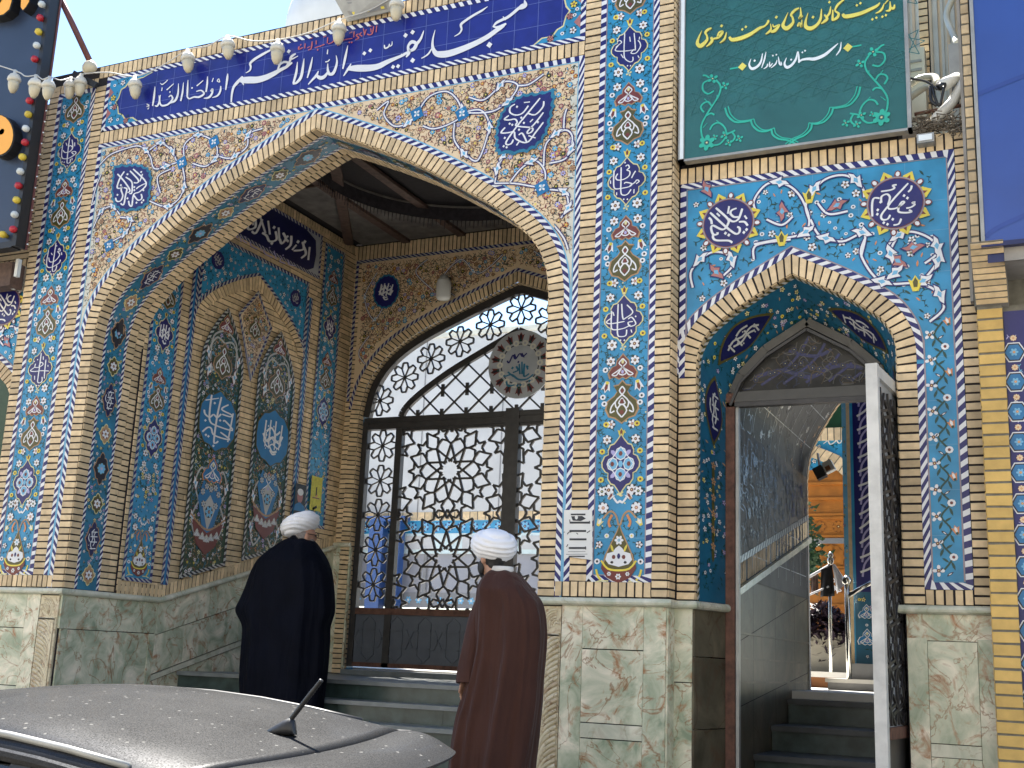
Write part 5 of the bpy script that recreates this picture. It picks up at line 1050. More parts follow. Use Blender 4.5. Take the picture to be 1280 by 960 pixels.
for sg in (1, -1):
    x0, x1 = (XG - 1.455, XG - .11) if sg < 0 else (XG + .06, XG + 1.455); xm = (P(562.5, 586, GY)[0]) if sg < 0 else XG + .80
    z0, z1 = 1.86, 3.955; c0 = P(562.5, 588, GY)[2]; Rr = cs * .52; hx_ = cs * 1.0
    segs = []
    for cz in (c0 + cs, c0, c0 - cs, c0 - 2 * cs):
        for kx in (0, 1, -1):
            cx2 = xm + kx * hx_; zc2 = cz + (0 if kx == 0 else cs * .5)
            pt = lambda r_, t: (cx2 + r_ * math.cos(t), zc2 + r_ * math.sin(t)); R1 = Rr * .60
            for k in range(10):
                t = 2 * PI * k / 10 + PI / 2; v0, v1 = pt(R1, t), pt(R1, t + 4 * PI / 5); f1, f2 = .5 - .5 * math.tan(PI / 5) / math.tan(PI * .4), .5 + .5 * math.tan(PI / 5) / math.tan(PI * .4)
                mix = lambda f: (v0[0] + (v1[0] - v0[0]) * f, v0[1] + (v1[1] - v0[1]) * f); segs += [(v0, mix(f1 + .045)), (mix(f2 - .045), v1)]
                th = t + PI / 10; sc_ = pt(Rr * .83, th)
                st_ = [(sc_[0] + Rr * (.215 if j % 2 == 0 else .09) * math.cos(th + j * PI / 5), sc_[1] + Rr * (.215 if j % 2 == 0 else .09) * math.sin(th + j * PI / 5)) for j in range(10)]
                segs += [(st_[j], st_[(j + 1) % 10]) for j in range(10)]
                segs += [(pt(R1, t), st_[6]), (pt(R1, t + PI / 5), st_[4]), (st_[2], pt(Rr * 1.06, t + PI / 5)), (st_[8], pt(Rr * 1.06, t))]
    for p_, q_ in segs:
        s_ = clipseg(p_, q_, x0, x1, z0, z1)
        if s_: lat(g, s_[0], s_[1], .024, .026, y=GY + random.uniform(-.004, .004))
    g.box((x0, GY - .03, z1 - .03), (x1, GY + .03, z1 - .001), 'steel')
g.build('star_lattice', gate)
g = MB()
for sg in (1, -1):
    x0, x1 = (XG - 1.93, XG - .11) if sg < 0 else (XG + .06, XG + 1.93)
    g.box((x0, GY - .02, 1.235), (x1, GY + .02, 1.80), 'kick'); g.box((x0, GY - .045, 1.79), (x1, GY + .045, 1.86), 'rust'); g.box((x0, GY - .04, 1.20), (x1, GY + .04, 1.25), 'rust')
    zc2 = 1.52
    for k in range(5):
        xa = x0 + (x1 - x0) * (k + .5) / 5; q = (x1 - x0) / 10
        for pts in ([(-.45, -.18), (-.45, .18), (0, .25), (.45, .18), (.45, -.18), (0, -.25), (-.45, -.18)], [(-1, 0), (-.75, .10), (.75, .10), (1, 0), (.75, -.10), (-.75, -.10), (-1, 0)]):
            pp = [(xa + a * q, zc2 + c) for a, c in pts]
            for a, c in zip(pp, pp[1:]): lat(g, a, c, .018, .012, 'kick', GY - .024)
g.build('kick_panel', gate)
c = P(650, 455, 4.17)
g = MB(); g.lathe([(.0001, .0), (.40, 0), (.40, .02), (.0001, .02)], (c[0], 4.17, c[2]), 'greypale', 40, (0, 1, 0))
A = Art(fy(4.17), .001)
A.line([(c[0] + .235 * math.cos(t), c[2] + .235 * math.sin(t)) for t in [2 * PI * k / 40 for k in range(41)]], .012, 'ink', 1)
for k in range(14):
    t = 2 * PI * (k + .5) / 14; A.lily(c[0] + .32 * math.cos(t), c[2] + .32 * math.sin(t), .055, t - PI / 2, 'maroon', 'ink', 'leaf', 1); t2 = 2 * PI * k / 14; A.daisy(c[0] + .25 * math.cos(t2), c[2] + .25 * math.sin(t2), .04, 'moulding', 'greypale', 2)
MC = lambda x, y: (c[0] + (x - 305) / 310 * .40, c[2] - (y - 540) / 330 * .40)
A.script([[(370, 440), (330, 470), (300, 440), (260, 490), (235, 450), (200, 520), (180, 500)], [(250, 440), (265, 480)], [(320, 435), (345, 480)]], MC, 'navy', 4, 16, [(290, 520)])
A.script([[(440, 650), (380, 690), (300, 690), (230, 640), (170, 650), (150, 640)], [(240, 620), (290, 600), (270, 560)], [(300, 540), (310, 640)], [(325, 520), (330, 640)], [(350, 540), (350, 660), (400, 640)], [(180, 700), (200, 745), (260, 740)], [(190, 610), (250, 660)], [(370, 560), (385, 600)]], MC, 'teal', 4, 20, [(235, 575), (320, 745), (290, 748), (405, 710), (380, 575)])
for f, m_ in zip(A.f, A.m): g.face([A.v[i] for i in f], A.ml[m_])
g.build('round_plaque', gate)

# ---- things hung inside the great arch
p = P(552, 362, 3.9); lamp = thing('wall_lamp', 'white cylindrical lamp glass on the beige back wall above the gate', 'lamp', (p[0], 3.98, p[2]))
g = MB(); g.lathe([(.04, .19), (.055, .17), (.055, .14)], (p[0], 3.95, p[2]), 'greymetal', 16); g.tube([(p[0], 3.95, p[2] + .17), (p[0], 4.10, p[2] + .2)], .014, 'greymetal', 8); g.build('holder', lamp, True)
g = MB(); g.lathe([(.02, -.11), (.07, -.105), (.085, -.08), (.088, .10), (.07, .14), (.05, .145)], (p[0], 3.95, p[2]), 'whiteplastic', 20); g.build('lamp_glass', lamp, True)
for i, (x0, y0, x1, y1, m_, lb) in enumerate(((383, 598, 400, 637, 'postergold', 'yellow notice taped to the blue tile strip behind the man in black'), (363, 607, 379, 642, 'posterdark', 'dark portrait poster taped beside the yellow notice'))):
    a = PX(x0, y1, XW); c2 = PX(x1, y0, XW); A = Art(W, .040); ua, ub = sorted((a[1], c2[1])); za, zb = sorted((a[2], c2[2]))
    A.poly([(ua, za), (ub, za), (ub, zb), (ua, zb)], m_, 0)
    if i == 0:
        A.poly([(ua + .1, zb - .22), (ub - .1, zb - .22), (ub - .1, zb - .12), (ua + .1, zb - .12)], 'papertext', 1); A.line([(ub - .08, zb - .34), (ub - .16, zb - .38), (ua + .1, zb - .36)], .03, 'papertext', 1, sm=3); A.line([(ua + .04, (za + zb) / 2 - .05), (ub - .04, (za + zb) / 2 - .05)], .012, 'maroon', 1)
        A.line([(ub - .06, zb - .46), (ua + .14, zb - .50), (ua + .08, zb - .44)], .022, 'olive', 1, sm=3); A.line([(ua + .1, za + .16), (ub - .08, za + .18)], .02, 'orange', 1)
    else:
        um2 = (ua + ub) / 2; A.poly(ell(um2, zb - .14, .055, .075, 0, 12), 'rose', 1); A.poly([(um2 - .12, za + .04), (um2 + .12, za + .04), (um2 + .09, zb - .24), (um2, zb - .20), (um2 - .09, zb - .24)], 'shield', 1); A.poly(ell(um2, zb - .09, .06, .04, 0, 10), 'white', 2)
    A.build('notice' if i == 0 else 'poster', label=lb, cat='notice' if i == 0 else 'poster')
# ================================================================== BAY OF THE LITTLE DOORWAY
YR = RBY; FR = fy(YR); XD = -1.633
DO = [(0, 4.185), (.387, 3.975), (.643, 3.795), (.755, 3.645), (.80, 3.50), (.805, 3.3), (.805, 1.79)]
DOS = smooth_half(DO); DIS = curve_in(.125, DOS)
def bay(par, xd, right_edge, left_edge, sgn=1):
    """blue panel with cord borders round a small pointed doorway; sgn=-1 mirrors it"""
    M_ = lambda L: [(xd + sgn * (a - XD), c) for a, c in L]
    g = MB(); di = M_(sym(DIS, XD)); di.sort(key=lambda p: 0) ; zt = 4.935
    g.mesh([(p[0], YR + .006, p[1]) for p in di] + [(p[0], YR + .006, zt) for p in di], [(i, i + 1, len(di) + i + 1, len(di) + i) for i in range(len(di) - 1)], 'mortar')
    e1 = xd + sgn * (-.68); e2 = xd + sgn * .68
    for a, c in ((e1, xd + sgn * (-2.6 - XD) if sgn < 0 else -2.46), (e2, xd + sgn * (right_edge - XD))): g.mesh([(a, YR + .006, .25), (c, YR + .006, .25), (c, YR + .006, zt), (a, YR + .006, zt)], [(0, 1, 2, 3)], 'mortar')
    g.build('bay_core', par)
    b = Bricks(FR); oo_, ii_ = mate(DOS, DIS)
    for s_ in (1, -1): b.run([(xd + s_ * p[0], p[1]) for p in oo_], [(xd + s_ * p[0], p[1]) for p in ii_], .058)
    def colx(a, c, z0, z1): x0, x1 = sorted((xd + sgn * (a - XD), xd + sgn * (c - XD))); b.col(x0, x1, z0, z1, .058)
    def rowx(a, c, z0, z1): x0, x1 = sorted((xd + sgn * (a - XD), xd + sgn * (c - XD))); b.row(x0, x1, z0, z1, .060)
    rowx(-2.445, -.541, 4.812, 4.932); colx(-.538, right_edge, 1.79, 4.93); rowx(-.828, -.541, 1.79, 1.882)
    b.build('bay_brickwork', par)
    A = Art(FR, .004); rim = 'rim'
    ol = sym(DOS, XD); up = [p for p in ol if p[1] > 3.34]
    A.strip(M_(up), M_([(p[0], 4.81) for p in up]), 'blue', 0); A.poly(M_([(-.828, 1.884), (-.541, 1.884), (-.541, 4.81), (-.828, 4.81)]), 'blue', 0)
    A.rope(M_([(-2.438, 3.34), (-2.438, 4.81), (-.541, 4.81), (-.541, 1.884), (-.828, 1.884), (-.828, 3.34)]), -RW * sgn, .080, -1, 'white', 'navy', 4)
    A.rope(M_(up), RW * sgn, .080, 1, 'white', 'navy', 4); A.line(M_(offset(up, RW + .006)), .009, rim, 4); A.line(M_([(-2.388, 3.6), (-2.388, 4.76), (-.591, 4.76), (-.591, 1.934), (-.778, 1.934), (-.778, 3.5)]), .009, rim, 4)
    poly = [(p[0], p[1] + .08) for p in up if -2.33 < p[0] < -.83] + [(-.66, 3.6), (-.66, 4.70), (-2.36, 4.70)]
    for x in (-2.1, -1.79, -1.48, -1.17, -.86): A.line(M_([(x, 4.2), (x, 4.77)]), .004, 'bluejoint', 1)
    A.line(M_([(-2.39, 4.46), (-.59, 4.46)]), .004, 'bluejoint', 1)
    for z in [1.93 + .29 * k for k in range(1, 9)]: A.line(M_([(-.78, z), (-.59, z)]), .004, 'bluejoint', 1)
    d1 = P(911, 280, YR); d2 = P(1120, 255, YR); disc = [((d1[0], d1[2]), .175), ((d2[0], d2[2]), .175)]
    fill_motifs(A, M_(poly), .072, 21, 1.15, 'blue', [M_(ell(c[0], c[1], r * 1.42, r * 1.42)) for c, r in disc], 2)
    # vine on the strip
    z = 2.0; k = 0; vine = []
    while z < 3.62:
        vine.append((-.685 + (.028 if k % 2 else -.028), z)); z += .085; k += 1
    A.line(M_(vine), .012, 'leaf', 2, sm=4)
    for k, p in enumerate(vine):
        sd = 1 if k % 2 else -1; q = M_([(p[0] + sd * .028, p[1])])[0]; q2 = M_([(p[0] - sd * .06, p[1] + .03)])[0]
        if k % 4 == 3: A.lily(q[0], q[1], .030, 0.3 * sd, 'orange', 'white', 'leaf', 3)
        elif k % 4 == 1: A.daisy(q[0] - sd * .02, q[1], .026, 'white', 'maroon', 3)
        else: A.flower(q[0], q[1], .037, 'white', 'maroon', 4, k, None, 3); A.leafm(q[0] + .02, q[1] + .012, .014, 1, 'ink', 6)
        A.leafm(q2[0], q2[1], .030, 1.2 * sd, 'leaf', 2); A.leafm(q2[0] + sd * .02, q2[1] - .05, .026, -.6 * sd, 'ink' if k % 3 == 0 else 'leaf', 2)
        if k % 3 == 0: A.leafm(q2[0] + sd * .02, q2[1] - .05, .013, -.6 * sd, 'white', 3)
    E1, E2 = crop(840, 0, 2.909, YR), crop(840, 300, 2.823, YR)
    mf = lambda f: (lambda x, y: M_([f(x, y)])[0])
    for q in ([(310, 780), (300, 730), (350, 670), (420, 675), (470, 720), (500, 800), (480, 850), (400, 870), (300, 890)], [(500, 800), (490, 740), (550, 660), (630, 640), (690, 680), (700, 720)], [(505, 800), (540, 860), (620, 880), (700, 850), (690, 930)], [(345, 800), (400, 820), (440, 790)], [(530, 740), (570, 780), (640, 770)],
              [(800, 950), (790, 890), (860, 845), (940, 870), (965, 920), (920, 960)]): scroll(A, mf(E1), q, .032, 7)
    for q in ([(75, 170), (70, 110), (130, 50), (190, 50), (215, 90), (180, 130)], [(680, 0), (670, 60), (740, 150), (860, 155), (930, 180), (960, 240), (910, 290)], [(790, 0), (770, 50), (790, 110), (740, 150)], [(930, 0), (940, 70), (890, 140), (860, 155)], [(290, 70), (300, 20), (420, 0)]): scroll(A, mf(E2), q, .032, 7)
    for f, x, y in ((E1, 500, 715), (E2, 860, 155), (E1, 400, 870)): q = mf(f)(x, y); A.lily(q[0], q[1], .055, 0, 'yellow', 'olive', 'yellow', 9)
    for f, x, y in ((E1, 400, 770), (E1, 600, 750), (E2, 160, 115), (E2, 800, 75), (E1, 130, 690), (E1, 880, 900)): q = mf(f)(x, y); A.bird_leaf(q[0], q[1], .065, .6 + x * .01, 'rose', 'navy', 8)
    sp_ = A.build('doorway_tile', par)
    for (c, r), which in zip(disc, (1, 2)):
        A = Art(FR, .016); c = M_([c])[0]
        for k in range(8):
            t = 2 * PI * k / 8 + .3; A.st((c[0] + r * 1.16 * math.cos(t), c[1] + r * 1.16 * math.sin(t), .042, t, 1), [(-1, -.7), (-.2, -1.0), (1, 0), (-.2, 1.0), (-1, .7)], 'yellow', 1); A.st((c[0] + r * 1.14 * math.cos(t), c[1] + r * 1.14 * math.sin(t), .022, t, 1), [(-1, -.8), (.8, 0), (-1, .8)], 'maroon', 2)
            t += PI / 8; A.poly(ell(c[0] + r * 1.16 * math.cos(t), c[1] + r * 1.16 * math.sin(t), .034, .024, t, 8), 'maroon', 1); A.poly(ell(c[0] + r * 1.2 * math.cos(t), c[1] + r * 1.2 * math.sin(t), .018, .014, t, 7), 'white', 2)
        A.poly(ell(c[0], c[1], r * 1.09, r * 1.09, 0, 36), 'rim', 3); A.poly(ell(c[0], c[1], r * 1.03, r * 1.03, 0, 36), 'maroon', 4); A.poly(ell(c[0], c[1], r, r, 0, 36), 'navy', 5)
        if sgn < 0: f0 = crop(870, 240, 12, YR) if which == 1 else crop(1080, 210, 10.667, YR); f = (lambda ff, cc: (lambda x, y: (lambda p: (c[0] + (p[0] - cc[0]), p[1]))(ff(x, y))))(f0, (d1 if which == 1 else d2))
        else: f = crop(870, 240, 12, YR) if which == 1 else crop(1080, 210, 10.667, YR)
        if which == 1:
            A.script([[(225, 325), (450, 530), (600, 640), (660, 622), (667, 560), (630, 538)], [(310, 255), (490, 420), (490, 500), (440, 570), (380, 572), (270, 520), (240, 560), (270, 650), (330, 650), (335, 620)], [(500, 420), (570, 460), (650, 420), (707, 265)], [(622, 260), (550, 290), (530, 340), (580, 390), (650, 390)], [(510, 230), (490, 342)], [(205, 400), (240, 440), (250, 500)], [(270, 650), (272, 710), (330, 742), (500, 745), (557, 777)], [(655, 465), (740, 465), (787, 522)], [(325, 335), (370, 380)], [(740, 370), (775, 420)]], f, 'white', 7, 36, [(455, 635), (505, 662), (770, 580), (730, 622)])
        else:
            A.script([[(595, 220), (330, 520), (420, 557), (540, 480), (510, 468), (470, 540), (470, 600), (560, 612), (640, 600), (605, 575)], [(330, 520), (240, 640), (250, 702), (320, 697), (357, 640)], [(325, 510), (352, 410), (310, 365), (240, 400), (238, 480)], [(215, 420), (140, 420), (115, 500), (118, 662)], [(442, 240), (390, 250), (412, 282), (360, 310), (233, 330)], [(642, 250), (630, 300), (593, 337)], [(692, 470), (650, 480), (682, 502), (630, 540), (568, 552)], [(502, 690), (470, 760), (398, 777)]], f, 'white', 7, 30, [(540, 385), (585, 417), (190, 575), (185, 632), (270, 745), (320, 767), (390, 700), (228, 470)])
        A.build('inscription_medallion', sp_)
side = thing('side_doorway_bay', 'lower brick bay with small pointed doorway and vine tile strip beside the great arch', 'doorway', (XD, YR, .3))
bay(side, XD, -.44, -2.445, 1)
FJB = smooth_half([(0, 3.815), (.15, 3.745), (.30, 3.645), (.48, 3.46), (.555, 3.30), (.575, 3.1), (.575, 1.79)]); XFJ = -1.61
DF0, DL = arch_frame(DIS, XD)[:2]; DF1, DL1 = arch_frame(FJB, XFJ)[:2]
def DF(u, v, h):
    t = max(0, min(1, (v - YR - .05) / (.60 - YR - .05))); a, c = DF0(u, v, h), DF1(DL1 * .5 + (u - DL * .5) * (DL1 / DL), v, h); return tuple(p + (q - p) * t for p, q in zip(a, c))
b = Bricks(DF, hb=.006); b.run(along(0, DL, YR), along(0, DL, YR + .05), .058); b.build('doorway_soffit_brick', side)
A = Art(DF, .002); [A.strip(along(0, DL, YR + .05 + k * .08), along(0, DL, YR + .05 + (k + 1) * .08), 'dullteal', 0) for k in range(5)]; A.rope(along(0, DL, YR + .05), .022, .05, 1, 'dullwhite', 'olive', 1)
rn = random.Random(4)
scatter_strip(A, .1, DL - .1, YR + .09, .58, 620, 12, None, 2, 1.0)
for u_, hw in ((.98 + .45, .24), (DL / 2 - .52, .26), (DL / 2 + .52, .26), (DL - 1.43, .24)):
    q = [(u_ - hw, .38), (u_ - hw * .6, .31), (u_, .285), (u_ + hw * .6, .31), (u_ + hw, .38), (u_ + hw * .6, .45), (u_, .475), (u_ - hw * .6, .45)]
    for k_, m_, l_ in ((1.14, 'olive', 7), (1.0, 'darknavy', 9)):
        n_ = 14; hh = lambda t: .095 * k_ * (1 - abs(t) ** 1.7); A.strip([(u_ + hw * k_ * t, .38 - hh(t)) for t in [i / n_ * 2 - 1 for i in range(n_ + 1)]], [(u_ + hw * k_ * t, .38) for t in [i / n_ * 2 - 1 for i in range(n_ + 1)]], m_, l_); A.strip([(u_ + hw * k_ * t, .38) for t in [i / n_ * 2 - 1 for i in range(n_ + 1)]], [(u_ + hw * k_ * t, .38 + hh(t)) for t in [i / n_ * 2 - 1 for i in range(n_ + 1)]], m_, l_)
    text_blob(A, u_, .38, hw * .8, .075, 'dullwhite', 11, int(u_ * 10), 0, .014); 
for k in range(6): A.leafm(.35 + k * .12, .38, .06, 0, 'olive', 5); A.flower(.41 + k * .12, .38, .03, 'tan', 'maroon', 5, 0, None, 6)
A.build('doorway_soffit_tile', side)
# plinth right of and inside the doorway
g = MB(); x0, x1 = -.945, -.435
slab_panel(g, FR, x0, x0 + .12, .3, ZC - .2, t=.012); slab_panel(g, FR, x0 + .12, x1 - .10, .3 + .66, ZC - .217, t=.011); slab_panel(g, FR, x0 + .12, x1 - .1, .3 + .58, .957, t=.0105, m='marbleledge'); slab_panel(g, FR, x0 + .12, x1 - .1, .3, .878, t=.011); slab_panel(g, FR, x1 - .10, x1, .3, ZC - .2, t=.012); slab_panel(g, FR, x0, x1, ZC - .215, ZC - .05, t=.010)
cornice(g, [(x0 - .012, .6, ZC - .026, -.8, 0), (x0 - .012, YR, ZC - .026, -.8, -1), (x1 + .01, YR, ZC - .026, 0, -1)])
g.box((x0 + .004, YR + .02, .25), (x0 + .1, .6, ZC - .05), 'marble'); g.box((x0 + .11, YR + .02, .25), (x1, .6, ZC - .06), 'marble')
slab_panel(g, FR, -2.452, -2.325, 1.25, ZC - .05, t=.012); slab_panel(g, FR, -2.452, -2.325, .3, 1.245, t=.012)
FJ = lambda u, v, h: (-2.322 + (u - YR) / (.6 - YR) * .128 + h, u, v)
for z0_, z1_ in ((1.42, ZC - .05), (.95, 1.415), (.3, .945)): slab_panel(g, FJ, YR, .58, z0_, z1_, t=.008, m='passagemarble')
g.box((-2.46, YR + .02, .25), (-2.325, .6, ZC - .05), 'marble')
cornice(g, [(-2.47, YR, ZC - .026, -.3, -1), (-2.315, YR, ZC - .026, .6, -1), (-2.19, .58, ZC - .026, .8, 0)]); g.build('marble_plinth', side)
# passage behind: walls, sloping ledge, vault, steps
g = MB(); XPL, XPR = -2.20, -.95
gF = fx(XPL)
zs_ = lambda u: 2.02 + (u - .94) * .245
g.box((-2.42, .62, .2), (XPL - .004, 3.5, 4.7), 'mortar'); g.box((XPR + .004, .62, .2), (-.44, 3.5, 4.9), 'mortar'); g.box((-2.42, .165, 4.25), (-.44, 3.5, 4.92), 'mortar')
us = [.62, 1.35, 2.1, 2.85, 3.5]
for u0_, u1_ in zip(us, us[1:]):
    for f0_, f1_ in ((0, .42), (.42, .75), (.75, 1.0)):
        lo = lambda u: .25; zz = lambda u, f: .5 + (zs_(u) - .12 - .5) * f
        q = [(u0_ + .003, zz(u0_, f0_) + .003), (u1_ - .003, zz(u1_, f0_) + .003), (u1_ - .003, zz(u1_, f1_) - .003), (u0_ + .003, zz(u0_, f1_) - .003)]
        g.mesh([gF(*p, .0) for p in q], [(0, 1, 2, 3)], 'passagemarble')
for z0_ in (1.25, 1.42, 1.60): g.box((XPL - .01, .9, z0_), (XPL + .008, 3.46, z0_ + .014), 'passagemarble')  # raised bars stand in for stair reflections on the polished wall
q = [(.62, zs_(.62) - .12), (3.5, zs_(3.5) - .12), (3.5, zs_(3.5) - .07), (.62, zs_(.62) - .07)]; g.mesh([gF(*p, -.01) for p in q] + [gF(*p, .035) for p in q], [(4, 5, 6, 7), (2, 3, 7, 6), (0, 1, 5, 4), (1, 2, 6, 5)], 'marbleledge')
for xw in (XPR,): g.mesh([(xw, .62, .2), (xw, 3.5, .2), (xw, 3.5, 3.2), (xw, .62, 3.2)], [(0, 1, 2, 3)], 'passagemarble')
g.box((-2.26, 3.44, .5), (-2.19, 3.50, 2.78), 'concrete')
g.build('passage_wall', side)
b = Bricks(gF, hb=.006); b.run([(.62, zs_(.62) - .065), (3.5, zs_(3.5) - .065)], [(.62, zs_(.62) + .09), (3.5, zs_(3.5) + .09)], .055); b.build('passage_brickwork', side)
PH = [(0, 4.05), (.25, 3.9), (.45, 3.62), (.58, 3.35), (.622, 3.1), (.622, 2.0)]; PHS = smooth_half(PH); xp = (XPL + XPR) / 2
PF, PL = arch_frame(PHS, xp)[:2]
A = Art(PF, .002)
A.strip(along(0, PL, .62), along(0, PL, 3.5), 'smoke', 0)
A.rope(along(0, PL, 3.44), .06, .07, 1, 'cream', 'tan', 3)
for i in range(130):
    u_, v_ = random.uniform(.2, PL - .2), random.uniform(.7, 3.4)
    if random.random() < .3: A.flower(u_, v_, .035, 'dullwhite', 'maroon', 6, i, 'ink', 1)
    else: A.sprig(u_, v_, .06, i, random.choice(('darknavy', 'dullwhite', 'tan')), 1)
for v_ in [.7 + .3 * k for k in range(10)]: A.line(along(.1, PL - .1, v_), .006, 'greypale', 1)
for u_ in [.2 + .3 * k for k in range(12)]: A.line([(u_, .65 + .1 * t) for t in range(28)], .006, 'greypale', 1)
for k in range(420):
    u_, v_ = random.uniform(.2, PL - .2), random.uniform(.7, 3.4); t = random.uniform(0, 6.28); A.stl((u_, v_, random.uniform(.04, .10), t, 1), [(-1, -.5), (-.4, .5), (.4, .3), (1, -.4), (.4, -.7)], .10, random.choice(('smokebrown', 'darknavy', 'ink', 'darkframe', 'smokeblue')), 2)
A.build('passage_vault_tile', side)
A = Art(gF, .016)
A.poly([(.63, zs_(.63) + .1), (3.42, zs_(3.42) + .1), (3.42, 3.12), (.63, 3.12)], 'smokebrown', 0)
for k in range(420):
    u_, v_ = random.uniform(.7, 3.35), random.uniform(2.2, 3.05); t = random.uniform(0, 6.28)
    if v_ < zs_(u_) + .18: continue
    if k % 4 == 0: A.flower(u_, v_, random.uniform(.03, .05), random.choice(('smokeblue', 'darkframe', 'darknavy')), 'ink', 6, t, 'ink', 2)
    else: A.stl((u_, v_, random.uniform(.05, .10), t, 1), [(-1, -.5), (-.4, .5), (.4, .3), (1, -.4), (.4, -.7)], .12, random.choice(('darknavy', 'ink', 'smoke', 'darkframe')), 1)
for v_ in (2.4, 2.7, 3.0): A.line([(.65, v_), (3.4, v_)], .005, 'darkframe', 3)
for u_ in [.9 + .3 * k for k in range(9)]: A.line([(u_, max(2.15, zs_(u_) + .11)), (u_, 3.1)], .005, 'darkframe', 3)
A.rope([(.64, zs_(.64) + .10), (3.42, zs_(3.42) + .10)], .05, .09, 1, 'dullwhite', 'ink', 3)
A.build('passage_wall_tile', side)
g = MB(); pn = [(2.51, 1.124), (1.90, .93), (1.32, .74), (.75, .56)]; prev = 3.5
for yn, zn in pn: g.box((XPL + .002, yn, zn - .04), (XPR - .002, prev, zn), 'shadedtread'); g.box((XPL + .004, yn + .035, .2), (XPR - .004, prev, zn - .041), 'greenstone'); prev = yn + .034
g.box((XPL + .002, 2.7, 1.126), (XPR - .002, 4.4, 1.19), 'plaza'); g.build('passage_steps', side)
# inner door frame with dim tympanum
YF = .57
g = MB(); FJH = [(0, 3.80), (.30, 3.62), (.48, 3.44), (.555, 3.27)]; fj = sym(FJH, xp - .035)
for a, c in zip(fj, fj[1:]): g.bar((a[0], YF, a[1]), (c[0], YF, c[1]), .06, .07, 'darkframe'); g.bar((a[0], YF - .04, a[1] - .06), (c[0], YF - .04, c[1] - .06), .02, .02, 'steel')
g.box((-2.195, YF - .035, 3.235), (-.96, YF + .035, 3.31), 'darkframe'); g.box((-2.195, YF - .04, 3.20), (-.96, YF + .03, 3.232), 'steel')
g.box((-2.20, YF - .04, .3), (-2.135, YF + .04, 3.30), 'rust'); g.box((-2.132, YF - .02, .3), (-2.11, YF + .03, 3.2), 'greymetal'); g.box((-1.01, YF - .02, .3), (-.955, YF + .04, 3.3), 'greymetal')
g.build('door_frame', side)
A = Art(fy(YF + .01), 0); ty = [(p[0], p[1] - .03) for p in fj]
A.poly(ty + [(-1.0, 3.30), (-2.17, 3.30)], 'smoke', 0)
rn = random.Random(9); lim = [(a, c - .05) for a, c in ty] + [(-1.04, 3.325), (-2.14, 3.325)]
def tline(pts, wd, m, lay):                     # stroke kept inside the arch head
    q = [p for p in catmull(pts, 5) if inside(p, lim)]
    if len(q) > 2: A.line(q, wd, m, lay)
for i in range(5): tline([(-1.95 + i * .16, 3.36), (-1.72 + i * .15, 3.52), (-1.60 + i * .14, 3.70)], .020, 'darknavy', 2)
tline([(-2.0, 3.42), (-1.8, 3.46), (-1.6, 3.40), (-1.4, 3.47), (-1.15, 3.42)], .03, 'darknavy', 2); tline([(-1.75, 3.60), (-1.55, 3.55), (-1.4, 3.62)], .026, 'darknavy', 2)
for i in range(90):
    x, z = rn.uniform(-2.1, -1.05), rn.uniform(3.33, 3.75); r = rn.uniform(.04, .09); t = rn.uniform(0, 6)
    tline([(x, z), (x + r * math.cos(t), z + r * math.sin(t)), (x + r * 1.4 * math.cos(t + .9), z + r * 1.4 * math.sin(t + .9)), (x + r * math.cos(t + 1.8), z + r * math.sin(t + 1.8))], .007, rn.choice(('smokebrown', 'smokeblue', 'ink', 'darkframe')), 3)
for i in range(24):
    x, z = rn.uniform(-2.05, -1.1), rn.uniform(3.36, 3.7)
    if inside((x, z + .04), lim): A.flower(x, z, .022, 'smokeblue', 'ink', 6, i, 'smokebrown', 3)
A.build('door_tympanum', side)
# open door leaf
leaf = thing('metal_door_leaf', 'white painted metal door leaf standing open with dark lattice panes', 'door', (-.98, .60, .35))
g = MB(); a = (-1.045, -.36); h = (-.965, .56)
def lb(t0, t1, z0, z1, th, m, off=0):
    dx, dy = h[0] - a[0], h[1] - a[1]; L = math.hypot(dx, dy); nx, ny = dy / L, -dx / L; p0 = (a[0] + dx * t0, a[1] + dy * t0); p1 = (a[0] + dx * t1, a[1] + dy * t1)
    q = [(p0[0] - nx * th + nx * off, p0[1] - ny * th), (p0[0] + nx * th + nx * off, p0[1] + ny * th), (p1[0] + nx * th + nx * off, p1[1] + ny * th), (p1[0] - nx * th + nx * off, p1[1] - ny * th)]
    g.hexa([(x, y, z0) for x, y in q] + [(x, y, z1) for x, y in q], m)
lb(0, .06, .36, 3.235, .036, 'doorwhite'); lb(.94, 1, .36, 3.235, .03, 'doorwhite'); lb(.06, .94, 3.16, 3.235, .03, 'doorwhite'); lb(.06, .94, .36, .44, .03, 'doorwhite'); lb(.06, .94, .98, 1.05, .028, 'rust'); lb(.06, .94, .44, .98, .012, 'steel')
lb(.06, .94, 1.05, 3.16, .006, 'greypale'); g.build('door_panel', leaf)
g = MB()
for zc2 in [1.15 + .26 * k for k in range(8)]:
    for tc2 in (.2, .42, .64, .86):
        for k in range(4):
            t = k * PI / 4 + .2; r = .15
            dx, dy = h[0] - a[0], h[1] - a[1]
            f = lambda s_: (a[0] + dx * (tc2 + s_ * math.cos(t) * r) + .014, a[1] + dy * (tc2 + s_ * math.cos(t) * r), max(1.06, min(3.15, zc2 + s_ * math.sin(t) * r)))
            g.bar(f(-1), f(1), .02, .014, 'steel', (1, 0, 0))
g.build('door_lattice', leaf)
g = MB(); g.box((-1.10, -.385, .62), (-1.055, -.33, .76), 'rust'); g.tube([(-1.09, -.39, .69), (-1.12, -.43, .69), (-1.09, -.45, .69)], .012, 'rust', 8); g.build('door_latch', leaf)

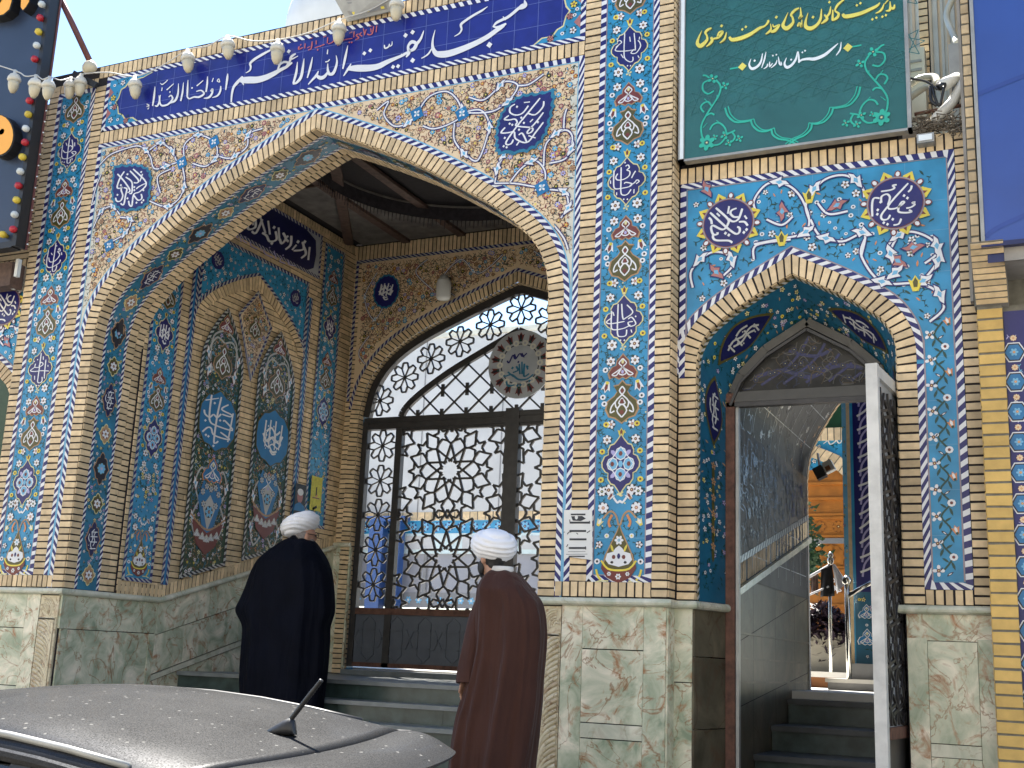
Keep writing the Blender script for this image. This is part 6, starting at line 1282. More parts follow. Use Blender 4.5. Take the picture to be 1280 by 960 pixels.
# ================================================================== FAR LEFT BAY (mirror) -- mostly outside the picture
lb_ = thing('left_doorway_bay', 'blue tile bay with navy roundel at the left edge, under the black billboard', 'doorway', (2 * XC - XD, YR, .3))
bay(lb_, 2 * XC - XD, -.44, 0, -1)
g = MB(); xm = 2 * XC - XD; di = sym(DIS, xm)
g.mesh([(p[0], YR + .04, p[1]) for p in di] + [(p[0], YR + .04, .25) for p in di], [(i, i + 1, len(di) + i + 1, len(di) + i) for i in range(len(di) - 1)], 'deepgreen'); g.build('green_door', lb_)
g = MB(); slab_panel(g, FR, -10.80, 2 * XC + .945, .25, ZC - .05, t=.012); slab_panel(g, FR, 2 * XC + 2.325, -8.80, .25, ZC - .05, t=.012); g.box((-10.82, YR - .05, ZC - .05), (2 * XC + .94, YR + .05, ZC), 'marbleledge'); g.build('marble_plinth', lb_)
g = MB(); g.box((-18, .24, -.2), (-10.79, .9, 6.4), 'cream_wall'); g.build('side_wall', lb_)
b = Bricks(fy(YR)); b.col(-11.6, -8.802, 4.935, 6.55, .058); g = MB(); g.box((-11.6, YR + .006, 4.9), (-8.805, YR + .4, 6.56), 'mortar'); g.build('upper_wall', lb_); b.build('upper_brickwork', lb_)
b = Bricks(lambda u, v, h: (-8.80 - h + .003, u, v)); b.col(.006, .150, 1.8, 6.6); b.build('pilaster_return', lb_)

# ================================================================== GREEN SIGN
sg_ = thing('green_sign', 'green panel sign with yellow and white Persian lettering above the small doorway', 'sign', (-1.6, .10, 4.94))
SY = .06; q0, q1 = P(848, 205, SY), P(1140, 164, SY); SX0, SX1, SZ0, SZ1 = q0[0], q1[0], 4.945, 6.42
g = MB(); g.box((SX0 + .03, SY + .002, SZ0 + .02), (SX1 - .02, SY + .05, SZ1 - .03), 'greensign'); g.build('panel', sg_)
g = MB(); g.box((SX0, SY - .012, SZ0), (SX0 + .045, SY + .06, SZ1), 'greymetal'); g.box((SX0 + .014, SY - .016, SZ0 + .02), (SX0 + .04, SY - .0125, SZ1), 'signwhite'); g.box((SX1 - .026, SY - .012, SZ0), (SX1, SY + .06, SZ1), 'greymetal'); g.box((SX0, SY - .012, SZ0), (SX1, SY + .06, SZ0 + .018), 'greymetal'); g.box((SX0, SY - .012, SZ1 - .03), (SX1, SY + .06, SZ1), 'greymetal'); g.build('frame', sg_)
for x in (SX0 + .3, SX1 - .3): g = MB(); g.box((x - .02, SY + .06, SZ0 + .1), (x + .02, .22, SZ0 + 1.2), 'steel'); g.build('bracket', sg_)
g = MB(); g.box((-2.45, .20, 4.7), (-.90, .45, 5.6), 'mortar'); g.build('backing_wall', side)
G5, G6, G7 = crop(860, 0, 8, SY), crop(980, 0, 8, SY), crop(860, 80, 8, SY)
A = Art(fy(SY), .001)
YE = [(G5, [[(140, 310, 4), (105, 390, 20), (97, 440, 36), (130, 462, 40), (190, 405, 26), (190, 360, 18), (175, 330, 22), (200, 300, 24), (238, 283, 14)], [(232, 375, 24), (243, 408, 28), (215, 445, 20), (183, 470, 6)], [(255, 390, 16), (300, 380, 22), (332, 350, 26), (348, 318, 20), (312, 328, 16), (298, 372, 20)], [(387, 325, 6), (372, 380, 20), (350, 410, 18), (318, 432, 8)],
            [(415, 372, 24), (442, 400, 36), (520, 387, 38), (600, 357, 36), (660, 322, 30), (720, 282, 26), (770, 262, 16), (803, 222, 22), (800, 205, 20)], [(778, 346, 10), (812, 320, 22), (832, 290, 16), (826, 240, 6)], [(828, 322, 20), (872, 307, 32), (917, 250, 14), (860, 272, 14), (850, 245, 10)],
            [(1002, 128, 4), (967, 210, 20), (952, 260, 34), (990, 287, 40), (1050, 232, 26), (1047, 180, 20), (1032, 150, 22), (1070, 105, 24), (1112, 83, 12)], [(1125, 78, 6), (1130, 150, 22), (1112, 190, 18), (1150, 160, 10)], [(1095, 268, 14), (1117, 235, 24), (1135, 272, 16), (1140, 200, 8)]], [(338, 262, 34), (545, 298, 30), (580, 272, 30), (885, 175, 34)]),
      (G6, [[(242, 130, 4), (217, 220, 24), (222, 272, 38), (270, 287, 38), (330, 252, 28), (367, 190, 24), (376, 92, 8)], [(405, 150, 16), (432, 188, 28), (402, 220, 24), (372, 240, 8)], [(468, 68, 8), (458, 130, 22), (430, 172, 18)], [(490, 100, 10), (487, 190, 24), (490, 212, 14)], [(490, 205, 18), (532, 180, 28), (547, 140, 24), (512, 108, 16), (540, 50, 22), (602, -2, 14)],
            [(588, 142, 26), (610, 167, 38), (690, 157, 38), (780, 132, 34), (860, 97, 30), (930, 62, 24), (960, 30, 12)], [(1002, 40, 8), (982, 90, 20), (952, 120, 16), (916, 137, 6)], [(1018, 112, 8), (1060, 100, 24), (1062, 18, 8)], [(1060, 82, 22), (1097, 85, 26), (1107, 48, 12)], [(1042, 3, 12), (1008, 42, 10)]], [(292, 175, 34), (455, 25, 30), (730, 57, 30), (765, 36, 30), (885, 197, 30), (925, 181, 30), (985, 171, 30), (1020, 156, 30)])]
for f, st_, dt in YE:
    A.script(st_, lambda x, y: f(x + 5, y + 6), 'signshadow', 2, 14, [(x + 5, y + 6, s_) for x, y, s_ in []]); A.script(st_, f, 'signyellow', 4, 14, dt)
A.script([[(632, 590, 4), (614, 650, 18), (640, 690, 28), (690, 672, 24), (730, 622, 20), (747, 538, 8)], [(782, 523, 6), (765, 600, 16), (738, 682, 8)], [(797, 640, 8), (790, 670, 14), (758, 692, 6)], [(820, 620, 8), (817, 668, 16), (848, 635, 8)], [(892, 600, 6), (880, 640, 14), (833, 682, 8)], [(905, 570, 6), (917, 640, 18), (937, 650, 14), (930, 620, 10)], [(987, 580, 4), (967, 640, 20), (990, 677, 28), (1040, 652, 24), (1082, 590, 20), (1097, 518, 8)]], G5, 'signwhite', 4, 14, [(668, 610, 26), (850, 560, 20), (885, 550, 20), (1033, 600, 24)])
A.script([[(145, 518, 8), (150, 580, 18), (150, 632, 14)], [(148, 626, 16), (180, 602, 20), (240, 592, 26), (310, 592, 32), (400, 557, 30), (470, 502, 22), (542, 438, 8)], [(574, 423, 6), (562, 500, 16), (523, 557, 8)]], G6, 'signwhite', 4, 14, [(185, 527, 22), (212, 511, 22)])
for f, x, y, x2, y2, sz in ((G5, 545, 668, 420, 692, 48), (G6, 640, 478, 775, 453, 52)):
    A.poly([f(x - sz * .9, y + 8), f(x, y - sz * .85), f(x + sz * .9, y - 8), f(x, y + sz * .85)], 'signyellow', 3); A.line([f(x, y), f(x2, y2)], .012, 'signteal', 2)
cxs = (SX0 + SX1) / 2 + .01
def both(L): return [[(2 * cxs - a, c) for a, c in L], L]
for L in ([(150, 115), (180, 118), (215, 140)], [(245, 150), (160, 190), (150, 260), (200, 300), (260, 270)], [(280, 160), (325, 220), (315, 300), (270, 380), (180, 520), (135, 620), (140, 720), (165, 760)], [(235, 420), (200, 380), (150, 400), (130, 440), (160, 485)], [(165, 350), (200, 382)], [(180, 520), (230, 495), (265, 510)], [(150, 640), (195, 590)], [(292, 310), (290, 362)], [(240, 815), (320, 800), (380, 720), (370, 640), (310, 590), (250, 610), (220, 660)], [(370, 715), (420, 690), (475, 665)], [(440, 680), (470, 730), (440, 780), (400, 790)], [(285, 565), (320, 590)]):
    for q in both([G7(*p) for p in L]): A.line(q, .013, 'signteal', 2, sm=5, taper=len(L) == 2)
for x, y, r in ((250, 150, .04), (370, 715, .034), (410, 790, .03), (515, 748, .03), (370, 220, .034), (190, 790, .062), (270, 735, .024)):
    for q in both([G7(x, y)]): A.flower(q[0][0], q[0][1], r, 'signteal', 'greensign', 6 if r > .05 else 4, .4, None, 3)
for L in ([(372, 440), (400, 520), (470, 580), (560, 580), (630, 565)], [(630, 565), (650, 620), (710, 670), (780, 675), (835, 655)], [(835, 655), (850, 710), (910, 750), (1000, 765), (1075, 800)]):
    for q in both([G7(*p) for p in L]): A.line(q, .014, 'signteal', 2, sm=6)
    for q in both([G7(p[0] + 30, p[1] - 14) for p in L]): A.line(q, .008, 'signteal', 2, sm=6)
for k in range(7):                              # faint star pattern behind the words
    for j in range(5):
        c = (SX0 + .18 + k * .22 + (j % 2) * .11, 5.40 + j * .19); v = [(c[0] + .13 * math.cos(PI * t / 4), c[1] + .13 * math.sin(PI * t / 4)) for t in range(8)]
        for t in range(8): A.line([v[t], v[(t + 3) % 8]], .006, 'signfaint', 1)
A.build('lettering', sg_)

# ================================================================== NEIGHBOUR ON THE RIGHT
nbld = thing('neighbour_building', 'yellow brick corner pillar and dark blue star tile wall at the right edge', 'building', (-.2, .1, .3))
g = MB(); g.box((-.436, .012, .2), (-.29, 3.6, 3.66), 'greymortar'); g.box((-.29, .05, .2), (3.0, 3.6, 3.66), 'greymortar'); g.box((-.452, .02, 3.66), (-.40, .5, 8.0), 'greymortar'); g.box((-.40, .10, 3.66), (3.0, 3.6, 9.0), 'greymortar'); g.build('wall_core', nbld)
b = Bricks(fy(.010), 'yellowbrick', 'greymortar'); b.col(-.438, -.288, .3, 3.64, .075); b.build('yellow_brickwork', nbld)
b = Bricks(fx(-.438), 'yellowbrick', 'greymortar', hb=.006); b.col(.012, .14, .3, 3.6, .075)
b.build('yellow_brickwork', nbld)
b = Bricks(fy(.018), 'brick', 'greymortar'); b.col(-.450, -.402, 3.9, 7.9, .075); b.build('upper_brickwork', nbld)
g = MB(); g.box((-.475, .03, 3.7), (-.4555, .10, 7.9), 'concrete'); g.build('cement_joint', nbld)
b = Bricks(lambda u, v, h: (u, .0 - v, 3.70 - h + .02 + (v) * .75), 'brick', 'greymortar'); b.fr = lambda u, v, h: (u, -.012 - .757 * v - .653 * h, 3.66 + .653 * v - .757 * h); b.run([(-.44, 0.0), (-.44, .455)], [(-.25, 0.0), (-.25, .455)], .045); b.build('corbel_brickwork', nbld)
g = MB(); g.hexa([(-.44, .10, 3.64), (-.25, .10, 3.64), (-.25, -.01, 3.66), (-.44, -.01, 3.66), (-.44, .1, 3.96), (-.25, .1, 3.96), (-.25, -.36, 3.96), (-.44, -.36, 3.96)], 'concrete'); g.box((-.25, -.30, 3.84), (1.0, .1, 3.95), 'concrete'); g.build('corbel', nbld)
A = Art(fy(.048), .003); A.poly([(-.286, .3), (.8, .3), (.8, 3.62), (-.286, 3.62)], 'navy', 0)
z = .5; k = 0
while z < 3.5:
    for x in (-.235, -.07, .095, .26, .425, .59, .755):
        zc2 = z + (0 if abs(x + .07) > .01 and abs(x - .26) > .01 and abs(x - .59) > .01 else .085); q = [(x - .062, zc2), (x - .03, zc2 + .056), (x + .03, zc2 + .056), (x + .062, zc2), (x + .03, zc2 - .056), (x - .03, zc2 - .056)]
        A.poly([(x + (a - x) * 1.12, zc2 + (c - zc2) * 1.12) for a, c in q], 'white', 2); A.poly(q, 'ink', 3); A.poly([(x + (a - x) * .86, zc2 + (c - zc2) * .86) for a, c in q], 'shield', 4); A.flower(x, zc2, .026, 'skyblue', 'orange', 6, 0, None, 5)
        A.flower(x, zc2 + .092, .020, 'cream', 'orange', 8, 0, 'maroon', 2)
    for j in range(14): A.sprig(random.uniform(-.27, .78), z + random.uniform(0, .2), .026, j, random.choice(('lilac', 'white', 'orange', 'skyblue')), 1)
    z += .19
A.build('star_tile', nbld)
bl = thing('blue_signboard', 'plain blue signboard jutting from the wall at the top right edge', 'sign', (.3, -.3, 3.9))
g = MB(); g.box((-.352, -.335, 3.955), (2.4, -.06, 7.6), 'bluesign')
g.build('box', bl); g = MB(); g.box((-.375, -.345, 3.93), (-.353, -.05, 7.6), 'greymetal'); g.box((-.375, -.35, 3.925), (2.4, -.05, 3.954), 'bluedark'); g.build('edge_trim', bl)
g = MB(); g.box((-.345, -.29, 3.84), (1.0, -.285, 3.924), 'bluedark'); A = Art(fy(-.291), .001)
for x in (-.2, -.08, .04): A.line([(x - .04, 3.86), (x + .04, 3.91)], .006, 'bluesign', 1); A.line([(x - .04, 3.91), (x + .04, 3.86)], .006, 'bluesign', 1)
for f, m_ in zip(A.f, A.m): g.face([A.v[i] for i in f], A.ml[m_])
g.build('fascia', bl)
for (x0, y0), (x1, y1) in (((1222, 118), (1280, 98)), ((1232, 296), (1280, 268))):
    A = Art(fy(-.336), .001); p, r_ = P(x0, y0, -.337), P(x1, y1, -.337); A.line([(p[0], p[2]), ((p[0] + r_[0]) / 2, (p[2] + r_[2]) / 2 + .01), (r_[0] + .3, r_[2] + .1)], .03, 'bluefold', 1, sm=4); A.build('fold', bl)
# clutter above the doorway bay, between the two signs
ac = thing('meter_box', 'pale grey electric box high on the wall beside the blue signboard', 'electric box', (-.52, .4, 5.45))
a, c = P(1187, 98, .4), P(1206, 52, .4); g = MB(); g.box((a[0], .4, a[2]), (c[0] + .03, .55, c[2]), 'greymetal'); g.build('box', ac)
g = MB(); a2 = P(1188, 110, .4); g.box((a2[0] + .01, .39, a2[2] - .10), (a2[0] + .05, .47, a2[2] + .0), 'blackplastic'); g.build('switch', ac)
pl = thing('corrugated_wall', 'pale ribbed sheet wall behind the conduit pipes', 'wall', (-.9, 1.6, 4.9)); g = MB()
for k in range(40): x = -1.05 + k * .022; g.box((x, 1.6 + (.012 if k % 2 else 0), 4.9), (x + .0215, 1.66, 8.6), 'moulding' if k % 3 else 'cream')
g.build('sheet', pl)
ps = thing('brick_post', 'narrow brick post rising behind the green sign', 'post', (-.76, .9, 4.9)); g = MB(); g.box((-.80, .9, 4.9), (-.735, 1.0, 8.0), 'mortar'); g.build('core', ps); b = Bricks(fy(.9)); b.col(-.80, -.735, 4.92, 8.0, .06); b.build('brickwork', ps)
gb = thing('air_conditioner', 'grey boxed unit behind the right edge of the green sign', 'air conditioner', (-.84, .7, 5.1)); a, c = P(1138, 130, .7), P(1155, 58, .7); g = MB(); g.box((a[0] - .1, .7, a[2] - .2), (c[0], .95, c[2]), 'moulding'); g.build('casing', gb)
for k in range(3): g = MB(); g.box((a[0], .692, c[2] - .12 - k * .07), (c[0] - .02, .70, c[2] - .10 - k * .07), 'greymetal'); g.build('vent_slat', gb)
cm = thing('security_camera', 'white bullet camera with dark lens among cables above the doorway bay', 'camera', (-.68, .2, 5.2))
p0, p1 = P(1177, 107, .12), P(1196, 98, .3); g = MB(); g.tube([p0, p1], .042, 'whiteplastic', 14); g.tube([(p0[0] - .003, p0[1] - .012, p0[2]), p0], .036, 'blackplastic', 14); g.build('housing', cm, True); g = MB(); g.tube([p1, (p1[0], .42, p1[2] - .1)], .02, 'whiteplastic', 8); g.build('mount', cm)
cp = tagged((lambda g: (g.tube([P(1204, 104, .25), P(1190, 128, .2), P(1168, 150, .15)], .035, 'whiteplastic', 12), g)[1])(MB()).build('conduit_pipe', smooth=True), 'thick white pipe slanting down above the doorway bay', 'pipe')
for pts, lb2 in (([P(1190, 0, .8), P(1183, 20, .8), P(1190, 40, .7), P(1197, 55, .5)], 'pale pipe curving down the ribbed wall to the electric box'), ([P(1135, 108, .5), P(1150, 98, .45), P(1168, 96, .4), P(1172, 104, .3)], 'cream pipe bending behind the security camera'), ([P(1138, 122, .5), P(1155, 110, .45), P(1165, 108, .4)], 'lower cream pipe behind the green sign corner')):
    g = MB(); g.tube(catmull(pts, 5), .024, 'moulding', 10); g.build('conduit_pipe', smooth=True, label=lb2, cat='pipe', group='pipes above the doorway bay')
g = MB(); g.tube(catmull([P(1138, 98, .1), P(1158, 102, .1), P(1172, 112, .08)], 5), .008, 'blackplastic', 6); g.tube(catmull([P(1165, 105, .1), P(1168, 120, .09), P(1174, 132, .09), P(1178, 120, .08), P(1180, 108, .08)], 5), .010, 'blackplastic', 6); g.tube(catmull([P(1163, 108, .1), P(1164, 125, .09), P(1171, 132, .09)], 5), .012, 'blackplastic', 6); g.build('cable_bundle', smooth=True, label='loop of black cables hanging under the security camera', cat='cable')
g = MB(); a, c = P(1143, 143, .3), P(1206, 131, .3); g.tube([a, c], .014, 'rust', 8); g.build('rusty_rod', label='rusty rod across the gap above the doorway bay', cat='rod')
g = MB(); rn = random.Random(2)
for i in range(260):
    p = P(1145 + rn.uniform(0, 62), 158 + rn.gauss(0, 6) - rn.uniform(0, 4), .13 + rn.uniform(-.06, .12)); t = rn.uniform(0, 6.28); L = rn.uniform(.03, .09); g.tube([p, (p[0] + L * math.cos(t), p[1] + rn.uniform(-.03, .03), p[2] + L * .5 * math.sin(t))], .004, 'nest', 4)
g.build('bird_nest', label='scruffy bird nest of twigs on the ledge under the white pipe', cat='nest')
fb = thing('small_floodlight', 'small grey lamp box fixed at the top right of the doorway bay', 'lamp', (-.71, .1, 4.85)); a, c = P(1147, 182, .1), P(1168, 168, .1); g = MB(); g.box((a[0], .06, a[2]), (c[0], .15, c[2]), 'greymetal'); g.build('housing', fb); g = MB(); g.box((a[0] + .012, .052, a[2] + .012), (c[0] - .012, .0595, c[2] - .012), 'signwhite'); g.build('lens', fb)
# ================================================================== COURTYARD SEEN THROUGH GATE AND PASSAGE
ch = thing('courtyard_hall', 'white courtyard wall with blue tile band and blue post seen through the gate lattice', 'building', (-9, 12, 1.18))
def row12(y0, y1): return P(600, y1, 12)[2], P(600, y0, 12)[2]
g = MB(); zt = 7.50; g.box((-19, 12, 3.98), (-3.4, 12.3, zt), 'whitewall'); g.box((-19, 11.97, zt - .08), (-3.4, 12.3, zt + .02), 'moulding')
for k in range(9): g.box((-18 + k * 1.7, 11.985, 4.0), (-17.985 + k * 1.7, 12.0, zt - .1), 'slabgrey')
g.build('white_wall', ch)
b = Bricks(fy(11.99), 'brick', 'greymortar', hb=.01, gap=.02); b.row(-19, -4, 3.84, 4.0, .16); b.build('brick_course', ch)
A = Art(fy(12.0), 0); A.poly([(-19, 3.60), (-4, 3.60), (-4, 3.84), (-19, 3.84)], 'blue', 0)
for k in range(50): A.flower(-17 + k * .26, 3.72, .09, 'skyblue', 'navy', 6, 0, 'navy', 1)
A.build('tile_band', ch)
g = MB(); g.box((-19, 12.0, 3.22), (-4, 12.2, 3.60), 'cyanwhite'); g.box((-19, 12.05, 2.5), (-4, 12.2, 3.22), 'lavender')
for k in range(8): g.box((-17.2 + k * 1.55, 12.0, 2.5), (-17.14 + k * 1.55, 12.06, 3.22), 'slabgrey'); 
for k in range(5): g.box((-12.6 + k * 1.2, 11.99, 3.3), (-12.0 + k * 1.2, 12.0, 3.55), 'whitewall')
g.build('panel_row', ch)
A = Art(fy(12.0), 0); A.poly([(-19, 2.22), (-4, 2.22), (-4, 2.5), (-19, 2.5)], 'slabgrey', 0)
for k in range(60): A.flower(-17 + k * .22, 2.36, .07, 'skyblue', 'white', 6, 0, None, 1)
A.build('tile_dado', ch)
b = Bricks(fy(12.0), 'brick', 'greymortar', hb=.01, gap=.02); b.row(-19, -4, 1.18, 2.2, .14); b.build('brick_base', ch)
g = MB(); g.box((-12.05, 11.7, 1.18), (-11.75, 11.9, 3.86), 'cobalt'); g.box((-11.55, 11.7, 1.18), (-11.38, 11.9, 3.86), 'cobalt'); g.box((-12.12, 11.68, 3.80), (-11.3, 11.92, 3.9), 'cobalt'); g.build('blue_post', ch)
g = MB(); g.box((-17.5, 11.6, 1.18), (-12.4, 11.75, 4.6), 'whitewall'); g.build('white_screen', ch)
dm = thing('white_dome', 'white dome top rising behind the parapet of the portal', 'dome', (-9.2, 9, 6.7))
g = MB(); dc = P(408, 40, 9.0); r = 1.0
g.lathe([(r * 1.02, -1.6), (r * 1.02, -.4), (r * 1.04, -.3)] + [(r * 1.04 * math.cos(t) ** .8, -.3 + 1.25 * math.sin(t)) for t in [PI / 2 * k / 12 for k in range(1, 13)]], (dc[0] + .35, 9.0, dc[2] + .15), 'domewhite', 40); g.build('shell', dm, True)
# --- little court beyond the passage
kw = thing('carved_wood_front', 'orange carved wooden front under a brick arch, far beyond the passage', 'wall', (-2.7, 8, 1.2))
g = MB(); g.box((-3.9, 8.0, 1.2), (-1.6, 8.2, 3.95), 'carvedwood')
for z in (2.18, 2.62, 2.66, 3.06, 3.30, 3.34, 3.55, 3.75): g.box((-3.9, 7.97, z), (-1.6, 8.0, z + .03), 'carvedwood')
g.box((-3.9, 7.975, 2.98), (-1.6, 7.999, 3.05), 'slabgrey'); g.build('panel', kw)
A = Art(fy(8.0), .004)
for x in (-3.45, -3.2, -2.92, -2.68): A.flower(x, 3.20, .075, 'carvedwood', 'carveddark', 8, 0, 'carveddark', 1)
for x in (-3.3, -2.78): A.flower(x, 2.80, .17, 'carvedwood', 'carveddark', 12, 0, 'carveddark', 1); A.palmette(x, 2.45, .14, 1, 'carveddark', 'carvedwood')
A.build('carving', kw)
b = Bricks(fy(7.96), 'brick', 'greymortar', gap=.012); b.run([(-2.3, 3.55), (-2.75, 4.0), (-3.2, 4.2)], [(-2.2, 3.68), (-2.65, 4.13), (-3.1, 4.33)], .10); b.row(-3.9, -1.6, 4.33, 4.5, .085); b.build('brick_arch', kw)
A = Art(fy(8.0), 0); A.poly([(-3.9, 3.95), (-1.6, 3.95), (-1.6, 4.34), (-3.9, 4.34)], 'blue', 0); A.poly([(-3.9, 4.5), (-1.6, 4.5), (-1.6, 5.2), (-3.9, 5.2)], 'deepgreen', 1)
scatter_strip(A, -3.8, -1.7, 4.0, 4.3, 60, 2, None, 2, 1.6)
f = lambda x, y: P(990 + x / 6.857, 500 + y / 6.857, 8)[::2]
A.script([[(445, 250), (440, 370)], [(420, 270), (425, 350), (400, 370), (380, 330), (400, 320)], [(370, 300), (375, 350), (330, 380), (310, 350)], [(350, 290), (355, 330)], [(330, 330), (270, 375)]], f, 'white', 3, 12, [(390, 290), (320, 320)]); A.build('tile', kw)
g = MB(); g.box((-3.9, 8.02, 5.2), (-1.6, 8.2, 6.4), 'whitewall'); g.build('upper_wall', kw)
tp = thing('tiled_pier', 'tall tiled pier with navy calligraphy just beyond the open door leaf', 'pillar', (-1.7, 4.6, 1.2))
g = MB(); g.box((-2.055, 4.62, 1.45), (-1.3, 5.2, 4.6), 'mortar'); g.build('core', tp)
A = Art(fy(4.615), 0)
for x0, x1, m_ in ((-2.055, -2.01, 'skyblue'), (-2.01, -1.975, 'brick'), (-1.975, -1.945, 'blue'), (-1.945, -1.3, 'navy')): A.poly([(x0, 2.1 if m_ == 'navy' else 1.45), (x1, 2.1 if m_ == 'navy' else 1.45), (x1, 4.6), (x0, 4.6)], m_, 0 if m_ != 'brick' else 1)
A.poly([(-1.96, 1.45), (-1.3, 1.45), (-1.3, 2.15), (-1.96, 2.15)], 'dullteal', 1); scatter_strip(A, -1.93, -1.6, 1.5, 2.1, 40, 3, None, 2, 1.2); A.palmette(-1.85, 1.7, .08, 3, 'shield', 'white'); A.palmette(-1.85, 1.95, .07, 3, 'shield', 'white')
rn = random.Random(12)
for k in range(16):
    z = 2.2 + k * .145; A.line([(-1.90, z), (-1.80 + rn.uniform(-.03, .03), z + .05), (-1.70, z + .16), (-1.62, z + .12)], .022, 'white', 3, sm=4); A.line([(-1.88, z + .10), (-1.86, z + .22), (-1.80, z + .30)], .02, 'lilac', 3, sm=3); A.line([(-1.75, z), (-1.74, z + .16)], .018, 'white', 3)
scatter_strip(A, -2.05, -2.02, 1.6, 4.4, 30, 5, None, 2, .7); A.build('tile', tp)
g = MB(); zt = P(1035, 827, 6)[2]; g.box((-3.6, 6.0, 1.30), (-2.05, 7.2, 1.36), 'plaza'); g.box((-3.6, 6.06, 1.19), (-2.05, 7.2, 1.30), 'carveddark'); g.build('platform', label='low pale stone platform in front of the purple plant', cat='platform')
g = MB(); g.box((-2.22, 4.35, 1.262), (-1.35, 5.4, 1.30), 'plaza'); g.box((-2.20, 4.38, 1.19), (-1.35, 5.4, 1.261), 'slabgrey'); g.box((-2.02, 4.45, 1.30), (-1.35, 5.3, 1.45), 'slabgrey'); g.build('stone_step', label='grey stone step under the steel rail post', cat='step')
rl = thing('steel_railing', 'stainless steel rail post with ball joint and sloping handrail', 'railing', (-1.99, 4.36, 1.30))
p0, p1 = P(1061.5, 840, 4.4), P(1058.5, 728, 4.4)
g = MB(); g.tube([(p0[0], 4.4, 1.30), (p1[0], 4.4, p1[2])], .026, 'chrome', 14); g.build('post', rl, True)
g = MB(); g.lathe([(.01, -.05), (.04, -.03), (.05, 0), (.04, .03), (.01, .05)], (p1[0], 4.4, p1[2] + .02), 'chrome', 16); g.build('ball_joint', rl, True)
g = MB(); q = P(1067, 742, 4.4); g.tube([(q[0] - .05, 4.4, q[2] - .02), P(1100, 722, 4.45)], .024, 'chrome', 12); g.build('handrail', rl, True)
def cloth(name, pts, m, lb2, y, gr=None):
    g = MB(); n = 12
    (a, b_, c, d) = [P(px_, py_, y) for px_, py_ in pts]
    def f(u, v):
        top = [a[i] + (b_[i] - a[i]) * u for i in range(3)]; bot = [d[i] + (c[i] - d[i]) * u for i in range(3)]
        p = [top[i] + (bot[i] - top[i]) * v for i in range(3)]; p[1] += .03 * math.sin(u * 9 + v * 2) * v + .01; return p
    g.grid(f, n, n, m); o = g.build(name, None, True, label=lb2, cat='flag', group='flags in the far court'); md = o.modifiers.new('thick', 'SOLIDIFY'); md.thickness = .004; return o
cloth('black_flag', [(1026, 712), (1040, 706), (1044, 745), (1025, 746)], 'flagblack', 'black cloth flag bunched beside a white one in the court', 4.9)
cloth('white_flag', [(1040, 705), (1043, 705), (1058, 726), (1046, 742)], 'flagwhite', 'white cloth flag drooping toward the steel rail post', 4.94)
cloth('dark_flag', [(1013, 722), (1022, 716), (1024, 742), (1013, 744)], 'woodbrown', 'dull brown flag left of the black one', 4.98)
fp = thing('flag_stand', 'flag poles with a chrome finial on a stand among purple leaves', 'flag stand', (-2.3, 4.95, 1.4))
g = MB(); g.tube([P(1010, 722, 4.95), P(1038, 706, 4.95)], .014, 'flagwhite', 8); g.tube([P(1008, 745, 4.9), P(1036, 733, 4.9)], .010, 'flagwhite', 8); q = P(1037, 762, 4.95); g.tube([P(1037, 708, 4.95), (q[0], 4.95, 1.36)], .016, 'chrome', 8); g.build('pole', fp, True)
g = MB(); q = P(1038, 699, 4.95); g.lathe([(.01, -.06), (.03, -.04), (.035, 0), (.015, .02), (.03, .04), (.02, .06), (.004, .08)], q, 'chrome', 12); g.build('finial', fp, True)
pb = thing('purple_plant', 'dark purple leafy plant spilling over a pale planter wall', 'plant', (-2.6, 6.3, 1.36))
g = MB(); rn = random.Random(3); a, c = P(1008, 818, 6.4), P(1075, 757, 6.4); g.box((a[0] - .2, 6.45, 1.36), (c[0] + .1, 6.9, 1.80), 'soilwall'); g.build('planter', pb)
g = MB()
for i in range(1500):
    x = rn.uniform(a[0] - .1, c[0] + .05); t = rn.random(); z = 1.78 + .36 * t * (.75 + .25 * math.sin(x * 9)) if rn.random() < .85 else 1.78 - rn.random() ** 2 * .35 * (1 if math.sin(x * 14) > 0 else .4); y = 6.40 + rn.uniform(-.08, .35); L = rn.uniform(.04, .075); th = rn.uniform(0, 6.28); el = rn.uniform(-.9, .9)
    d = (math.cos(th) * L, math.sin(th) * L, el * L); w_ = (-math.sin(th) * L * .35, math.cos(th) * L * .35, rn.uniform(-.2, .2) * L); g.face([(x - d[0], y - d[1], z - d[2]), (x + w_[0], y + w_[1], z + w_[2]), (x + d[0], y + d[1], z + d[2]), (x - w_[0], y - w_[1], z - w_[2])], 'purpleleaf')
g.build('foliage', pb)
sp2 = thing('green_shrub', 'small green shrub behind the flag stand', 'shrub', (-2.95, 7.3, 1.36)); g = MB()
for i in range(500):
    c = P(1013, 690, 7.3); x, y, z = c[0] - .05 + rn.gauss(0, .10), 7.3 + rn.gauss(0, .1), c[2] + rn.gauss(0, .22); L = rn.uniform(.02, .05); th = rn.uniform(0, 6.28); g.face([(x - L, y, z), (x, y - L * math.sin(th), z - L * .5), (x + L, y, z + L * math.cos(th)), (x, y + L * .4, z + L * .6)], 'greenleaf')
g.build('foliage', sp2); g = MB(); g.tube([(c[0] - .05, 7.3, 1.3), (c[0] - .05, 7.3, c[2])], .02, 'woodbrown', 6); g.build('stem', sp2)
fl = thing('passage_floodlight', 'black and white floodlight fixed under the passage vault', 'floodlight', (-2.05, 3.35, 3.1))
c = P(1025, 591, 3.3); g = MB(); M4 = Matrix.Rotation(-.45, 3, 'Y')
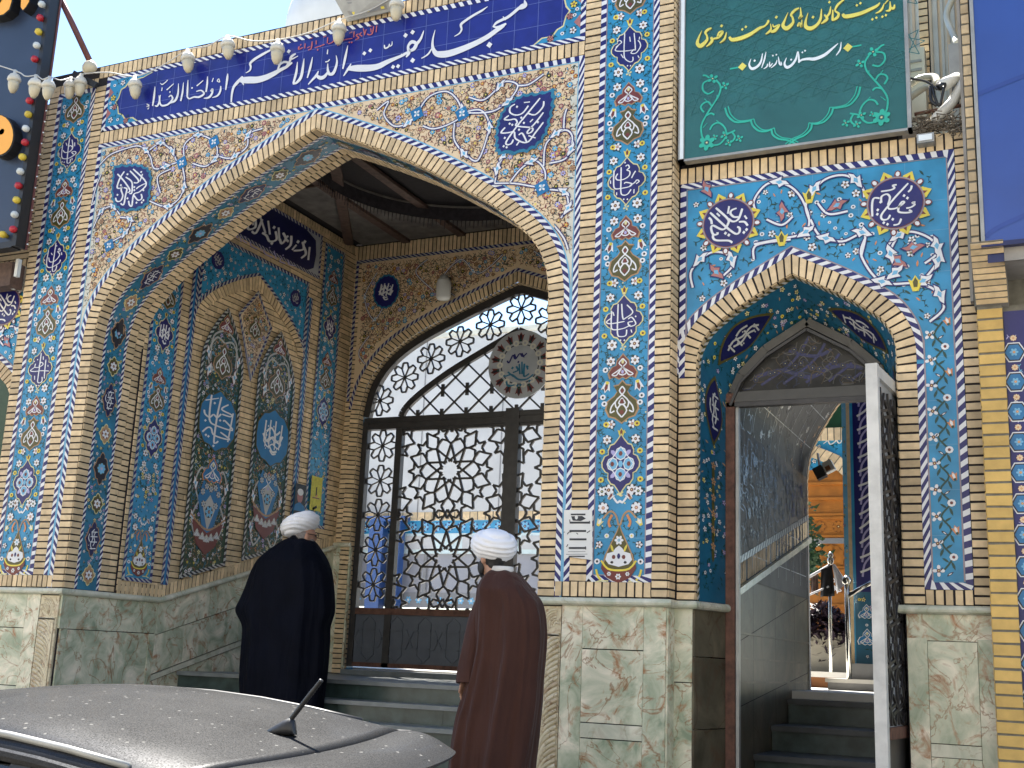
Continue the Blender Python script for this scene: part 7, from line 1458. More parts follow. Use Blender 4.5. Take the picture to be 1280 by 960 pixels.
def rb(g, cc, hx, hy, hz, m_, off=(0, 0, 0)):
    q = [Vector(cc) + M4 @ Vector((sx * hx + off[0], sy * hy + off[1], sz * hz + off[2])) for sz in (-1, 1) for sx, sy in ((-1, -1), (1, -1), (1, 1), (-1, 1))]; g.hexa(q, m_)
rb(g, c, .045, .05, .055, 'blackplastic'); g.build('housing', fl); g = MB(); rb(g, c, .045, .05, .05, 'whiteplastic', (.095, .03, .02)); rb(g, c, .022, .01, .02, 'carveddark', (.085, -.03, .0)); g.build('reflector', fl); g = MB(); g.tube([(c[0], c[1], c[2] + .05), (c[0] - .04, 3.42, c[2] + .2)], .012, 'flagwhite', 6); g.build('bracket', fl)

# ================================================================== ON TOP OF THE PORTAL
bulbs = [(18, 98), (44, 104), (61, 106), (88, 106), (101, 102), (169, 105), (235, 72), (285, 55), (347, 60), (424, 35), (496, 5)]
sl_ = thing('string_lights', 'string of cream acorn shaped bulbs drooping along the parapet', 'string lights', (-8.4, -.1, 6.7))
tops = []
for i, (x, y) in enumerate(bulbs):
    yb = -.11 if i > 4 else (-.62 if i < 3 else -.14); p = Vector(P(x, y, yb)); d = Vector((0, 0, -1)) if i not in (5, 6, 7) else Vector((.15, 0, -1)); d.normalize(); s_ = 1.0 if i > 4 else .95
    g = MB(); g.lathe([(.055 * s_, -.035 * s_), (.066 * s_, -.02 * s_), (.064 * s_, .0), (.045 * s_, .035 * s_), (.020 * s_, .05 * s_), (.018 * s_, .085 * s_)], p, 'bulbcap', 18, -d); o = g.build('bulb_cap', sl_, True)
    g = MB(); g.lathe([(.002, -.155 * s_), (.022 * s_, -.15 * s_), (.042 * s_, -.115 * s_), (.052 * s_, -.07 * s_), (.053 * s_, -.036 * s_)], p, 'bulbglass', 18, -d); g.build('bulb', sl_, True)
    tops.append(p - d * .08 * s_)
pts = [Vector(P(-40, 70, -.66))]
for i, t in enumerate(tops):
    if i: m_ = (tops[i - 1] + t) / 2; m_.z -= .03 if i != 5 else -.03; pts.append(m_)
    pts.append(t)
pts.append(Vector(P(560, -30, -.11)))
g = MB(); g.tube(catmull([tuple(p) for p in pts], 4), .006, 'cable', 6); g.build('cord', sl_, True)
fb2 = thing('bulb_on_pole_foot', 'cream bulb lying at the foot of the brown brace pole', 'bulb', P(112, 86, -.1)); p = P(112, 84, -.1)
g = MB(); g.lathe([(.002, -.09), (.05, -.05), (.068, 0), (.05, .05), (.002, .07)], p, 'bulbglass', 16, (.9, 0, .3)); g.build('glass', fb2, True)
br = tagged((lambda g: (g.tube([P(70, -14, -.35), P(113, 78, -.02)], .030, 'redpipe', 10), g)[1])(MB()).build('brace_pole', smooth=True), 'thin reddish brown brace pole between billboard and parapet', 'pole')
g = MB(); g.bar(P(92, 92, -.09), P(121, 107, -.09), .06, .03, 'blackplastic'); g.build('black_strap', label='short black strap hanging at the parapet corner among bulbs', cat='strap')
fd = thing('parapet_floodlight', 'grey floodlight with ribbed face tilted down over the name board', 'floodlight', (-5.17, -.1, 6.73))
q = [P(414, -8, -.16), P(484, -14, -.16), P(492, 14, -.05), P(434, 28, -.05)]; n_ = Vector((0, .06, .05))
g = MB(); g.hexa([q[3], q[2], tuple(Vector(q[2]) + n_), tuple(Vector(q[3]) + n_), q[0], q[1], tuple(Vector(q[1]) + n_), tuple(Vector(q[0]) + n_)], 'greymetal'); bevel(g.build('housing', fd), .008)
A = Art(lambda u, v, h: tuple((Vector(q[3]).lerp(Vector(q[2]), u)).lerp(Vector(q[0]).lerp(Vector(q[1]), u), v) - n_.normalized() * h), .002)
A.poly([(.12, .14), (.9, .14), (.9, .36), (.12, .36)], 'concrete', 1); A.poly([(.15, .18), (.87, .18), (.87, .32), (.15, .32)], 'slabgrey', 2)
for u_ in (.2, .47, .78): A.poly([(u_, .20), (u_ + .07, .20), (u_ + .07, .30), (u_, .30)], 'yellow', 3)
A.line([(.2, .62), (.55, .62)], .06, 'slabgrey', 1); A.line([(.2, .72), (.6, .72)], .03, 'slabgrey', 1); A.build('face_plate', fd)
g = MB(); g.tube([tuple(Vector(q[1]) + n_), P(500, 0, .05)], .02, 'greymetal', 8); g.build('bracket', fd)

# ================================================================== BILLBOARD
bb = thing('black_billboard', 'black billboard with orange letters and coloured bulbs at the top left corner', 'billboard', (-8.9, -.4, 4.9))
YBB = -.42; e = P(27, 301, YBB); xr, zb = e[0] - .085, e[2]
g = MB(); g.box((-11.5, YBB, zb), (xr, YBB + .10, 8.2), 'boarddark'); g.build('panel', bb)
g = MB(); g.box((xr, YBB - .03, zb - .05), (xr + .05, YBB + .08, 8.2), 'blackplastic'); g.box((-11.5, YBB - .03, zb - .06), (xr, YBB + .08, zb - .0), 'blackplastic'); g.box((xr + .02, YBB + .081, zb - .05), (xr + .06, YBB + .10, 8.2), 'redpipe'); g.build('frame', bb)
A = Art(lambda u, v, h: (xr + .0755, v, u), .001)
g = MB(); k = zb
while k < 6.4: g.lathe([(.008, 0), (.004, .012)], (xr + .061, YBB + .09, k), 'signwhite', 6, (1, 0, 0)); k += .11
g.build('bolt', bb)
cols = {'R': 'redbulb', 'Y': 'yellowbulb', 'W': 'clearbulb'}
for x, y, c in ((57.5, 8.8, 'W'), (55.5, 25.7, 'R'), (53.5, 43, 'Y'), (51.2, 60, 'W'), (48.7, 77, 'R'), (45.5, 111, 'W') if False else (42.4, 129, 'R'), (40.8, 146, 'Y'), (37.8, 163.6, 'W'), (36.7, 180.8, 'R'), (33.7, 199, 'Y'), (31, 217, 'W'), (28.7, 234.7, 'R'), (26.4, 252.6, 'Y'), (24, 270.7, 'W'), (22.2, 289, 'R'), (9.2, 295.5, 'Y')):
    p = P(x, y, YBB); g = MB(); g.lathe([(.020, 0), (.022, .02), (.030, .035), (.034, .055), (.026, .078), (.002, .088)], p, cols[c], 14, (0, -1, 0)); g.build('bulb', bb, True)
def letter(outline, m_='orangeglow', hole=None):
    A2 = [P(x, y, YBB - .10) for x, y in outline]; g = MB()
    cc = (sum(p[0] for p in A2) / len(A2), sum(p[2] for p in A2) / len(A2))
    B2 = [(cc[0] + (p[0] - cc[0]) * 1.06, YBB - .10, cc[1] + (p[2] - cc[1]) * 1.06) for p in A2]
    g.face([(p[0], YBB - .106, p[2]) for p in A2], m_); n = len(A2); g.face(B2, 'blackplastic')
    g.mesh(B2 + [(p[0], YBB + .001, p[2]) for p in B2], [(i, (i + 1) % n, n + (i + 1) % n, n + i) for i in range(n)], 'blackplastic')
    if hole: h = P(hole[0], hole[1], YBB - .10); g.lathe([(.0001, 0), (hole[2], 0)], (h[0], YBB - .108, h[2]), 'boarddark', 14, (0, -1, 0))
    g.build('letter', bb)
letter(ell(-2, 169, 19, 25, 0, 24), hole=(3, 165, .03)); letter([(-30, -30), (15, -30), (15, 2), (12, 12), (5, 18), (-6, 21), (-30, 21)], hole=(0, 1, .03)); letter([(25, -30), (38, -30), (37, 2), (33, 9), (29, 13), (26.5, 9), (27, 0)])
g = MB(); g.box((-10.5, -.15, zb - .30), (xr - .30, .0, zb - .066), 'woodbrown'); p = P(22, 322, -.2); g.box((p[0] - .018, -.2, zb - .24), (p[0] + .018, -.16, zb - .07), 'whiteplastic'); g.build('support_beam', bb)
wc = thing('white_camera', 'small white camera box on the brick strip below the black billboard', 'camera', P(21, 345, .05))
a, c = P(15, 352, .05), P(32, 333, .05); g = MB(); g.box((a[0], .03, a[2]), (c[0], .15, c[2]), 'whiteplastic'); g.build('housing', wc); p = P(22, 357, .0); g = MB(); g.tube([(p[0] - .02, .08, p[2]), (p[0], -.06, p[2] - .02)], .035, 'whiteplastic', 12); g.tube([(p[0] - .06, -.02, p[2] - .02), (p[0] - .1, -.05, p[2] - .03)], .02, 'blackplastic', 10); g.build('lens', wc, True)

# ---- paper notice on the right pilaster
A = Art(fy(0.0), .022); q = crop(700, 630, 12, 0)
A.poly([q(75, 95), (q(500, 95)), q(505, 850), q(395, 830), q(150, 800), q(75, 850)], 'paper', 0)
for y0, y1, x0, x1 in ((150, 175, 180, 400), (270, 300, 165, 465), (395, 425, 160, 410), (520, 550, 160, 415), (650, 680, 150, 410), (780, 800, 150, 390)): A.poly([q(x0, y0), q(x1, y0), q(x1, y1), q(x0, y1)], 'papertext', 1)
A.poly([q(185, 190), q(350, 185), q(405, 225), q(330, 262), q(210, 255)], 'papertext', 1); A.poly(ell(*q(265, 205), .012, .016), 'paper', 2)
A.script([[(460, 260), (465, 300)], [(165, 240), (170, 290)], [(420, 440), (450, 420), (470, 405)], [(130, 460), (150, 430), (190, 425)], [(75, 430), (95, 425)], [(115, 650), (140, 610)], [(400, 640), (405, 690)], [(265, 440), (290, 460)]], q, 'papertext', 2, 16); A.line([q(140, 720), q(400, 718)], .004, 'slabgrey', 1); A.line([q(110, 760), q(430, 756)], .004, 'slabgrey', 1)
A.build('paper_notice', label='torn white paper notice with black print taped on the tile pilaster edge', cat='notice')

# ================================================================== PARKED CAR
def car():
    ct = thing('parked_car', 'dusty dark grey hatchback roof with rear spoiler parked at the kerb, front to the left', 'car', (-3.5, -4.9, -.22))
    GZ, YC, HWR = -.22, -4.9, .57
    for n_, c in (('carpaint', (.011, .012, .015)),):
        mat(n_, c, .38, .15, 2.5, .5, coat=.15); m = MATS[n_]; nn = m.node_tree.nodes; ll = m.node_tree.links; b_ = nn['Principled BSDF']
        tc = nn.new('ShaderNodeTexCoord'); nz = nn.new('ShaderNodeTexNoise'); nz.inputs['Scale'].default_value = 260; nz.inputs['Detail'].default_value = 3; ll.new(tc.outputs['Object'], nz.inputs['Vector'])
        n2 = nn.new('ShaderNodeTexNoise'); n2.inputs['Scale'].default_value = 3.0; n2.inputs['Detail'].default_value = 6; ll.new(tc.outputs['Object'], n2.inputs['Vector'])
        mr = nn.new('ShaderNodeMapRange'); mr.inputs[1].default_value = .40; mr.inputs[2].default_value = .64; mr.inputs[3].default_value = .58; mr.inputs[4].default_value = .97; ll.new(nz.outputs['Fac'], mr.inputs[0])
        m2 = nn.new('ShaderNodeMapRange'); m2.inputs[1].default_value = .3; m2.inputs[2].default_value = .7; m2.inputs[3].default_value = .75; m2.inputs[4].default_value = 1.0; ll.new(n2.outputs['Fac'], m2.inputs[0])
        mm = nn.new('ShaderNodeMath'); mm.operation = 'MULTIPLY'; ll.new(mr.outputs[0], mm.inputs[0]); ll.new(m2.outputs[0], mm.inputs[1])
        df = nn.new('ShaderNodeBsdfDiffuse'); df.inputs[0].default_value = (.021, .0212, .0215, 1); mx = nn.new('ShaderNodeMixShader'); ll.new(mm.outputs[0], mx.inputs[0]); ll.new(b_.outputs[0], mx.inputs[1]); ll.new(df.outputs[0], mx.inputs[2])
        # bird-lime and dust spots
        vo = nn.new('ShaderNodeTexVoronoi'); vo.inputs['Scale'].default_value = 22.0; ll.new(tc.outputs['Object'], vo.inputs['Vector'])
        ls = nn.new('ShaderNodeMath'); ls.operation = 'LESS_THAN'; ls.inputs[1].default_value = .11; ll.new(vo.outputs['Distance'], ls.inputs[0])
        sp_ = nn.new('ShaderNodeBsdfDiffuse'); sp_.inputs[0].default_value = (.15, .148, .14, 1); m3 = nn.new('ShaderNodeMixShader'); ll.new(ls.outputs[0], m3.inputs[0]); ll.new(mx.outputs[0], m3.inputs[1]); ll.new(sp_.outputs[0], m3.inputs[2]); ll.new(m3.outputs[0], nn['Material Output'].inputs[0])
    ZC_ = [(-4.35, 0.93), (-4.1, 1.0), (-3.9, 1.06), (-3.72, 1.102), (-3.48, 1.145), (-3.25, 1.174), (-3.03, 1.190), (-2.78, 1.193), (-2.5, 1.178), (-2.28, 1.155), (-2.06, 1.125), (-1.9, 1.10), (-1.75, 1.078)]
    def zc(x):
        for (a, za), (b_, zb_) in zip(ZC_, ZC_[1:]):
            if a <= x <= b_: return za + (zb_ - za) * (x - a) / (b_ - a)
        return ZC_[0][1] if x < ZC_[0][0] else ZC_[-1][1]
    ZS = catmull(ZC_, 6); 
    def zc(x):
        for (a, za), (b_, zb_) in zip(ZS, ZS[1:]):
            if a <= x <= b_: return za + (zb_ - za) * (x - a) / max(1e-6, b_ - a)
        return ZS[-1][1]
    seam = lambda t: -1.86 - .10 * t * t
    def roofp(x, t): return (x, YC + t * HWR, zc(x) + .042 * t - .012 * t * t - .055 * abs(t) ** 9)
    g = MB(); g.grid(lambda u, v: roofp(-3.98 + u * (seam(2 * v - 1) + 3.98), 2 * v - 1), 44, 36, 'carpaint'); ro = g.build('roof', ct, True); md = ro.modifiers.new('thick', 'SOLIDIFY'); md.thickness = .02; md.offset = -1
    # spoiler carries on behind the seam
    g = MB()
    def spl(u, v):
        t = 2 * v - 1; x0 = seam(t) + .006; L = .245 * (1 - .75 * abs(t) ** 7); x = x0 + u * L; p = roofp(x0, t * .97); return (x, YC + t * (HWR - .01 - .03 * u), p[2] - .002 - .012 * u - .03 * u * u + (.012 * math.sin(PI * u)))
    def spb(u, v): p = spl(u, v); return (p[0] - .01 * u, p[1], p[2] - .012 - .035 * math.sin(PI * min(1, u * .9 + .1)) * (1 - u * .5))
    nu, nv = 10, 30; top = [[spl(i / nu, j / nv) for j in range(nv + 1)] for i in range(nu + 1)]; bot = [[spb(i / nu, j / nv) for j in range(nv + 1)] for i in range(nu, -1, -1)]
    allr = top + bot; v = [p for r_ in allr for p in r_]; n = nv + 1
    f = [(i * n + j, i * n + j + 1, (i + 1) * n + j + 1, (i + 1) * n + j) for i in range(len(allr) - 1) for j in range(nv)]
    last = (len(allr) - 1) * n; f += [(last + j, last + j + 1, j + 1, j) for j in range(nv)]
    f += [tuple(i * n for i in range(len(allr))), tuple(i * n + nv for i in range(len(allr)))[::-1]]
    g.mesh(v, f, 'carpaint'); o = smooth_by_angle(g.build('spoiler', ct), 50)
    g = MB(); p = roofp(-1.93, .86); g.box((p[0] - .02, p[1] - .03, p[2] - .012), (p[0] + .03, p[1] + .02, p[2] + .003), 'blackplastic'); g.build('spoiler_cap', ct)
    # lower body
    st_ = [(-5.58, .60, .40, .52), (-5.50, .74, .28, .62), (-5.2, .82, .20, .74), (-4.9, .85, .18, .80), (-4.5, .855, .18, .86), (-3.6, .86, .18, .88), (-2.6, .86, .18, .90), (-2.0, .855, .20, .92), (-1.72, .83, .24, .90), (-1.60, .78, .30, .78), (-1.56, .70, .36, .60)]
    g = MB(); rings = []
    for x, hw, zb_, zt_ in st_:
        h = zt_ - zb_; half = [(.0, zb_), (hw * .85, zb_), (hw * .97, zb_ + h * .12), (hw, zb_ + h * .45), (hw * .985, zb_ + h * .75), (hw * .94, zb_ + h * .97), (hw * .86, zt_), (0, zt_ + .012)]
        rings.append([(x, YC + a, GZ + c) for a, c in half] + [(x, YC - a, GZ + c) for a, c in half[-2:0:-1]])
    g.rings(rings, 'carpaint'); smooth_by_angle(g.build('body', ct), 45)
    # greenhouse: glass and pillars
    g = MB(); belt = lambda x: GZ + .885
    def side_pt(x, s_, k):                 # k 0 = belt, 1 = roof edge
        r_ = roofp(max(-3.98, min(-1.9, x)), s_ * .985); yb = YC + s_ * .80; return (x + (r_[0] - x) * k, yb + (r_[1] - yb) * k, belt(x) + (r_[2] - .012 - belt(x)) * k)
    for s_ in (1, -1):
        xs = [-4.55, -4.0, -3.2, -2.4, -1.9]
        for a, b_ in zip(xs, xs[1:]): g.face([side_pt(a, s_, 0), side_pt(b_, s_, 0), side_pt(b_, s_, .96), side_pt(a, s_, .96)], 'glass')
    A_, B_ = side_pt(-4.6, 1, 0), side_pt(-4.6, -1, 0); g.face([A_, B_, roofp(-3.98, -.97), roofp(-3.98, .97)], 'glass')
    A_, B_ = (-1.66, YC + .70, GZ + .88), (-1.66, YC - .70, GZ + .88); q1, q2 = roofp(-1.94, -.95), roofp(-1.94, .95); dn = lambda p: (p[0] + .03, p[1], p[2] - .05); g.face([A_, B_, dn(q1), dn(q2)], 'glass'); g.build('window_glass', ct)
    for s_ in (1, -1):
        g = MB()
        for x in (-3.2, -2.40): a, b_ = side_pt(x, s_, 0), side_pt(x, s_, 1); g.bar(a, b_, .07, .02, 'blackplastic', (0, s_, .3))
        a, b_ = side_pt(-4.58, s_, 0), roofp(-3.96, s_ * .97); g.bar(a, b_, .07, .06, 'carpaint', (0, s_, .3)); a, b_ = (-1.70, YC + s_ * .74, GZ + .88), tuple(Vector(roofp(-1.97, s_ * .90)) - Vector((0, 0, .05))); g.bar(a, b_, .12, .04, 'carpaint', (0, s_, .3))
        g.tube([roofp(-3.95 + k * .2, s_ * 1.005) for k in range(11)], .016, 'carpaint', 8); g.build('pillar', ct)
    for s_ in (1, -1):
        g = MB(); g.tube([tuple(Vector(roofp(-3.9 + k * .2, s_ * .93)) + Vector((0, 0, .006))) for k in range(10)], .010, 'greymetal' if s_ < 0 else 'blackplastic', 8); g.build('roof_trim', ct, True)
        g = MB(); g.box((-1.70, YC + s_ * .62, GZ + .56), (-1.565, YC + s_ * .80, GZ + .86), 'taillight'); bevel(g.build('tail_light', ct), .02); g = MB(); g.box((-5.52, YC + s_ * .48, GZ + .50), (-5.36, YC + s_ * .74, GZ + .64), 'clearbulb'); bevel(g.build('headlight', ct), .02)
        for xw in (-4.85, -2.25):
            g = MB(); g.lathe([(.19, -.09), (.28, -.095), (.305, -.06), (.31, 0), (.305, .06), (.28, .095), (.19, .09)], (xw, YC + s_ * .76, GZ + .31), 'rubber', 28, (0, 1, 0)); wh = g.build('wheel', ct, True)
            g = MB(); g.lathe([(.02, .05), (.06, .06), (.19, .08), (.195, .0)], (xw, YC + s_ * .76, GZ + .31), 'rimsilver', 20, (0, s_, 0)); g.build('rim', wh)
    # aerial
    p = roofp(-2.03, 0.0); g = MB(); rings = []
    for u, w_, h in ((-.055, .004, .004), (-.045, .018, .012), (-.02, .026, .026), (.005, .026, .040), (.022, .021, .046), (.034, .015, .040), (.042, .008, .004)):
        rings.append([(p[0] + u, p[1] + w_ * math.cos(t), p[2] + max(0, h * math.sin(t))) for t in [PI * k / 8 for k in range(9)]])
    g.rings(rings, 'blackplastic'); an = g.build('aerial_base', ct, True)
    g = MB(); a = Vector((p[0] + .018, p[1], p[2] + .035)); b_ = Vector(P(402, 850, -4.9)); n = 34; g.tube([a.lerp(b_, i / n) for i in range(n + 1)], [(.0068 if i < 26 else .0060) + (.0011 if i % 2 else 0) for i in range(n + 1)], 'blackplastic', 10); g.build('aerial_mast', an, True)
car()

# ================================================================== PEOPLE
def remeshed(name, parts, m_, par=None, vox=.008, sm=4):
    g = MB()
    for q in parts:
        if q[0] == 'e':                        # ellipsoid: centre, radii, z-rotation
            c, r_, rz = q[1], q[2], q[3] if len(q) > 3 else 0
            rings = []
            for j in range(1, 14):
                ph = PI * j / 14; rr = math.sin(ph)
                rings.append([(c[0] + (r_[0] * rr * math.cos(t)) * math.cos(rz) - (r_[1] * rr * math.sin(t)) * math.sin(rz), c[1] + (r_[0] * rr * math.cos(t)) * math.sin(rz) + (r_[1] * rr * math.sin(t)) * math.cos(rz), c[2] - r_[2] * math.cos(ph)) for t in [2 * PI * k / 20 for k in range(20)]])
            g.rings(rings, m_)
        else: g.tube(q[1], q[2], m_, 14)
    o = g.build('tmp'); md = o.modifiers.new('r', 'REMESH'); md.mode = 'VOXEL'; md.voxel_size = vox; md.use_smooth_shade = True
    s_ = o.modifiers.new('s', 'SMOOTH'); s_.iterations = sm; s_.factor = .5
    dg = bpy.context.evaluated_depsgraph_get(); me = bpy.data.meshes.new_from_object(o.evaluated_get(dg)); me.name = name
    old = o.data; bpy.data.objects.remove(o); bpy.data.meshes.remove(old)
    o = bpy.data.objects.new(name, me); COL.objects.link(o)
    me.polygons.foreach_set('use_smooth', [True] * len(me.polygons)); parent(o, par); return o
def loft(rows, y, dep, m_, folds, seed, nseg=96, close_top=True, lean=None):
    """cloak: rows = (px_left, px_right, py); depth profile dep(v); folds(v) amplitude"""
    g = MB(); rn = random.Random(seed); ph = [rn.uniform(0, 6.28) for _ in range(6)]
    R_ = catmull([tuple(map(float, r_)) for r_ in rows], 6); rings = []; n = len(R_)
    for i, (xl, xr, py) in enumerate(R_):
        v = i / (n - 1); a, c = P(xl, py, y), P(xr, py, y); cx, hw, z = (a[0] + c[0]) / 2, (c[0] - a[0]) / 2, (a[2] + c[2]) / 2; d = dep(v) ; am = folds(v); ring = []
        for k in range(nseg):
            t = 2 * PI * k / nseg; ct, st2 = math.cos(t), math.sin(t); ex = 0.85
            rg = lambda q: 1 - 2 * abs(math.sin(q)) ** .8; f_ = 1 + am * 2.4 * (rg(3.5 * t + ph[0] + .9 * v) * .5 + rg(5.5 * t + ph[1] - 1.2 * v) * .34 + math.sin(23 * t + ph[2] + 3 * v) * .12) + .02 * math.sin(9 * v + 2 * t + ph[4])
            ring.append((cx + hw * math.copysign(abs(ct) ** ex, ct) * (1 + (f_ - 1) * .30), y + (lean(v) if lean else 0) + d * math.copysign(abs(st2) ** ex, st2) * f_, z + .004 * math.sin(5 * t + ph[3])))
        rings.append(ring)
    rings.reverse(); g.rings(rings, m_, True); return g
def turban(c, rx, ry, rz, par, tilt, seed, turn=0.0, bands=7):
    g = MB(); nu, nv = 64, 36; M_ = Matrix.Rotation(tilt[0], 3, 'Y') @ Matrix.Rotation(tilt[1], 3, 'X') @ Matrix.Rotation(turn, 3, 'Z')
    nrm = [Vector((math.sin(.55 + .25 * k), .25 * math.sin(k * 1.7), math.cos(.55 + .25 * k))).normalized() for k in range(3)]
    def f(u, v):
        th = 2 * PI * u; ph = -PI / 2 * .86 + PI * .93 * v
        d = Vector((math.cos(ph) * math.cos(th), math.cos(ph) * math.sin(th), math.sin(ph)))
        q = d.dot(nrm[0]) * bands * .55 + .5 * math.sin(th * 2 + seed) * .4; q2 = d.dot(nrm[1]) * bands * .5 + seed
        cr = .060 * (abs((q % 1) - .5) * 2) ** 1.6 + .030 * (abs((q2 % 1) - .5) * 2) ** 2
        e = 1.0; flat = 1 - .10 * max(0, d.z) ** 4; r_ = 1.04 - cr * 1.5 + .012 * math.sin(th * 3 + seed)
        s_ = math.copysign(abs(d.z) ** e, d.z); k = max(1e-6, math.cos(ph)) ** e / max(1e-6, math.cos(ph))
        p = M_ @ Vector((d.x * k * rx * r_, d.y * k * ry * r_, s_ * rz * r_ * flat)); return (c[0] + p.x, c[1] + p.y, c[2] + p.z)
    g.grid(f, nu, nv, 'turban'); return g.build('turban', par, True)
def person(label, y, zfoot, axis_px, turb, rows, dep, folds, cloth_m, face, hair_m, skin_m, seed, hand=None, glasses=False, sleeve=None, hoff=(0, 0, 0)):
    (tx0, tx1, ty0, ty1) = turb; t0, t1 = P(tx0, (ty0 + ty1) / 2, y), P(tx1, (ty0 + ty1) / 2, y); tc = Vector(((t0[0] + t1[0]) / 2, y, t0[2])); trx = (t1[0] - t0[0]) / 2; trz = (P(tx0, ty0, y)[2] - P(tx0, ty1, y)[2]) / 2
    Fd = Vector((math.sin(face), math.cos(face), 0)); Sd = Vector((math.cos(face), -math.sin(face), 0))     # facing and right-hand directions
    hc = tc + Vector((0, 0, -trz * .75)) + Fd * .015 + Vector(hoff)                                                   # centre of the head
    ax = P(axis_px, 800, y)[0]; H = tc.z + trz - zfoot
    sh = Vector((ax, y, zfoot + H * .80)); hip = Vector((ax, y, zfoot + H * .50))
    parts = [('e', hc + Vector((0, 0, .015)), (.074, .094, .108), -face), ('e', hc + Fd * .030 + Vector((0, 0, -.065)), (.052, .062, .062), -face), ('e', hc + Fd * .098 + Vector((0, 0, -.012)), (.012, .020, .024), -face), ('e', hc + Fd * .088 + Vector((0, 0, -.055)), (.026, .014, .012), -face)]
    for s_ in (1, -1): parts.append(('e', hc + Sd * .078 * s_ + Fd * -.008 + Vector((0, 0, -.012)), (.010, .022, .034), -face)); parts.append(('e', hc + Sd * .032 * s_ + Fd * .080 + Vector((0, 0, .028)), (.022, .014, .010), -face))
    parts.append(('t', [hc + Vector((0, 0, -.04)) - Fd * .02, Vector((ax * .5 + hc.x * .5, y - .01, sh.z + .06)), Vector((ax, y, sh.z - .02))], [.054, .056, .075]))
    parts.append(('t', [sh + Vector((0, 0, .02)), sh + Vector((0, 0, -.15)), sh.lerp(hip, .6), hip], [.10, .15, .14, .15]))
    for s_ in (1, -1):
        parts.append(('t', [hip + Vector((.085 * s_, 0, .02)), Vector((ax + .095 * s_, y + .02, zfoot + H * .27)), Vector((ax + .09 * s_, y - .01, zfoot + .06))], [.085, .058, .042])); parts.append(('t', [Vector((ax + .09 * s_, y - .04, zfoot + .045)), Vector((ax + .10 * s_, y + .17, zfoot + .03))], [.042, .034]))
        S = sh + Vector(((.11 if hand else .17) * s_, 0, -.06)); parts.append(('t', [sh + Vector((.04 * s_, 0, -.02)), S], [.075, .06]))
        if hand and s_ < 0: E, Wr = Vector(P(*hand[0], y + .05)), Vector(P(*hand[1], y - .04))
        else: E, Wr = S + Vector((.05 * s_, -.03, -.28)), S + Vector((.0, .16, -.42))
        parts.append(('t', [S, E, Wr], [.055, .045, .030]))
        d = (Wr - E).normalized() if not (hand and s_ < 0) else Vector((-.12, 0.02, -1)).normalized()
        side_ = Vector((0, 1, 0)) if (hand and s_ < 0) else Vector((1, 0, 0)); nrm_ = d.cross(side_).normalized()
        parts.append(('e', Wr + d * .045, (.024, .040, .048), 0))
        for k, L in enumerate((.066, .076, .072, .056)):
            b0 = Wr + d * .075 + side_ * (k - 1.5) * .019; k1 = b0 + d * L * .55 + nrm_ * .004; k2 = k1 + d * L * .45 + nrm_ * -.014 * (1 if s_ > 0 else -1); parts.append(('t', [b0 - d * .02, b0, k1, k2], [.0095, .0095, .0088, .0072]))
        th = Wr + d * .03 + side_ * -.030; parts.append(('t', [Wr + d * .015, th, th + d * .035 - side_ * .016, th + d * .062 - side_ * .014], [.013, .012, .0105, .008]))
    body = remeshed('person', parts, skin_m); tagged(body, label, 'person')
    # cloak
    g = loft(rows, y, dep, cloth_m, folds, seed)
    if sleeve:
        pts = [Vector(P(px_, py_, y + dy)) for px_, py_, dy, r_ in sleeve]; rr = [q[3] for q in sleeve]; cp = catmull([(*p, r_) for p, r_ in zip(pts, rr)], 6); n = 26; rings = []
        for i, p in enumerate(cp):
            a = Vector(cp[max(0, i - 1)][:3]); b_ = Vector(cp[min(len(cp) - 1, i + 1)][:3]); t = (b_ - a).normalized(); u = Vector((1, 0, 0)); u = (u - t * u.dot(t)).normalized(); w_ = t.cross(u); v = i / (len(cp) - 1)
            rings.append([Vector(p[:3]) + (u * math.cos(2 * PI * k / n) + w_ * math.sin(2 * PI * k / n) * 1.1) * p[3] * (1 + .06 * v * math.sin(5 * 2 * PI * k / n + seed + 4 * v)) for k in range(n)])
        last = rings[-1]; cc = sum(last, Vector()) / n; rings.append([cc + (q - cc) * .86 + Vector((0, 0, .02)) for q in last]); g.rings(rings, cloth_m)
    ck = g.build('cloak', body, True); sm_ = ck.modifiers.new('sub', 'SUBSURF'); sm_.levels = 1; sm_.render_levels = 1
    # collar, hair, beard
    g = MB(); c0 = P((rows[0][0] + rows[0][1]) / 2, rows[0][2], y); hw = abs(P(rows[0][1], rows[0][2], y)[0] - c0[0]); g.lathe([(hw * .93, -.03), (hw * 1.0, .0), (hw * .95, .022), (hw * .88, .022)], (c0[0], y, c0[2] + .006), 'collar' if hair_m == 'hair' else cloth_m, 24); g.build('collar', body, True)
    hp = [('e', hc - Fd * .018 + Vector((0, 0, .005)), (.077, .088, .082), -face), ('e', hc - Fd * .05 + Vector((0, 0, -.05)), (.058, .035, .038), -face)]; remeshed('hair', hp, hair_m, body, .008, 2)
    bp_ = [('e', hc + Fd * .060 + Vector((0, 0, -.098)), (.046, .048, .040), -face)] + [('e', hc + Fd * .042 + Sd * .052 * s_ + Vector((0, 0, -.062)), (.020, .034, .046), -face) for s_ in (1, -1)]; remeshed('beard', bp_, hair_m, body, .007, 2)
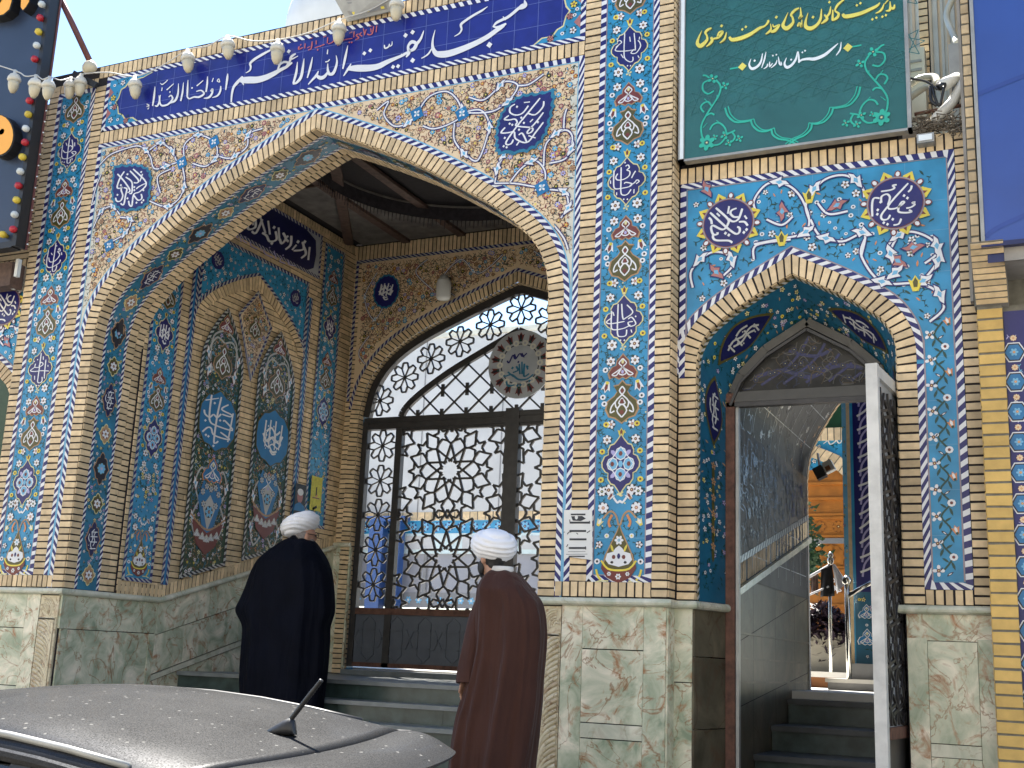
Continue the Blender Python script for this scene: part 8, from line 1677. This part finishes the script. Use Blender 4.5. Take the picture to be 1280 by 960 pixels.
    for s_ in (1, -1):
        g = MB(); e = hc + Fd * .083 + Sd * .032 * s_ + Vector((0, 0, .012)); g.lathe([(.001, -.010), (.010, 0), (.001, .010)], e, 'ink', 8, Fd); g.build('eye', body, True)
        g = MB(); g.tube([Vector((ax + .09 * s_, y - .07, zfoot + .05)), Vector((ax + .10 * s_, y + .02, zfoot + .05)), Vector((ax + .105 * s_, y + .2, zfoot + .035))], [.046, .05, .04], 'shoe', 12); g.build('shoe', body, True)
    if glasses:
        g = MB(); zz = Vector((0, 0, .014))
        for s_ in (1, -1):
            e = hc + Fd * .105 + Sd * .034 * s_ + zz; ring = [e + Sd * .026 * math.cos(t) + Vector((0, 0, .019 * math.sin(t))) for t in [2 * PI * k / 16 for k in range(17)]]; g.tube(ring, .003, 'blackplastic', 6); g.tube([e + Sd * .026 * s_, hc + Sd * .086 * s_ + Fd * -.005 + zz * 1.4], .003, 'blackplastic', 6)
        g.build('glasses', body)
    turban(tc, trx * .98, trx * 1.0, trz * 1.06 * (1 if face < 0 else .86), body, (.12 if face < 0 else -.42, .06), seed, face)
    return body
person('man seen from behind in a long brown cloak and white turban, left hand hanging', -.9, .30, 622, (591.7, 644, 661, 702),
       [(614, 641, 714), (609, 648, 719), (604, 656, 728), (601, 665, 740), (599, 675, 756), (597, 679.5, 785), (595, 678.5, 815), (588, 676, 845), (580, 674, 875), (573, 671, 900), (568, 667, 930), (565, 663, 960), (562, 661, 1000), (561, 661, 1036)],
       lambda v: .075 + .115 * min(1, v * 4.5) + .03 * v, lambda v: .015 + .10 * v, 'browncloth', -1.05, 'hair', 'skin', 5, hand=((600, 800), (581, 848)), sleeve=[(613, 748, -.02, .080), (604, 775, -.03, .092), (597, 808, -.05, .092), (590, 838, -.07, .088), (588, 856, -.08, .090)])
person('man seen from behind in a wide black cloak and white turban climbing the steps', 1.08, .79, 362, (353.8, 396.5, 640, 672),
       [(364, 385, 674), (357, 391, 677), (343, 398, 687), (331, 405, 699), (321, 411, 715), (313, 414, 735), (306, 415, 751), (300.5, 414.5, 765), (309, 409, 783), (309, 408, 801), (306.5, 405.5, 835), (306, 402, 862), (309, 399, 885), (312, 396, 915)],
       lambda v: .08 + .17 * min(1, v * 4.0) + .02 * v, lambda v: .012 + .07 * v, 'blackcloth', .62, 'greyhair', 'skinold', 9, glasses=True, hoff=(.045, 0, -.02))
# unseen building across the street, added to bounce light onto the facade
ob = thing('bounce_building', 'unseen pale building across the street, added to bounce light onto the portal', 'building', (0, -15, -.2)); g = MB(); g.box((-40, -24, -.3), (40, -14, 10), 'cream_wall'); g.build('wall', ob)
g = MB()
for i in range(16):
    for z in (2.2, 5.6): g.box((-38 + i * 4.9, -13.99, z), (-36.4 + i * 4.9, -13.9, z + 1.6), 'glass')
g.build('window', ob)
